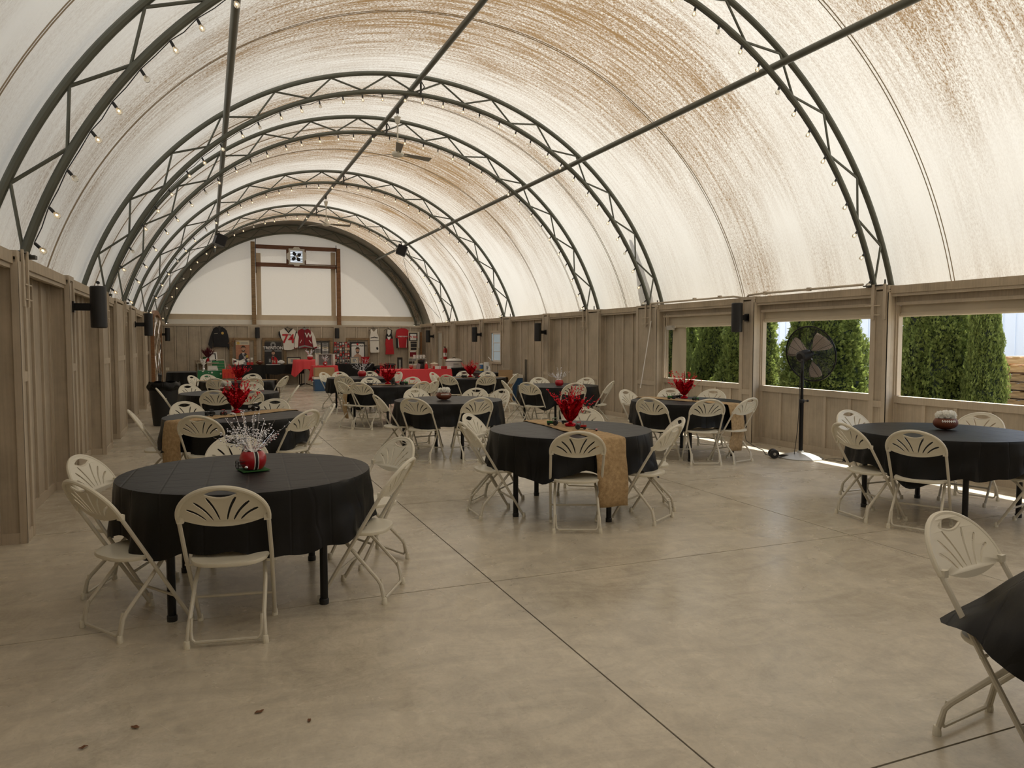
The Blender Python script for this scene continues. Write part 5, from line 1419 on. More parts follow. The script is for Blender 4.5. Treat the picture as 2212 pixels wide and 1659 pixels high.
# --- black jacket
t = thing('black_jacket', 'black corduroy jacket with gold emblem hanging on the back wall', 'jacket', (0, 0, 0))
G = lambda pts: [w2(C_(u, v)) for u, v in pts]
sheet('body', G([(655, 185), (700, 170), (770, 200), (830, 170), (880, 200), (925, 330), (940, 610), (860, 622), (700, 615), (640, 620), (625, 400)]), YW - .10, 'jersey_black', t, .07, (), .006)
sheet('sleeve', G([(655, 185), (632, 210), (590, 300), (545, 430), (518, 560), (570, 650), (605, 662), (615, 600), (625, 400)]), YW - .085, 'jersey_black', t, .055)
sheet('sleeve', G([(880, 200), (930, 250), (960, 350), (978, 480), (985, 600), (980, 685), (960, 670), (940, 610), (925, 330)]), YW - .085, 'jersey_black', t, .055)
sheet('collar', G([(735, 175), (765, 155), (800, 175), (780, 260), (765, 270)]), YW - .108, 'print_dark', t, .007)
x, z = w2(C_(835, 308)); sheet('emblem', ell(x, z, .045, .05), YW - .108, 'gold', t, .006)
x, z = w2(C_(690, 318)); sheet('name_stitching', [(x - .06, z - .008), (x + .06, z + .004), (x + .06, z + .014), (x - .06, z + .002)], YW - .108, 'outlet', t, .004)
hanger(t, *w2(C_(768, 150)), YW, .12)
# --- barn-wood window frames leaning on the wall behind the tables
def wood_frame(label, p0, p1, width=.10):
    x0_, x1_, z0_, z1_ = rectpx(p0, p1, YW - .06)
    t = thing('barnwood_frame', label, 'frame', (0, 0, 0), 0, 'barn-wood frames on the back wall'); Y = YW - .06
    z0_ = .74
    for nm, a in (('stile', (x0_, x0_ + width, z0_, z1_)), ('stile', (x1_ - width, x1_, z0_, z1_)), ('rail', (x0_ + width, x1_ - width, z1_ - width, z1_)), ('rail', (x0_ + width, x1_ - width, z0_, z0_ + width))):
        blk(nm, a[0], a[1], Y, Y + .04, a[2], a[3], 'barn_wood', t)
wood_frame('barn-wood frame around the portrait poster', A_(122, 312), A_(592, 780))
wood_frame('barn-wood frame around the dark football poster', A_(682, 315), A_(1100, 780))
wood_frame('barn-wood frame around the dark plaque board', A_(1480, 318), A_(1892, 780))
wood_frame('barn-wood frame around the white-bordered athlete poster', B_(78, 402), B_(602, 980), .08)
# --- crossed sticks on the first frame
t = thing('stick_star', 'star made of sticks hung on the left barn-wood frame', 'decoration', (0, 0, 0))
for p, q in (((95, 410), (190, 365)), ((190, 310), (182, 465)), ((115, 385), (180, 460)), ((160, 370), (285, 385))):
    a, c = w2(A_(*p)), w2(A_(*q)); b = MB(); b.tube([(a[0], YW - .10, a[1]), (c[0], YW - .10, c[1])], .011, 5); b.build('stick', 'stain_wood', t)
# --- portrait poster with brick background
def brick_mat():
    m, nt, p = newmat('brick_print'); N, L = nt.nodes, nt.links
    tc = N.new('ShaderNodeTexCoord'); mp = N.new('ShaderNodeMapping'); mp.inputs['Rotation'].default_value = (PI / 2, 0, 0)
    L.new(tc.outputs['Object'], mp.inputs['Vector'])
    br = N.new('ShaderNodeTexBrick'); br.inputs['Scale'].default_value = 14; br.inputs['Color1'].default_value = (.42, .12, .05, 1); br.inputs['Color2'].default_value = (.55, .22, .10, 1); br.inputs['Mortar'].default_value = (.5, .42, .33, 1)
    L.new(mp.outputs[0], br.inputs['Vector']); L.new(br.outputs['Color'], p.inputs['Base Color']); p.inputs['Roughness'].default_value = .6
    M['brick_print'] = m
brick_mat()
YP = YW - .10
t = thing('portrait_poster', 'poster of a smiling bearded man in a dark suit before brick', 'poster', (0, 0, 0))
x0_, x1_, z0_, z1_ = rectpx(A_(228, 360), A_(468, 695), YP); W_ = x1_ - x0_; Hh = z1_ - z0_
blk('board', x0_, x1_, YP, YP + .01, z0_ - .1, z1_, 'brick_print', t)
blk('header', x0_, x1_, YP - .003, YP - .0005, z1_ - .22 * Hh, z1_, 'print_cream', t)
blk('ground_fade', x0_, x1_, YP - .003, YP - .0005, z0_ - .1, z0_ + .05 * Hh, 'print_grey', t)
x, z = x0_ + .18 * W_, z1_ - .14 * Hh; sheet('seal', ell(x, z, .12 * W_, .07 * Hh), YP - .006, 'gold', t, .002)
for q in (.10, .14): blk('header_line', x0_ + .36 * W_, x0_ + .90 * W_, YP - .005, YP - .0035, z1_ - (q + .02) * Hh, z1_ - q * Hh, 'print_grey', t)
xc = x0_ + .55 * W_
def person_print(t, xc, zt, s, suit, shirt, skin='skin', hair='hair_dark', Y=None, bare=False):
    Y = Y if Y is not None else YP
    sheet('shoulders', [(xc - 1.55 * s, zt - 5.6 * s), (xc - 1.45 * s, zt - 3.4 * s), (xc - 1.1 * s, zt - 2.75 * s), (xc - .4 * s, zt - 2.35 * s), (xc + .4 * s, zt - 2.35 * s), (xc + 1.1 * s, zt - 2.75 * s), (xc + 1.45 * s, zt - 3.4 * s), (xc + 1.55 * s, zt - 5.6 * s)], Y - .008, suit, t, .003)
    if not bare:
        sheet('shirt', [(xc - .35 * s, zt - 2.4 * s), (xc, zt - 4.0 * s), (xc + .35 * s, zt - 2.4 * s)], Y - .010, shirt, t, .002)
        sheet('tie', [(xc - .08 * s, zt - 2.6 * s), (xc - .05 * s, zt - 3.9 * s), (xc + .05 * s, zt - 3.9 * s), (xc + .08 * s, zt - 2.6 * s)], Y - .012, 'print_dark', t, .002)
    sheet('neck', [(xc - .35 * s, zt - 2.6 * s), (xc + .35 * s, zt - 2.6 * s), (xc + .33 * s, zt - 1.7 * s), (xc - .33 * s, zt - 1.7 * s)], Y - .0095, skin, t, .002)
    sheet('face', ell(xc, zt - 1.15 * s, .62 * s, .88 * s), Y - .013, skin, t, .003)
    sheet('hair', [(xc - .68 * s, zt - 1.1 * s), (xc - .66 * s, zt - .45 * s), (xc - .3 * s, zt), (xc + .3 * s, zt), (xc + .66 * s, zt - .45 * s), (xc + .68 * s, zt - 1.1 * s), (xc + .5 * s, zt - .62 * s), (xc - .5 * s, zt - .62 * s)], Y - .0145, hair, t, .002)
    sheet('beard', [(xc - .60 * s, zt - 1.3 * s), (xc - .38 * s, zt - 1.95 * s), (xc, zt - 2.1 * s), (xc + .38 * s, zt - 1.95 * s), (xc + .60 * s, zt - 1.3 * s), (xc + .33 * s, zt - 1.55 * s), (xc - .33 * s, zt - 1.55 * s)], Y - .0150, hair, t, .002)
    for sg in (-1, 1): sheet('eye', ell(xc + sg * .24 * s, zt - 1.0 * s, .09 * s, .04 * s, 8), Y - .0152, hair, t, .002)
    sheet('nose', [(xc - .09 * s, zt - 1.38 * s), (xc + .09 * s, zt - 1.38 * s), (xc, zt - 1.05 * s)], Y - .0154, skin, t, .0025)
    sheet('mouth', ell(xc, zt - 1.62 * s, .2 * s, .05 * s, 8), Y - .0158, 'white_paper', t, .002)
person_print(t, xc, z1_ - .26 * Hh, .155 * Hh, 'suit', 'white_paper')
x, z = xc + .26 * W_, z0_ + .20 * Hh; sheet('emblem', ell(x, z, .05, .06), YP - .012, 'gold', t, .003)
# --- dark football poster
t = thing('football_poster', 'dark football poster lettered TRENTON with a player in red', 'poster', (0, 0, 0))
x0_, x1_, z0_, z1_ = rectpx(A_(722, 388), A_(1018, 775), YP); W_ = x1_ - x0_; Hh = z1_ - z0_
blk('board', x0_, x1_, YP, YP + .01, z0_, z1_, 'print_dark', t)
blk('light_band', x0_, x1_, YP - .004, YP - .0005, z1_ - .41 * Hh, z1_ - .36 * Hh, 'print_grey', t)
sheet('helmet_figure', ell((x0_ + x1_) / 2, z1_ - .11 * Hh, .16 * W_, .12 * Hh), YP - .004, 'print_grey', t, .003)
sheet('helmet_visor', ell((x0_ + x1_) / 2, z1_ - .13 * Hh, .08 * W_, .06 * Hh), YP - .006, 'print_dark', t, .003)
put_text('TRENTON', (x0_ + x1_) / 2, YP - .006, z1_ - .26 * Hh, .155, 'white_paper', t)
person_print(t, (x0_ + x1_) / 2, z1_ - .36 * Hh, .115 * Hh, 'print_red', 'print_dark')
for q in (-.26, .26): blk('shoulder_stripe', (x0_ + x1_) / 2 + q * W_ - .012, (x0_ + x1_) / 2 + q * W_ + .012, YP - .014, YP - .0105, z0_ + .06 * Hh, z0_ + .22 * Hh, 'white_paper', t)
put_text('74', (x0_ + x1_) / 2, YP - .014, z0_ + .13 * Hh, .16, 'print_cream', t)
# --- white jersey 74
def garment(name, label, cat, parts, hang=None, w=.18, Ybase=YW):
    t = thing(name, label, cat, (0, 0, 0))
    for nm, pts, m, off, th in parts: sheet(nm, [w2(p, Ybase) for p in pts], Ybase - off, m, t, th, (), .004 if th > .02 else 0)
    if hang: hanger(t, *w2(hang, Ybase), Ybase, w)
    return t
LA = lambda pts: [A_(u, v) for u, v in pts]
LB = lambda pts: [B_(u, v) for u, v in pts]
t = garment('football_jersey', 'white football jersey with red number 74 hanging on the back wall', 'jersey', [
    ('body', LA([(1050, 155), (1085, 165), (1130, 235), (1165, 165), (1200, 155), (1250, 200), (1240, 260), (1215, 330), (1220, 500), (1170, 520), (1060, 522), (1045, 500), (1035, 380), (1000, 310), (975, 195)]), 'jersey_white', .13, .06),
    ('sleeve', LA([(975, 195), (958, 215), (958, 265), (990, 320), (1012, 320), (1000, 270)]), 'jersey_black', .13, .05),
    ('sleeve', LA([(1250, 200), (1278, 225), (1270, 270), (1235, 300), (1240, 260)]), 'jersey_black', .13, .05),
    ('collar', LA([(1045, 150), (1085, 160), (1125, 215), (1165, 160), (1205, 150), (1165, 190), (1128, 240), (1085, 190)]), 'jersey_black', .145, .014)], A_(1112, 138), .16)
x, z = w2(A_(1122, 335)); put_text('74', x, YW - .14, z, .46, 'jersey_red', t, d=.004)
x, z = w2(A_(1120, 262)); put_text('BEAVER', x, YW - .14, z, .075, 'print_dark', t) if False else put_text('STATE', x, YW - .14, z, .075, 'print_dark', t)
# --- letterman jacket
t = garment('letterman_jacket', 'maroon letterman jacket with white sleeves hanging on the back wall', 'jacket', [
    ('body', LA([(1290, 190), (1360, 155), (1440, 155), (1500, 190), (1520, 300), (1530, 400), (1535, 490), (1400, 492), (1300, 490), (1290, 400), (1300, 300), (1275, 225)]), 'maroon', .16, .08),
    ('sleeve', LA([(1290, 190), (1255, 245), (1228, 350), (1222, 465), (1240, 490), (1282, 480), (1295, 380), (1300, 300)]), 'jersey_white', .15, .07),
    ('sleeve', LA([(1500, 190), (1545, 235), (1585, 330), (1608, 460), (1595, 485), (1550, 480), (1528, 380), (1518, 300)]), 'jersey_white', .15, .07),
    ('cuff', LA([(1222, 465), (1225, 492), (1255, 500), (1282, 480)]), 'maroon', .151, .06), ('cuff', LA([(1608, 460), (1605, 490), (1570, 500), (1550, 480)]), 'maroon', .151, .06),
    ('hem_band', LA([(1298, 462), (1400, 438), (1532, 470), (1535, 492), (1400, 462), (1300, 492)]), 'print_grey', .168, .008),
    ('collar', LA([(1350, 160), (1400, 145), (1450, 160), (1400, 180)]), 'print_grey', .168, .008),
    ('zipper', LA([(1395, 180), (1402, 180), (1402, 440), (1395, 440)]), 'print_dark', .168, .006),
    ('pocket_trim', LA([(1345, 345), (1352, 350), (1325, 405), (1317, 400)]), 'jersey_white', .168, .006), ('pocket_trim', LA([(1468, 360), (1478, 352), (1518, 405), (1508, 412)]), 'jersey_white', .168, .006),
    ], A_(1400, 138), .14)
x, z = w2(A_(1463, 275)); put_text('W', x, YW - .17, z, .25, 'jersey_white', t, d=.004)
# --- plaque board, collage, athlete poster
t = thing('plaque_board', 'black board of small plaques in the third barn-wood frame', 'board', (0, 0, 0))
x0_, x1_, z0_, z1_ = rectpx(A_(1560, 375), A_(1825, 590), YP)
blk('board', x0_, x1_, YP, YP + .01, z0_ - .02, z1_, 'print_dark', t)
rnd = random.Random(2)
for i in range(2):
    for j in range(6):
        xx = x0_ + .03 + i * (x1_ - x0_) / 2; zz_ = z1_ - .05 - j * (z1_ - z0_) / 6.2
        blk('plaque', xx, xx + (x1_ - x0_) / 2 - .06, YP - .006, YP - .0005, zz_ - .075, zz_, ['print_grey', 'print_cream', 'white_paper', 'print_grey'][(i * 3 + j) % 4], t)
        blk('plaque_text', xx + .05, xx + (x1_ - x0_) / 2 - .12, YP - .009, YP - .0065, zz_ - .05, zz_ - .03, 'print_dark', t)
def collage(name, label, p0, p1, cols, rows, Y, seed, cat='board', pal_=('print_red', 'print_dark', 'print_grey', 'print_cream', 'skin', 'white_paper', 'maroon')):
    t = thing(name, label, cat, (0, 0, 0)); x0_, x1_, z0_, z1_ = rectpx(p0, p1, Y); rnd = random.Random(seed)
    blk('board', x0_, x1_, Y, Y + .012, z0_, z1_, 'print_dark', t)
    cw, ch = (x1_ - x0_) / cols, (z1_ - z0_) / rows
    for i in range(cols):
        for j in range(rows):
            a, c = x0_ + cw * (i + .08), z0_ + ch * (j + .08); b = MB()
            m0 = rnd.choice(pal_[:4]); ms = [m0, 'skin', rnd.choice(pal_)]
            b.k = 0; b.box(a, a + cw * .86, Y - .004, Y - .0005, c, c + ch * .86)
            b.k = 2; b.box(a + cw * .15, a + cw * .7, Y - .006, Y - .0042, c, c + ch * .45)
            b.k = 1; b.prism(ell(a + cw * rnd.uniform(.3, .6), c + ch * .6, cw * .13, ch * .14, 8), .0025, lambda u, w, d: Vector((u, Y - .0075 + d, w)))
            b.build('photo', ms, t, False)
    return t
collage('photo_collage', 'tall board crowded with small red and dark photos', A_(1908, 385), A_(2180, 770), 6, 8, YP, 4)
t = thing('athlete_poster', 'black-framed athlete poster lettered TRENTON AUSTIN', 'poster', (0, 0, 0))
x0_, x1_, z0_, z1_ = rectpx(B_(160, 485), B_(490, 985), YP); W_ = x1_ - x0_; Hh = z1_ - z0_
blk('board', x0_, x1_, YP, YP + .012, z0_, z1_, 'print_dark', t)
rr = .05
sheet('print', [(x0_ + .10 * W_, z0_ + .02), (x1_ - .07 * W_, z0_ + .02), (x1_ - .07 * W_, z1_ - .12 * Hh), (x1_ - .13 * W_, z1_ - .085 * Hh), (x0_ + .16 * W_, z1_ - .085 * Hh), (x0_ + .10 * W_, z1_ - .12 * Hh)], YP - .004, 'white_paper', t, .003)
sheet('badge', ell(x0_ + .5 * W_, z1_ - .10 * Hh, .07 * W_, .045 * Hh), YP - .007, 'print_red', t, .002)
put_text('TRENTON AUSTIN', x0_ + .52 * W_, YP - .006, z1_ - .175 * Hh, .085, 'print_dark', t)
person_print(t, x0_ + .5 * W_, z1_ - .23 * Hh, .13 * Hh, 'skin', 'skin', bare=True)
# --- basketball kit, singlet, red shirt
t = garment('basketball_kit', 'white sleeveless basketball jersey and shorts hanging on the back wall', 'jersey', [
    ('jersey', LB([(595, 215), (620, 212), (650, 262), (680, 262), (712, 212), (738, 215), (735, 290), (770, 380), (772, 462), (585, 465), (580, 380), (600, 290)]), 'jersey_white', .12, .05),
    ('shorts', LB([(585, 462), (772, 460), (785, 690), (778, 715), (700, 722), (602, 722), (590, 690)]), 'jersey_white', .115, .05),
    ('stripe', LB([(590, 450), (772, 447), (772, 460), (590, 463)]), 'print_grey', .123, .004), ('mascot_patch', LB([(715, 610), (750, 598), (765, 640), (748, 665), (722, 650)]), 'jersey_black', .120, .004)], B_(664, 192), .17)
x, z = w2(B_(675, 395)); put_text('WARRIORS', x, YW - .125, z, .105, 'print_dark', t) if False else sheet('lettering_band', [w2(p) for p in LB([(595, 395), (675, 375), (755, 395), (755, 412), (675, 392), (595, 412)])], YW - .125, 'print_dark', t, .004)
t = garment('wrestling_singlet', 'red, black and white wrestling singlet hanging on the back wall', 'singlet', [
    ('bottom', LB([(930, 420), (1075, 420), (1080, 520), (1095, 640), (1105, 755), (920, 758), (930, 640), (915, 520)]), 'jersey_red', .12, .05),
    ('top', LB([(945, 225), (958, 222), (955, 300), (990, 360), (1030, 300), (1035, 222), (1050, 225), (1055, 330), (1078, 400), (1075, 420), (925, 420), (930, 350), (945, 300)]), 'jersey_black', .118, .05),
    ('bib', LB([(956, 225), (1038, 225), (1032, 300), (992, 360), (956, 300)]), 'jersey_white', .115, .04),
    ('crest', LB([(950, 370), (985, 380), (1030, 372), (1025, 410), (990, 450), (965, 415)]), 'white_paper', .124, .004)], B_(985, 196), .17)
t = garment('red_shirt', 'red short-sleeved athletic shirt with black side panels hanging on the back wall', 'shirt', [
    ('body', LB([(1185, 215), (1250, 195), (1330, 195), (1385, 215), (1395, 330), (1385, 500), (1390, 615), (1200, 615), (1195, 500), (1180, 330)]), 'jersey_red', .12, .05),
    ('sleeve', LB([(1185, 215), (1160, 230), (1133, 390), (1175, 410), (1188, 330)]), 'jersey_red', .115, .04), ('sleeve', LB([(1385, 215), (1415, 240), (1440, 400), (1400, 430), (1388, 330)]), 'jersey_red', .115, .04),
    ('side_panel', LB([(1150, 400), (1178, 410), (1200, 500), (1200, 620), (1158, 620)]), 'jersey_black', .112, .04), ('side_panel', LB([(1390, 420), (1412, 420), (1400, 620), (1375, 620)]), 'jersey_black', .113, .04),
    ('side_stripe', LB([(1188, 420), (1196, 420), (1216, 610), (1200, 612)]), 'jersey_white', .125, .004), ('side_stripe', LB([(1380, 420), (1386, 420), (1376, 612), (1362, 610)]), 'jersey_white', .125, .004)], B_(1282, 192), .14)
x, z = w2(B_(1285, 372)); put_text('WRESTLING', x, YW - .125, z, .075, 'white_paper', t)
# --- banner board in the far right corner
Yb = YB - .35
t = thing('banner_board', 'tall rustic board with stacked printed signs in the far right corner', 'board', (0, 0, 0))
x0_, x1_, z0_, z1_ = rectpx(B_(1430, 265), B_(1655, 1000), Yb)
blk('board', x0_, x1_, Yb, Yb + .02, 0.02, z1_, 'print_cream', t)
blk('post', x1_ + .07, x1_ + .14, Yb - .01, Yb + .05, 0.0, z1_ - .02, 'stain_wood', t)
for (u0, v0, u1, v1, m) in ((1440, 290, 1625, 465, 'print_dark'), (1470, 315, 1600, 450, 'white_paper'), (1475, 480, 1610, 520, 'print_dark'), (1480, 530, 1610, 600, 'print_dark'), (1480, 615, 1605, 665, 'print_dark'), (1460, 690, 1600, 810, 'maroon'), (1465, 680, 1590, 710, 'white_paper'), (1440, 850, 1600, 900, 'print_grey'), (1440, 910, 1560, 960, 'print_dark')):
    a = rectpx(B_(u0, v0), B_(u1, v1), Yb); th = .004 if m != 'white_paper' else .007
    blk('sign', a[0], a[1], Yb - th, Yb - .0005, a[2], a[3], m, t)
x, z = w2(B_(1535, 385), Yb); put_text('W BIG', x, Yb - .010, z, .12, 'print_red', t)
x, z = w2(B_(1540, 560), Yb); put_text('TRS', x, Yb - .006, z, .10, 'print_cream', t) if False else None
t = thing('yardstick', 'white yardstick strip on the corner board', 'strip', (0, 0, 0))
a = rectpx(B_(1640, 270), B_(1660, 620), Yb); blk('strip', a[0], a[1], Yb - .03, Yb - .012, a[2], a[3], 'white_paper', t)

# --- display tables along the back wall
YT = 28.75
def ztop(Y=YT): return .755
xa, xb = at_y(498, 790, YT).x, at_y(641, 790, YT).x
draped_table('long_table', 'long display table with black cover below the posters', xa + .1, (xa + xb) / 2, YT - .38, YT + .38, .75, .52, 'black_cloth', 5, corner=.0, label2='black plastic cover on the left half of the long poster table')
draped_table('long_table', 'second display table with black cover right of the first', (xa + xb) / 2 + .02, xb + .25, YT - .38, YT + .38, .75, .34, 'black_cloth', 6, corner=.0, label2='black plastic cover on the second poster table')
draped_table('long_table', 'black-covered table under the white-bordered athlete poster', at_y(728, 790, YT).x, at_y(804, 790, YT).x, YT - .38, YT + .38, .75, .55, 'black_cloth', 7, corner=.03, label2='shiny black bag cloth on the table under the athlete poster')
ZT_ = .757
def on_table(px, Y=YT): return at_y(px, 780, Y).x
Yi = YT - .12
def frame_pic(name, label, px0, px1, h, Y, m1, m2, zt=ZT_, lean=.12, cat='picture frame'):
    t = thing(name, label, cat, (on_table((px0 + px1) / 2, Y), Y, zt), 0); w = (on_table(px1, Y) - on_table(px0, Y)) / 2
    T = Matrix.Rotation(-lean, 4, 'X'); fw_ = min(.03, w * .2)
    for a in ((-w, -w + fw_, 0, h), (w - fw_, w, 0, h), (-w + fw_, w - fw_, 0, fw_), (-w + fw_, w - fw_, h - fw_, h)):
        b = MB(); b.box(a[0], a[1], -.01, .01, a[2], a[3], T); b.build('frame', m1, t, False)
    b = MB(); b.box(-w + fw_, w - fw_, .002, .006, fw_, h - fw_, T); b.build('picture', m2, t, False)
    b = MB(); b.box(-w * .45, w * .45, -.002, .001, h * .3, h * .72, T); b.build('picture_detail', 'print_grey', t, False)
    return t
def ball_thing(name, label, px, r, sx, m, Y=Yi, zt=ZT_, laces=False, cat='football'):
    t = thing(name, label, cat, (on_table(px, Y), Y, zt), 0)
    b = MB(); prof = [(math.sin(PI * k / 12) ** 1.15 * r + .0001, -sx + 2 * sx * k / 12) for k in range(13)]
    b.lathe(prof, 18, Matrix.Translation((0, 0, r)) @ Matrix.Rotation(PI / 2, 4, 'Y')); b.build('ball', m, t)
    b = MB(); b.tube([(q, -math.sqrt(max(0, r * r * .75)), r * 1.5) for q in (-.05, 0, .05)], .008, 5); b.build('lace', 'white_plastic', t)
t = thing('folded_shirt', 'white folded shirt with dark print at the left of the poster table', 'shirt', (on_table(516, Yi), Yi, ZT_))
b = MB(); b.grid(10, 6, lambda u, v: Vector((-.22 + .44 * u, -.05 + .12 * v, .02 + .22 * v * (1 - .3 * math.sin(u * 3)) + .015 * math.sin(u * 9)))); o = b.build('cloth', 'jersey_white', t); m = o.modifiers.new('thickness', 'SOLIDIFY'); m.thickness = .02
b = MB(); b.box(-.19, -.08, -.075, -.06, .06, .17); b.build('printed_patch', 'print_dark', t, False)
t = thing('cap', 'white cap with dark brim next to the folded shirt', 'hat', (on_table(509, Yi - .15), Yi - .2, ZT_))
b = MB(); b.ball((0, 0, .02), .09, 12, 6, (1, 1, 1.0)); b.build('crown', 'jersey_white', t); b = MB(); b.lathe([(.02, .0), (.085, .0), (.088, .010), (.02, .016)], 16, Matrix.Translation((0, -.07, 0))); b.build('brim', 'print_dark', t)
for i, (px, h, lab) in enumerate(((529, .30, 'tallest trophy on the poster table'), (536, .22, 'trophy with red base, middle of the three'), (544, .26, 'trophy with red base, rightmost of the three'))):
    t = thing('trophy', lab, 'trophy', (on_table(px, Yi), Yi, ZT_), 0, 'trophies on the poster table')
    b = MB(); b.box(-.05, .05, -.04, .04, 0, .10); b.build('base', ['print_grey', 'print_red', 'print_red'][i], t, False)
    b = MB(); b.lathe([(.02, .10), (.012, .14), (.012, h * .6), (.045, h * .72), (.05, h * .95), (.04, h)], 12); b.build('cup', ['silver', 'jersey_white', 'jersey_white'][i], t)
ball_thing('football', 'brown football on the poster table', 561, .085, .15, 'football')
ball_thing('football', 'white and brown autographed football right of the black plaque', 607, .085, .15, 'white_plastic')
frame_pic('award_plaque', 'black award plaque standing before the red player poster', 579, 587, .30, Yi, 'print_dark', 'print_dark', cat='plaque')
t = thing('paper_sheet', 'flat stack of white papers on the poster table edge', 'paper', (on_table(590, YT - .3), YT - .30, ZT_)); b = MB(); b.cbox((0, 0, .008), (.5, .1, .016)); b.build('stack', 'white_paper', t, False)
frame_pic('framed_picture', 'wide black frame with two pictures right of the footballs', 620, 650, .27, Yi, 'print_dark', 'print_cream')
frame_pic('framed_picture', 'grey group photo propped at the foot of the athlete poster', 757, 775, .26, Yi, 'print_grey', 'print_cream')
t = thing('red_bucket', 'red plastic bucket on the table under the athlete poster', 'bucket', (on_table(789, Yi), Yi, ZT_))
b = MB(); b.lathe([(.12, 0), (.165, .24), (.175, .24), (.175, .26), (.158, .26), (.112, .01)], 24); b.build('bucket', 'jersey_red', t); b = MB(); b.tube([(-.17, 0, .24), (-.12, -.15, .16), (0, -.2, .13), (.12, -.15, .16), (.17, 0, .24)], .004, 5); b.build('handle', 'white_plastic', t)

# --- red cocktail table and red-covered box table in front
YC = 27.6; xc = at_y(659, 800, YC).x
t = thing('cocktail_table', 'tall round cocktail table with chrome pedestal under a red cloth', 'table', (xc, YC, 0))
ztp = at_y(659, 777, YC).z
b = MB(); b.lathe([(.0001, ztp - .03), (.40, ztp - .03), (.40, ztp), (.0001, ztp)], 28); b.build('tabletop', 'table_board', t)
b = MB(); b.tube([(0, 0, .05), (0, 0, ztp - .03)], .035, 12); b.build('pole', 'grey_metal', t)
for k in range(4):
    a = PI / 4 + k * PI / 2; b = MB(); b.tube([(0, 0, .10), (.22 * math.cos(a), .22 * math.sin(a), .05), (.34 * math.cos(a), .34 * math.sin(a), .012)], .016, 6); b.build('foot', 'black_metal', t)
def round_cover(name, label, x, y, z, R, drop, m, seed, points):
    n = 96; rnd = random.Random(seed); vs, fs = [], []
    rows = [(r, 0) for r in (.001, R * .5, R, R + .01)]
    for r, _ in rows: vs += [Vector((r * math.cos(2 * PI * k / n), r * math.sin(2 * PI * k / n), .003 - (.01 if r > R else 0))) for k in range(n)]
    for v in (.2, .4, .6, .8, 1.0):
        for k in range(n):
            a = 2 * PI * k / n; c = max(0, math.cos((a - points) * 2)) ** 1.5
            L_ = drop * (.52 + .48 * c); rr_ = R + .01 + v * (.03 + .07 * c * (1 - v * .3) + .022 * math.sin(a * 9 + seed) + .016 * math.sin(a * 17))
            vs.append(Vector((rr_ * math.cos(a), rr_ * math.sin(a), -.008 - L_ * v)))
    for j in range(len(vs) // n - 1):
        for k in range(n): fs.append((j * n + k, j * n + (k + 1) % n, (j + 1) * n + (k + 1) % n, (j + 1) * n + k))
    b = MB(); b.add(vs, fs); o = b.build(name, m, None, True, 60); o.location = (x, y, z); tag(o, label, 'tablecloth')
round_cover('table_cover', 'red cloth with pointed corners on the tall cocktail table', xc, YC, ztp + .001, .405, .60, 'red_cloth', 3, .6)
zz0 = ztp + .003
t = thing('helmet_vase', 'red helmet vase with shiny white curls on the tall red table', 'vase', (at_y(669, 770, YC).x, YC - .1, zz0), 0, 'red helmet centrepieces')
b = MB(); b.lathe([(.05, 0), (.09, .02), (.105, .06), (.10, .10), (.085, .12), (.07, .11)], 20); b.build('bowl', 'helmet_red', t)
b = MB(); b.lathe([(.085, .105), (.10, .12), (.09, .15), (.03, .17)], 16); b.build('tissue', 'white_paper', t)
b = MB(); spray(b, .04, 14, .16, .30, .7, .018, 6, .12, 31, .003); o = b.build('silver_spray', ['silver', 'silver'], t, False); o['kind'] = 'stuff'
YR = 25.3; xr0, xr1 = at_y(675, 790, YR).x, at_y(731, 790, YR).x; zr = at_y(700, 790, YR + .0).z
draped_table('box_table', 'small table under red cloth with cup towers, before the black display tables', xr0 + .03, xr1 - .03, YR - .0, YR + .55, zr, .40, 'red_cloth', 9, corner=.10, label2='bright red cloth on the small table with the cup towers')
for px, lab in ((684, 'tower of stacked white cups, left one on the red table'), (721, 'tower of stacked white cups, right one on the red table')):
    t = thing('cup_tower', lab, 'cups', (at_y(px, 780, YR + .15).x, YR + .15, zr + .005), 0, 'cup towers on the red table')
    for k in range(14):
        b = MB(); b.lathe([(.030, 0), (.042, .035), (.045, .035), (.045, .040), (.040, .040)], 14, Matrix.Translation((0, 0, k * .0262))); b.build('cup', 'white_plastic', t)
t = thing('cake_case', 'clear boxed display with a helmet centrepiece inside on the red table', 'display', (at_y(702, 780, YR + .3).x, YR + .3, zr + .005), 0)
w = .22
for a in ((-w, -w + .008, 0, .38), (w - .008, w, 0, .38), (-w, w, .372, .38), (-w, w, 0, .008)):
    b = MB(); b.box(a[0], a[1], -.1, .1, a[2], a[3]); b.build('frame', 'white_plastic', t, False)
b = MB(); b.box(-w + .008, w - .008, .085, .09, .008, .372); b.build('photo_backing', 'print_grey', t, False)
t = thing('helmet_vase', 'small shiny red helmet inside the boxed display on the red table', 'vase', (at_y(702, 780, YR + .12).x, YR + .10, zr + .005), 0, 'red helmet centrepieces')
b = MB(); b.ball((0, 0, .07), .08, 16, 8, (1, 1, .9)); b.build('shell', 'helmet_red', t); b = MB(); b.ball((0, -.05, .055), .045, 10, 6, (1, .8, .8)); b.build('face_opening', 'silver', t)
b = MB(); spray(b, .03, 16, .12, .26, .9, .012, 5, .12, 33, .002); o = b.build('silver_spray', ['silver', 'silver'], t, False); o['kind'] = 'stuff'
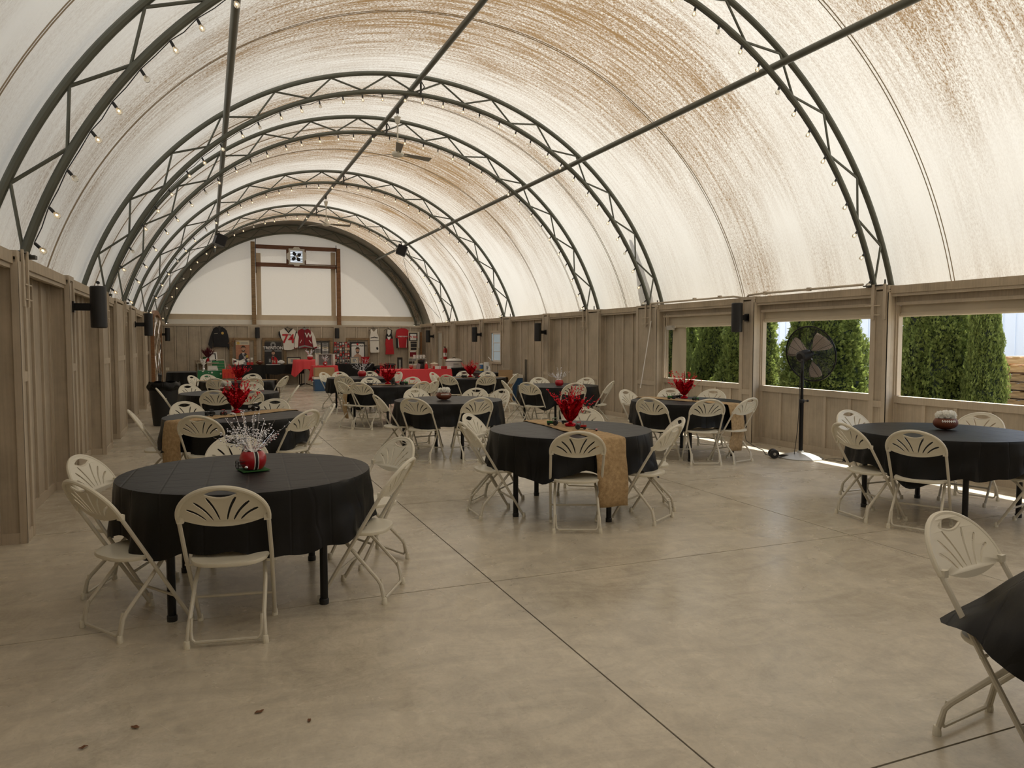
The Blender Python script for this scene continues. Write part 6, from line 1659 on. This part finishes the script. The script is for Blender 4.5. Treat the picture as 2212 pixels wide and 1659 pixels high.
# wooden crate and cooler under it
xw0, xw1 = at_y(678, 820, YR - .25).x, at_y(720, 820, YR - .25).x
t = thing('cardboard_box', 'plain brown box standing on the blue cooler under the red table', 'box', ((xw0 + xw1) / 2, YR - .35, .47))
w = (xw1 - xw0) / 2
b = MB(); b.box(-w, w, -.2, .2, 0, .27); b.build('body', 'cardboard', t, False)
for q in (-1, 1): b = MB(); b.add([(-w, q * .2, .27), (w, q * .2, .27), (w * .97, q * .08, .285), (-w * .97, q * .08, .285)], [(0, 1, 2, 3)]); b.build('flap', 'cardboard', t, False)
def cooler(label, x, y, z, w, d, h, lid=.07):
    t = thing('cooler', label, 'cooler', (x, y, z), 0, 'blue coolers with white lids')
    b = MB(); b.add([Vector((sx * w * (1 if zz_ else .94), sy * d * (1 if zz_ else .94), zz_ * (h - lid))) for zz_ in (0, 1) for sy in (-1, 1) for sx in (-1, 1)], [(0, 2, 3, 1), (4, 5, 7, 6), (0, 1, 5, 4), (2, 6, 7, 3), (0, 4, 6, 2), (1, 3, 7, 5)]); b.build('body', 'blue_cooler', t, False)
    b = MB(); b.box(-w * 1.03, w * 1.03, -d * 1.04, d * 1.04, h - lid + .001, h); b.build('lid', 'white_lid', t, False)
    for sx in (-1, 1): b = MB(); b.tube([(sx * w * 1.0, -d * .4, h * .7), (sx * (w + .03), -d * .4, h * .66), (sx * (w + .03), d * .4, h * .66), (sx * w, d * .4, h * .7)], .010, 6); b.build('handle', 'white_lid', t)
    return t
cooler('blue cooler with white lid on the floor under the red table', (at_y(679, 850, 24.6).x + at_y(721, 850, 24.6).x) / 2, 24.75, 0, (at_y(721, 850, 24.6).x - at_y(679, 850, 24.6).x) / 2, .22, .46)
cooler('blue cooler with white lid by the right wall next to the cardboard', 7.76, 18.95, 0, .19, .27, .70, .09)
# --- far left: Christmas-cloth table, shelf table with frame and feathers, green chair
YL = 27.3; xl0, xl1 = at_y(428, 805, YL).x, at_y(496, 805, YL).x
def dots_mat():
    m, nt, p = newmat('xmas_print'); N, L = nt.nodes, nt.links
    tc = N.new('ShaderNodeTexCoord'); v = N.new('ShaderNodeTexVoronoi'); v.inputs['Scale'].default_value = 9; L.new(tc.outputs['Object'], v.inputs['Vector'])
    r = N.new('ShaderNodeValToRGB'); r.color_ramp.interpolation = 'CONSTANT'; r.color_ramp.elements[0].color = (.7, .7, .66, 1); r.color_ramp.elements[1].position = .30; r.color_ramp.elements[1].color = (.02, .17, .06, 1)
    L.new(v.outputs['Distance'], r.inputs[0]); L.new(r.outputs[0], p.inputs['Base Color']); p.inputs['Roughness'].default_value = .6; M['xmas_print'] = m
dots_mat()
draped_table('folding_table', 'folding table with green snowflake cloth at the far left', xl0, xl1, YL - .35, YL + .35, .62, .40, 'xmas_print', 12, corner=.03, label2='green cloth with white snowflakes')
t = thing('gift_bag', 'red and black checked gift bag beside the green snowflake cloth', 'bag', (at_y(494, 812, YL - .5).x, YL - .55, .38))
b = MB(); b.box(-.20, .20, -.1, .1, 0, .30); b.build('bag', 'gift_red', t, False)
for k in range(3): b = MB(); b.box(-.15 + k * .12, -.10 + k * .12, -.104, -.1005, .02, .18); b.build('check_patch', 'print_red', t, False)
for q in (-.1, .1): b = MB(); b.tube([(-.07, q, .30), (-.06, q, .37), (.06, q, .37), (.07, q, .30)], .006, 5); b.build('handle', 'gift_red', t)
t = thing('gift_stand', 'low brown stand carrying the red gift bag', 'stand', (at_y(494, 812, YL - .5).x, YL - .55, 0)); b = MB(); b.box(-.22, .22, -.12, .12, .33, .379); b.build('top', 'stain_wood', t, False)
for sx in (-.18, .18):
    for sy in (-.09, .09): b = MB(); b.box(sx - .015, sx + .015, sy - .015, sy + .015, 0, .329); b.build('leg', 'stain_wood', t, False)
t = thing('silver_tray', 'slanted grey box on the green snowflake cloth', 'box', (at_y(460, 800, YL).x, YL - .1, .624)); b = MB(); b.add([(-.17, -.12, 0), (.17, -.12, 0), (.17, .12, 0), (-.17, .12, 0), (-.15, -.06, .13), (.13, -.06, .13), (.13, .1, .16), (-.15, .1, .16)], [(0, 3, 2, 1), (4, 5, 6, 7), (0, 1, 5, 4), (1, 2, 6, 5), (2, 3, 7, 6), (3, 0, 4, 7)]); b.build('body', 'galv', t, False); b = MB(); b.box(-.1, .1, -.135, -.122, .02, .03); b.build('edge_strip', 'print_grey', t, False)
t = thing('silver_vase', 'silver vase with white blossom stems on the green cloth', 'vase', (at_y(440, 800, YL - .2).x, YL - .25, .624)); b = MB(); b.lathe([(.03, 0), (.05, .05), (.03, .12), (.04, .15)], 14); b.build('vase', 'silver', t); b = MB(); spray(b, .02, 14, .18, .32, .45, .02, 7, .13, 41, .003); o = b.build('blossom_spray', ['silver', 'white_paper'], t, False); o['kind'] = 'stuff'
YS = 28.3
t = thing('shelf_table', 'small high table behind the green cloth', 'table', (at_y(454, 783, YS).x, YS, 0))
zs = at_y(454, 783, YS).z; b = MB(); b.box(-.45, .28, -.22, .22, zs - .03, zs); b.build('top', 'table_board', t, False)
for sx in (-.4, .23): b = MB(); b.tube([(sx, 0, 0), (sx, 0, zs - .03)], .02, 8); b.build('leg', 'grey_metal', t)
xs_ = at_y(459, 775, YS).x
t = thing('certificate_frame', 'white framed certificate standing on the high table at far left', 'picture frame', (xs_, YS - .1, zs + .001))
T = Matrix.Rotation(-.2, 4, 'X') @ Matrix.Rotation(-.08, 4, 'Y')
for a in ((-.17, -.13, 0, .36), (.13, .17, 0, .36), (-.13, .13, 0, .04), (-.13, .13, .32, .36)): b = MB(); b.box(a[0], a[1], -.01, .01, a[2], a[3], T); b.build('frame', 'white_plastic', t, False)
b = MB(); b.box(-.13, .13, -.004, .006, .04, .32, T); b.build('mount', 'print_dark', t, False); b = MB(); b.box(-.09, .09, -.008, -.005, .07, .29, T); b.build('paper', 'white_paper', t, False)
t = thing('feather_vase', 'red vase with dark maroon feathers at far left', 'vase', (at_y(449, 775, YS).x, YS - .05, zs + .001)); b = MB(); b.lathe([(.05, 0), (.06, .06), (.05, .14), (.055, .15)], 14); b.build('vase', 'helmet_red', t)
b = MB(); rnd = random.Random(3)
for k in range(60):
    a = rnd.uniform(0, 6.28); tl = rnd.uniform(0, .75); L_ = rnd.uniform(.28, .48); d = Vector((math.cos(a) * math.sin(tl), math.sin(a) * math.sin(tl), math.cos(tl)))
    p0 = Vector((0, 0, .13)); b.tube([p0, p0 + d * L_ * .6, p0 + d * L_ + Vector((0, 0, -.03))], [.004, .016, .002], 4)
o = b.build('feathers', 'feather', t); o['kind'] = 'stuff'
frame_pic('framed_picture', 'small dark picture left of the feather vase', 438, 446, .20, YS - .1, 'print_dark', 'felt_green', zs + .001)
t = thing('brown_chair', 'brown chair back standing behind the green snowflake table', 'chair', (at_y(434, 800, 28.2).x, 28.2, 0)); b = MB(); b.box(-.2, .2, .16, .20, .45, .95); b.build('backrest', 'drift', t, False); b = MB(); b.box(-.2, .2, -.2, .155, .42, .46); b.build('seat', 'drift', t, False)
for sx in (-.17, .17):
    for sy in (-.17, .17): b = MB(); b.tube([(sx, sy, 0), (sx, sy, .42)], .015, 6); b.build('leg', 'stain_wood', t)
t = thing('lawn_chair', 'green webbed lawn chair with pale tubular frame at far left', 'chair', (at_y(474, 795, 27.95).x, 27.95, 0), .15)
for k in range(5): b = MB(); b.box(-.2, .2, .14 + .02 * k, .15 + .02 * k, .46 + k * .095, .54 + k * .095); b.build('webbing', 'xmas_green', t, False)
b = MB(); b.box(-.2, .2, -.22, .14, .43, .44); b.build('seat_webbing', 'xmas_green', t, False)
b = MB(); b.tube([(-.23, .1, .40), (-.23, .22, .92), (-.18, .235, .97), (.18, .235, .97), (.23, .22, .92), (.23, .1, .40)], .012, 7); b.build('back_frame', 'chair_tube', t)
for sx in (-.23, .23): b = MB(); b.tube([(sx, -.24, 0), (sx, -.22, .42), (sx, .12, .42), (sx, .24, 0)], .012, 7); b.build('leg', 'chair_tube', t)

# --- right of the posters: bagged bin, dark bin, tower fan, red buffet table and its things
t = thing('bagged_bin', 'bin wrapped in a shiny black bag by the back wall', 'trash can', (at_y(820, 800, 28.3).x, 28.3, 0)); b = MB(); b.lathe([(.2, 0), (.24, .6), (.20, .66), (.12, .69), (.0001, .70)], 20); b.build('bag', 'black_cloth', t); b = MB(); b.lathe([(.245, .50), (.26, .53), (.245, .56)], 20); b.build('bag_fold', 'black_cloth', t)
t = thing('round_bin', 'dark lidded bin right of the bagged bin', 'trash can', (at_y(842, 800, 28.1).x, 28.1, 0)); b = MB(); b.lathe([(.17, 0), (.2, .68), (.18, .70)], 20); b.build('bin', 'black_plastic', t); b = MB(); b.lathe([(.22, .701), (.23, .72), (.20, .76), (.02, .78)], 20); b.build('lid', 'print_dark', t)
tx = at_y(864, 800, 26.9)
t = thing('tower_fan', 'tall grey tower fan standing near the red buffet table', 'fan', (tx.x, 26.9, 0)); b = MB(); b.lathe([(.14, 0), (.14, .02), (.03, .04)], 20); b.build('base', 'black_plastic', t); b = MB(); b.tube([(0, 0, .04), (0, 0, .30)], .014, 8); b.build('stem', 'galv', t)
b = MB(); b.box(-.085, .085, -.06, .06, .30, 1.02); b.build('housing', 'black_plastic', t, False); b = MB(); b.box(-.055, .02, -.064, -.0605, .33, .94); b.build('grille', 'grey_metal', t, False)
for k in range(11): b = MB(); b.box(-.06, .025, -.068, -.065, .36 + k * .053, .368 + k * .053); b.build('grille_bar', 'black_plastic', t, False)
# buffet: runs along from the back wall toward the camera, parallel to the right wall
bx0, by0 = at_z(872, 801, .75).x, 0
PA, PB = at_z(884, 797, .75), at_z(1008, 806, .75)
bc = Vector((5.75, 21.9, 0))
draped_table('buffet_table', 'long buffet table under the red cloth near the right wall', 4.95, 7.0, 22.1, 22.9, .75, .42, 'red_cloth', 21, corner=.08, label2='red plastic cloth on the buffet table near the right wall')
draped_table('buffet_table', 'black-covered side table holding the white roaster', 7.04, 7.94, 22.95, 23.7, .74, .5, 'black_cloth', 22, corner=.0, label2='black cover under the white roaster')
draped_table('buffet_table', 'black-covered table by the small window with towels and canister', 6.85, 7.50, 19.0, 20.9, .74, .5, 'black_cloth', 23, corner=.0, label2='black cover on the table by the small window')
def bz(px, Y, z=.756): v = at_y(px, 800, Y); return Vector((v.x, Y, z))
t = thing('red_bowl', 'stack of pink and white bowls at the left of the red buffet', 'bowls', bz(888, 22.6))
for k in range(4): b = MB(); b.lathe([(.03, 0), (.07, .05), (.075, .055), (.06, .05), (.02, .012)], 18, Matrix.Translation((0, 0, k * .022))); b.build('bowl', 'white_plastic' if k % 2 else 'print_red', t)
t = thing('napkin_box', 'cream napkin box behind the bowls on the red buffet', 'box', bz(897, 22.75)); b = MB(); b.box(-.08, .08, -.05, .05, 0, .11); b.build('box', 'print_cream', t, False); b = MB(); b.box(-.05, .05, -.02, .02, .11, .14); b.build('napkin', 'white_paper', t, False)
t = thing('knife_block', 'slanted black and grey utensil block on the red buffet', 'block', bz(903, 22.5)); b = MB(); b.add([(-.06, -.05, 0), (.05, -.05, 0), (.05, .05, 0), (-.06, .05, 0), (-.02, -.05, .18), (.07, -.05, .15), (.07, .05, .15), (-.02, .05, .18)], [(0, 3, 2, 1), (4, 5, 6, 7), (0, 1, 5, 4), (1, 2, 6, 5), (2, 3, 7, 6), (3, 0, 4, 7)]); b.build('block', 'print_grey', t, False); b = MB(); b.tube([(0, 0, .16), (.01, 0, .22)], .01, 6); b.build('utensil', 'black_plastic', t)
t = thing('coffee_maker', 'black coffee maker with pods on top on the red buffet', 'coffee maker', bz(910, 22.6)); b = MB(); b.box(-.09, .09, -.09, .09, 0, .03); b.box(-.09, .09, .02, .09, .03, .22); b.box(-.09, .09, -.09, .09, .22, .28); b.build('body', 'black_plastic', t, False); b = MB(); b.lathe([(.05, .031), (.055, .10), (.04, .15)], 14, Matrix.Translation((0, -.03, 0))); b.build('carafe', 'print_dark', t)
t = thing('wire_shelf', 'small shelf of white cups over the coffee maker', 'shelf', bz(905, 22.85)); b = MB(); b.box(-.22, .22, -.08, .08, .30, .32); b.build('shelf_board', 'grey_metal', t, False)
for sx in (-.2, .2): b = MB(); b.tube([(sx, 0, 0), (sx, 0, .30)], .01, 6); b.build('leg', 'grey_metal', t)
for k, dx in enumerate((-.15, -.05, .05, .15)):
    c = thing('white_cup', ['white cup at the left end of the coffee shelf', 'second white cup on the coffee shelf', 'third white cup on the coffee shelf', 'white cup at the right end of the coffee shelf'][k], 'cup', t.location + Vector((dx, -.02, .321)), 0, 'white cups on the coffee shelf'); b = MB(); b.lathe([(.03, 0), (.042, .11), (.036, .11), (.026, .01)], 14); b.build('cup', 'white_plastic', c); b = MB(); b.tube([(.035, 0, .03), (.06, 0, .05), (.038, 0, .085)], .005, 5); b.build('handle', 'white_plastic', c)
t = thing('soap_figurine', 'red and white patterned bottle with white pump on the red buffet', 'bottle', bz(921, 22.3)); b = MB(); b.lathe([(.05, 0), (.055, .02), (.05, .12), (.03, .15), (.02, .17)], 16); b.build('bottle', 'print_red', t); b = MB(); b.lathe([(.02, .171), (.028, .18), (.02, .2), (.008, .23)], 12); b.build('pump', 'white_plastic', t); b = MB(); b.lathe([(.0512, .05), (.0514, .09)], 16); b.build('label_band', 'white_paper', t)
t = thing('stock_pot', 'white enamel pot with lid on the red buffet', 'pot', bz(938, 22.45)); b = MB(); b.lathe([(.10, 0), (.115, .02), (.118, .14), (.125, .15)], 24); b.build('pot', 'print_cream', t); b = MB(); b.lathe([(.126, .151), (.10, .175), (.03, .19), (.025, .21), (.0001, .215)], 24); b.build('lid', 'print_cream', t)
for sx in (-1, 1): b = MB(); b.tube([(sx * .115, -.03, .11), (sx * .15, -.03, .11), (sx * .15, .03, .11), (sx * .115, .03, .11)], .006, 5); b.build('handle', 'print_red', t)
for i, (px, m, lab) in enumerate(((942, 'white_paper', 'left white napkin pack on the red buffet'), (955, 'jersey_red', 'red napkin pack on the red buffet'), (968, 'white_paper', 'right white napkin pack on the red buffet'))):
    t = thing('napkin_pack', lab, 'napkins', bz(px, 22.18), 0, 'napkin packs on the red buffet'); b = MB(); b.box(-.085, .085, -.05, .05, 0, .085); b.build('pack', m, t, False); b = MB(); b.box(-.087, -.05, -.052, .052, .001, .087); b.build('wrap_band', 'print_red' if i != 1 else 'white_paper', t, False)
t = thing('roaster_oven', 'white electric roaster with domed lid near the right wall', 'roaster', Vector((7.47, 23.3, .746)))
b = MB(); b.lathe([(.26, 0), (.28, .02), (.285, .20), (.29, .21)], 28, None, 1.0, .72); b.build('body', 'white_plastic', t); b = MB(); b.lathe([(.295, .211), (.29, .225), (.0001, .226)], 28, None, 1.0, .72); b.build('rim', 'black_plastic', t); b = MB(); b.lathe([(.275, .227), (.25, .275), (.15, .30), (.0001, .305)], 28, None, 1.0, .72); b.build('lid', 'white_plastic', t)
b = MB(); b.tube([(-.05, 0, .305), (-.04, 0, .335), (.04, 0, .335), (.05, 0, .305)], .009, 6); b.build('lid_handle', 'black_plastic', t); b = MB(); b.tube([(-.08, -.21, .13), (-.08, -.24, .13), (.08, -.24, .13), (.08, -.21, .13)], .008, 6); b.build('side_handle', 'black_plastic', t)
def on_px(px, X, z=.746):
    v = at_x(px, 790, X); return Vector((X, v.y, z))
t = thing('wipes_canister', 'blue and yellow wipes canister on the table by the small window', 'canister', on_px(1040, 7.15)); b = MB(); b.lathe([(.055, 0), (.055, .20), (.05, .205)], 18); b.build('canister', 'fire_blue', t); b = MB(); b.lathe([(.056, .206), (.056, .235), (.03, .24)], 18); b.build('lid', 'white_plastic', t); b = MB(); b.lathe([(.0555, .03), (.0555, .09)], 18); b.build('label_band', 'toy_yellow', t)
t = thing('paper_towels', 'white paper towel roll beside the wipes canister', 'paper towels', on_px(1051, 7.25)); b = MB(); b.lathe([(.02, 0), (.075, 0), (.075, .28), (.02, .28)], 20); b.build('roll', 'white_paper', t); b = MB(); b.lathe([(.018, .001), (.018, .281)], 10); b.build('core', 'cardboard', t); b = MB(); b.box(-.03, .03, -.078, -.0755, .08, .18); b.build('wrap_label', 'print_grey', t, False)
t = thing('spray_bottle', 'small white spray bottle in front of the paper towels', 'bottle', on_px(1057, 7.2)); b = MB(); b.lathe([(.035, 0), (.038, .02), (.038, .12), (.015, .16)], 14); b.build('bottle', 'white_plastic', t); b = MB(); b.box(-.045, .02, -.01, .01, .16, .19); b.build('nozzle', 'white_plastic', t, False)
v = at_x(1078, 825, 7.35)
t = thing('open_carton', 'open cardboard carton with tall flap by the right wall', 'box', (7.3, 18.5, 0)); b = MB(); b.box(-.2, .2, -.18, .18, 0, .55); b.build('body', 'cardboard', t, False); b = MB(); b.box(-.2, .2, -.19, -.182, .551, .85) ; b.build('flap', 'cardboard', t, False); b = MB(); b.ball((0, 0, .58), .12, 10, 6, (1, 1, .5)); b.build('contents', 'fire_blue', t)
v = at_x(1134, 800, 7.9)
t = thing('folded_cart', 'folded black hand cart handle leaning at the right wall', 'cart', (7.93, v.y, 0)); b = MB(); b.tube([(0, -.05, .15), (0, -.05, 1.12), (0, .05, 1.12), (0, .05, .15)], .012, 6); b.build('handle', 'black_plastic', t); b = MB(); b.box(-.08, .06, -.18, .18, .04, .10); b.build('deck', 'black_plastic', t, False)
for q in (-.15, .15): b = MB(); b.lathe([(.005, -.012), (.04, -.012), (.04, .012), (.005, .012)], 12, Matrix.Translation((-.05, q, .04)) @ Matrix.Rotation(PI / 2, 4, 'X')); b.build('wheel', 'black_plastic', t)
v = at_x(966, 763, XR)
t = thing('fire_extinguisher', 'red fire extinguisher hanging between the white door and the pilaster', 'extinguisher', (XR - .11, v.y - .12, v.z - .22)); b = MB(); b.lathe([(.055, 0), (.07, .02), (.07, .34), (.045, .40), (.02, .42)], 18); b.build('tank', 'extinguisher', t); b = MB(); b.box(-.05, .02, -.012, .012, .42, .45); b.box(-.06, .02, -.01, .01, .465, .475); b.build('valve', 'black_plastic', t, False); b = MB(); b.tube([(0, -.02, .43), (-.03, -.09, .35), (-.02, -.085, .15)], .010, 6); b.build('hose', 'black_plastic', t); b = MB(); b.lathe([(.0712, .10), (.0712, .24)], 18); b.build('label_band', 'white_paper', t)
# chargers: dry leaves on the floor
for i, (px, py, lab) in enumerate(((560, 1540, 'brown dry leaf on the floor, largest of the four'), (668, 1558, 'curled leaf bit right of the largest dry leaf'), (292, 1573, 'dry leaf on the floor left of the largest leaf'), (180, 1617, 'dry leaf nearest the bottom left corner'))):
    c = at_z(px, py, 0); s_ = [.020, .014, .020, .017][i]
    b = MB(); b.grid(7, 5, lambda u, v: Vector(((u - .5) * 2 * s_, (v - .5) * s_ * math.sin(PI * (.08 + .84 * u)), .002 + .004 * math.sin(u * 5 + i) ** 2 + .003 * abs(v - .5))))
    o = b.build('dry_leaf', 'leaf_dry'); o.location = (c.x, c.y, .001); o.rotation_euler = (0, 0, i * 1.1 + .3); tag(o, lab, 'leaf')
    m = o.modifiers.new('thickness', 'SOLIDIFY'); m.thickness = .0015

# cables bundled at the right foot of the last truss, and the speaker lead
t = thing('cable_bundle', 'tangle of dark cables at the right foot of the last arched truss', 'cables', (0, 0, 0))
rnd = random.Random(9)
for k in range(7):
    pts = []
    for q in range(9):
        a = 44 - q * 3.2; p = arc(RI + .04 + .14 * math.sin(q * 1.3 + k * 1.7) ** 2, a, 30.30 - .02 * k); pts.append(p + Vector((rnd.uniform(-.04, .04), 0, rnd.uniform(-.05, .02))))
    b = MB(); b.tube(pts, .012, 5); b.build('cable', 'drift', t)
v = at_y(868, 545, 25.4)
b = MB(); b.tube([v + Vector((.05, 0, -.2)), Vector((v.x + .3, 25.5, 3.6)), Vector((7.7, 25.6, 2.42))], .006, 5); tag(b.build('speaker_lead', 'black_plastic'), 'thin speaker cable running down from the right box speaker to the wall', 'cable')
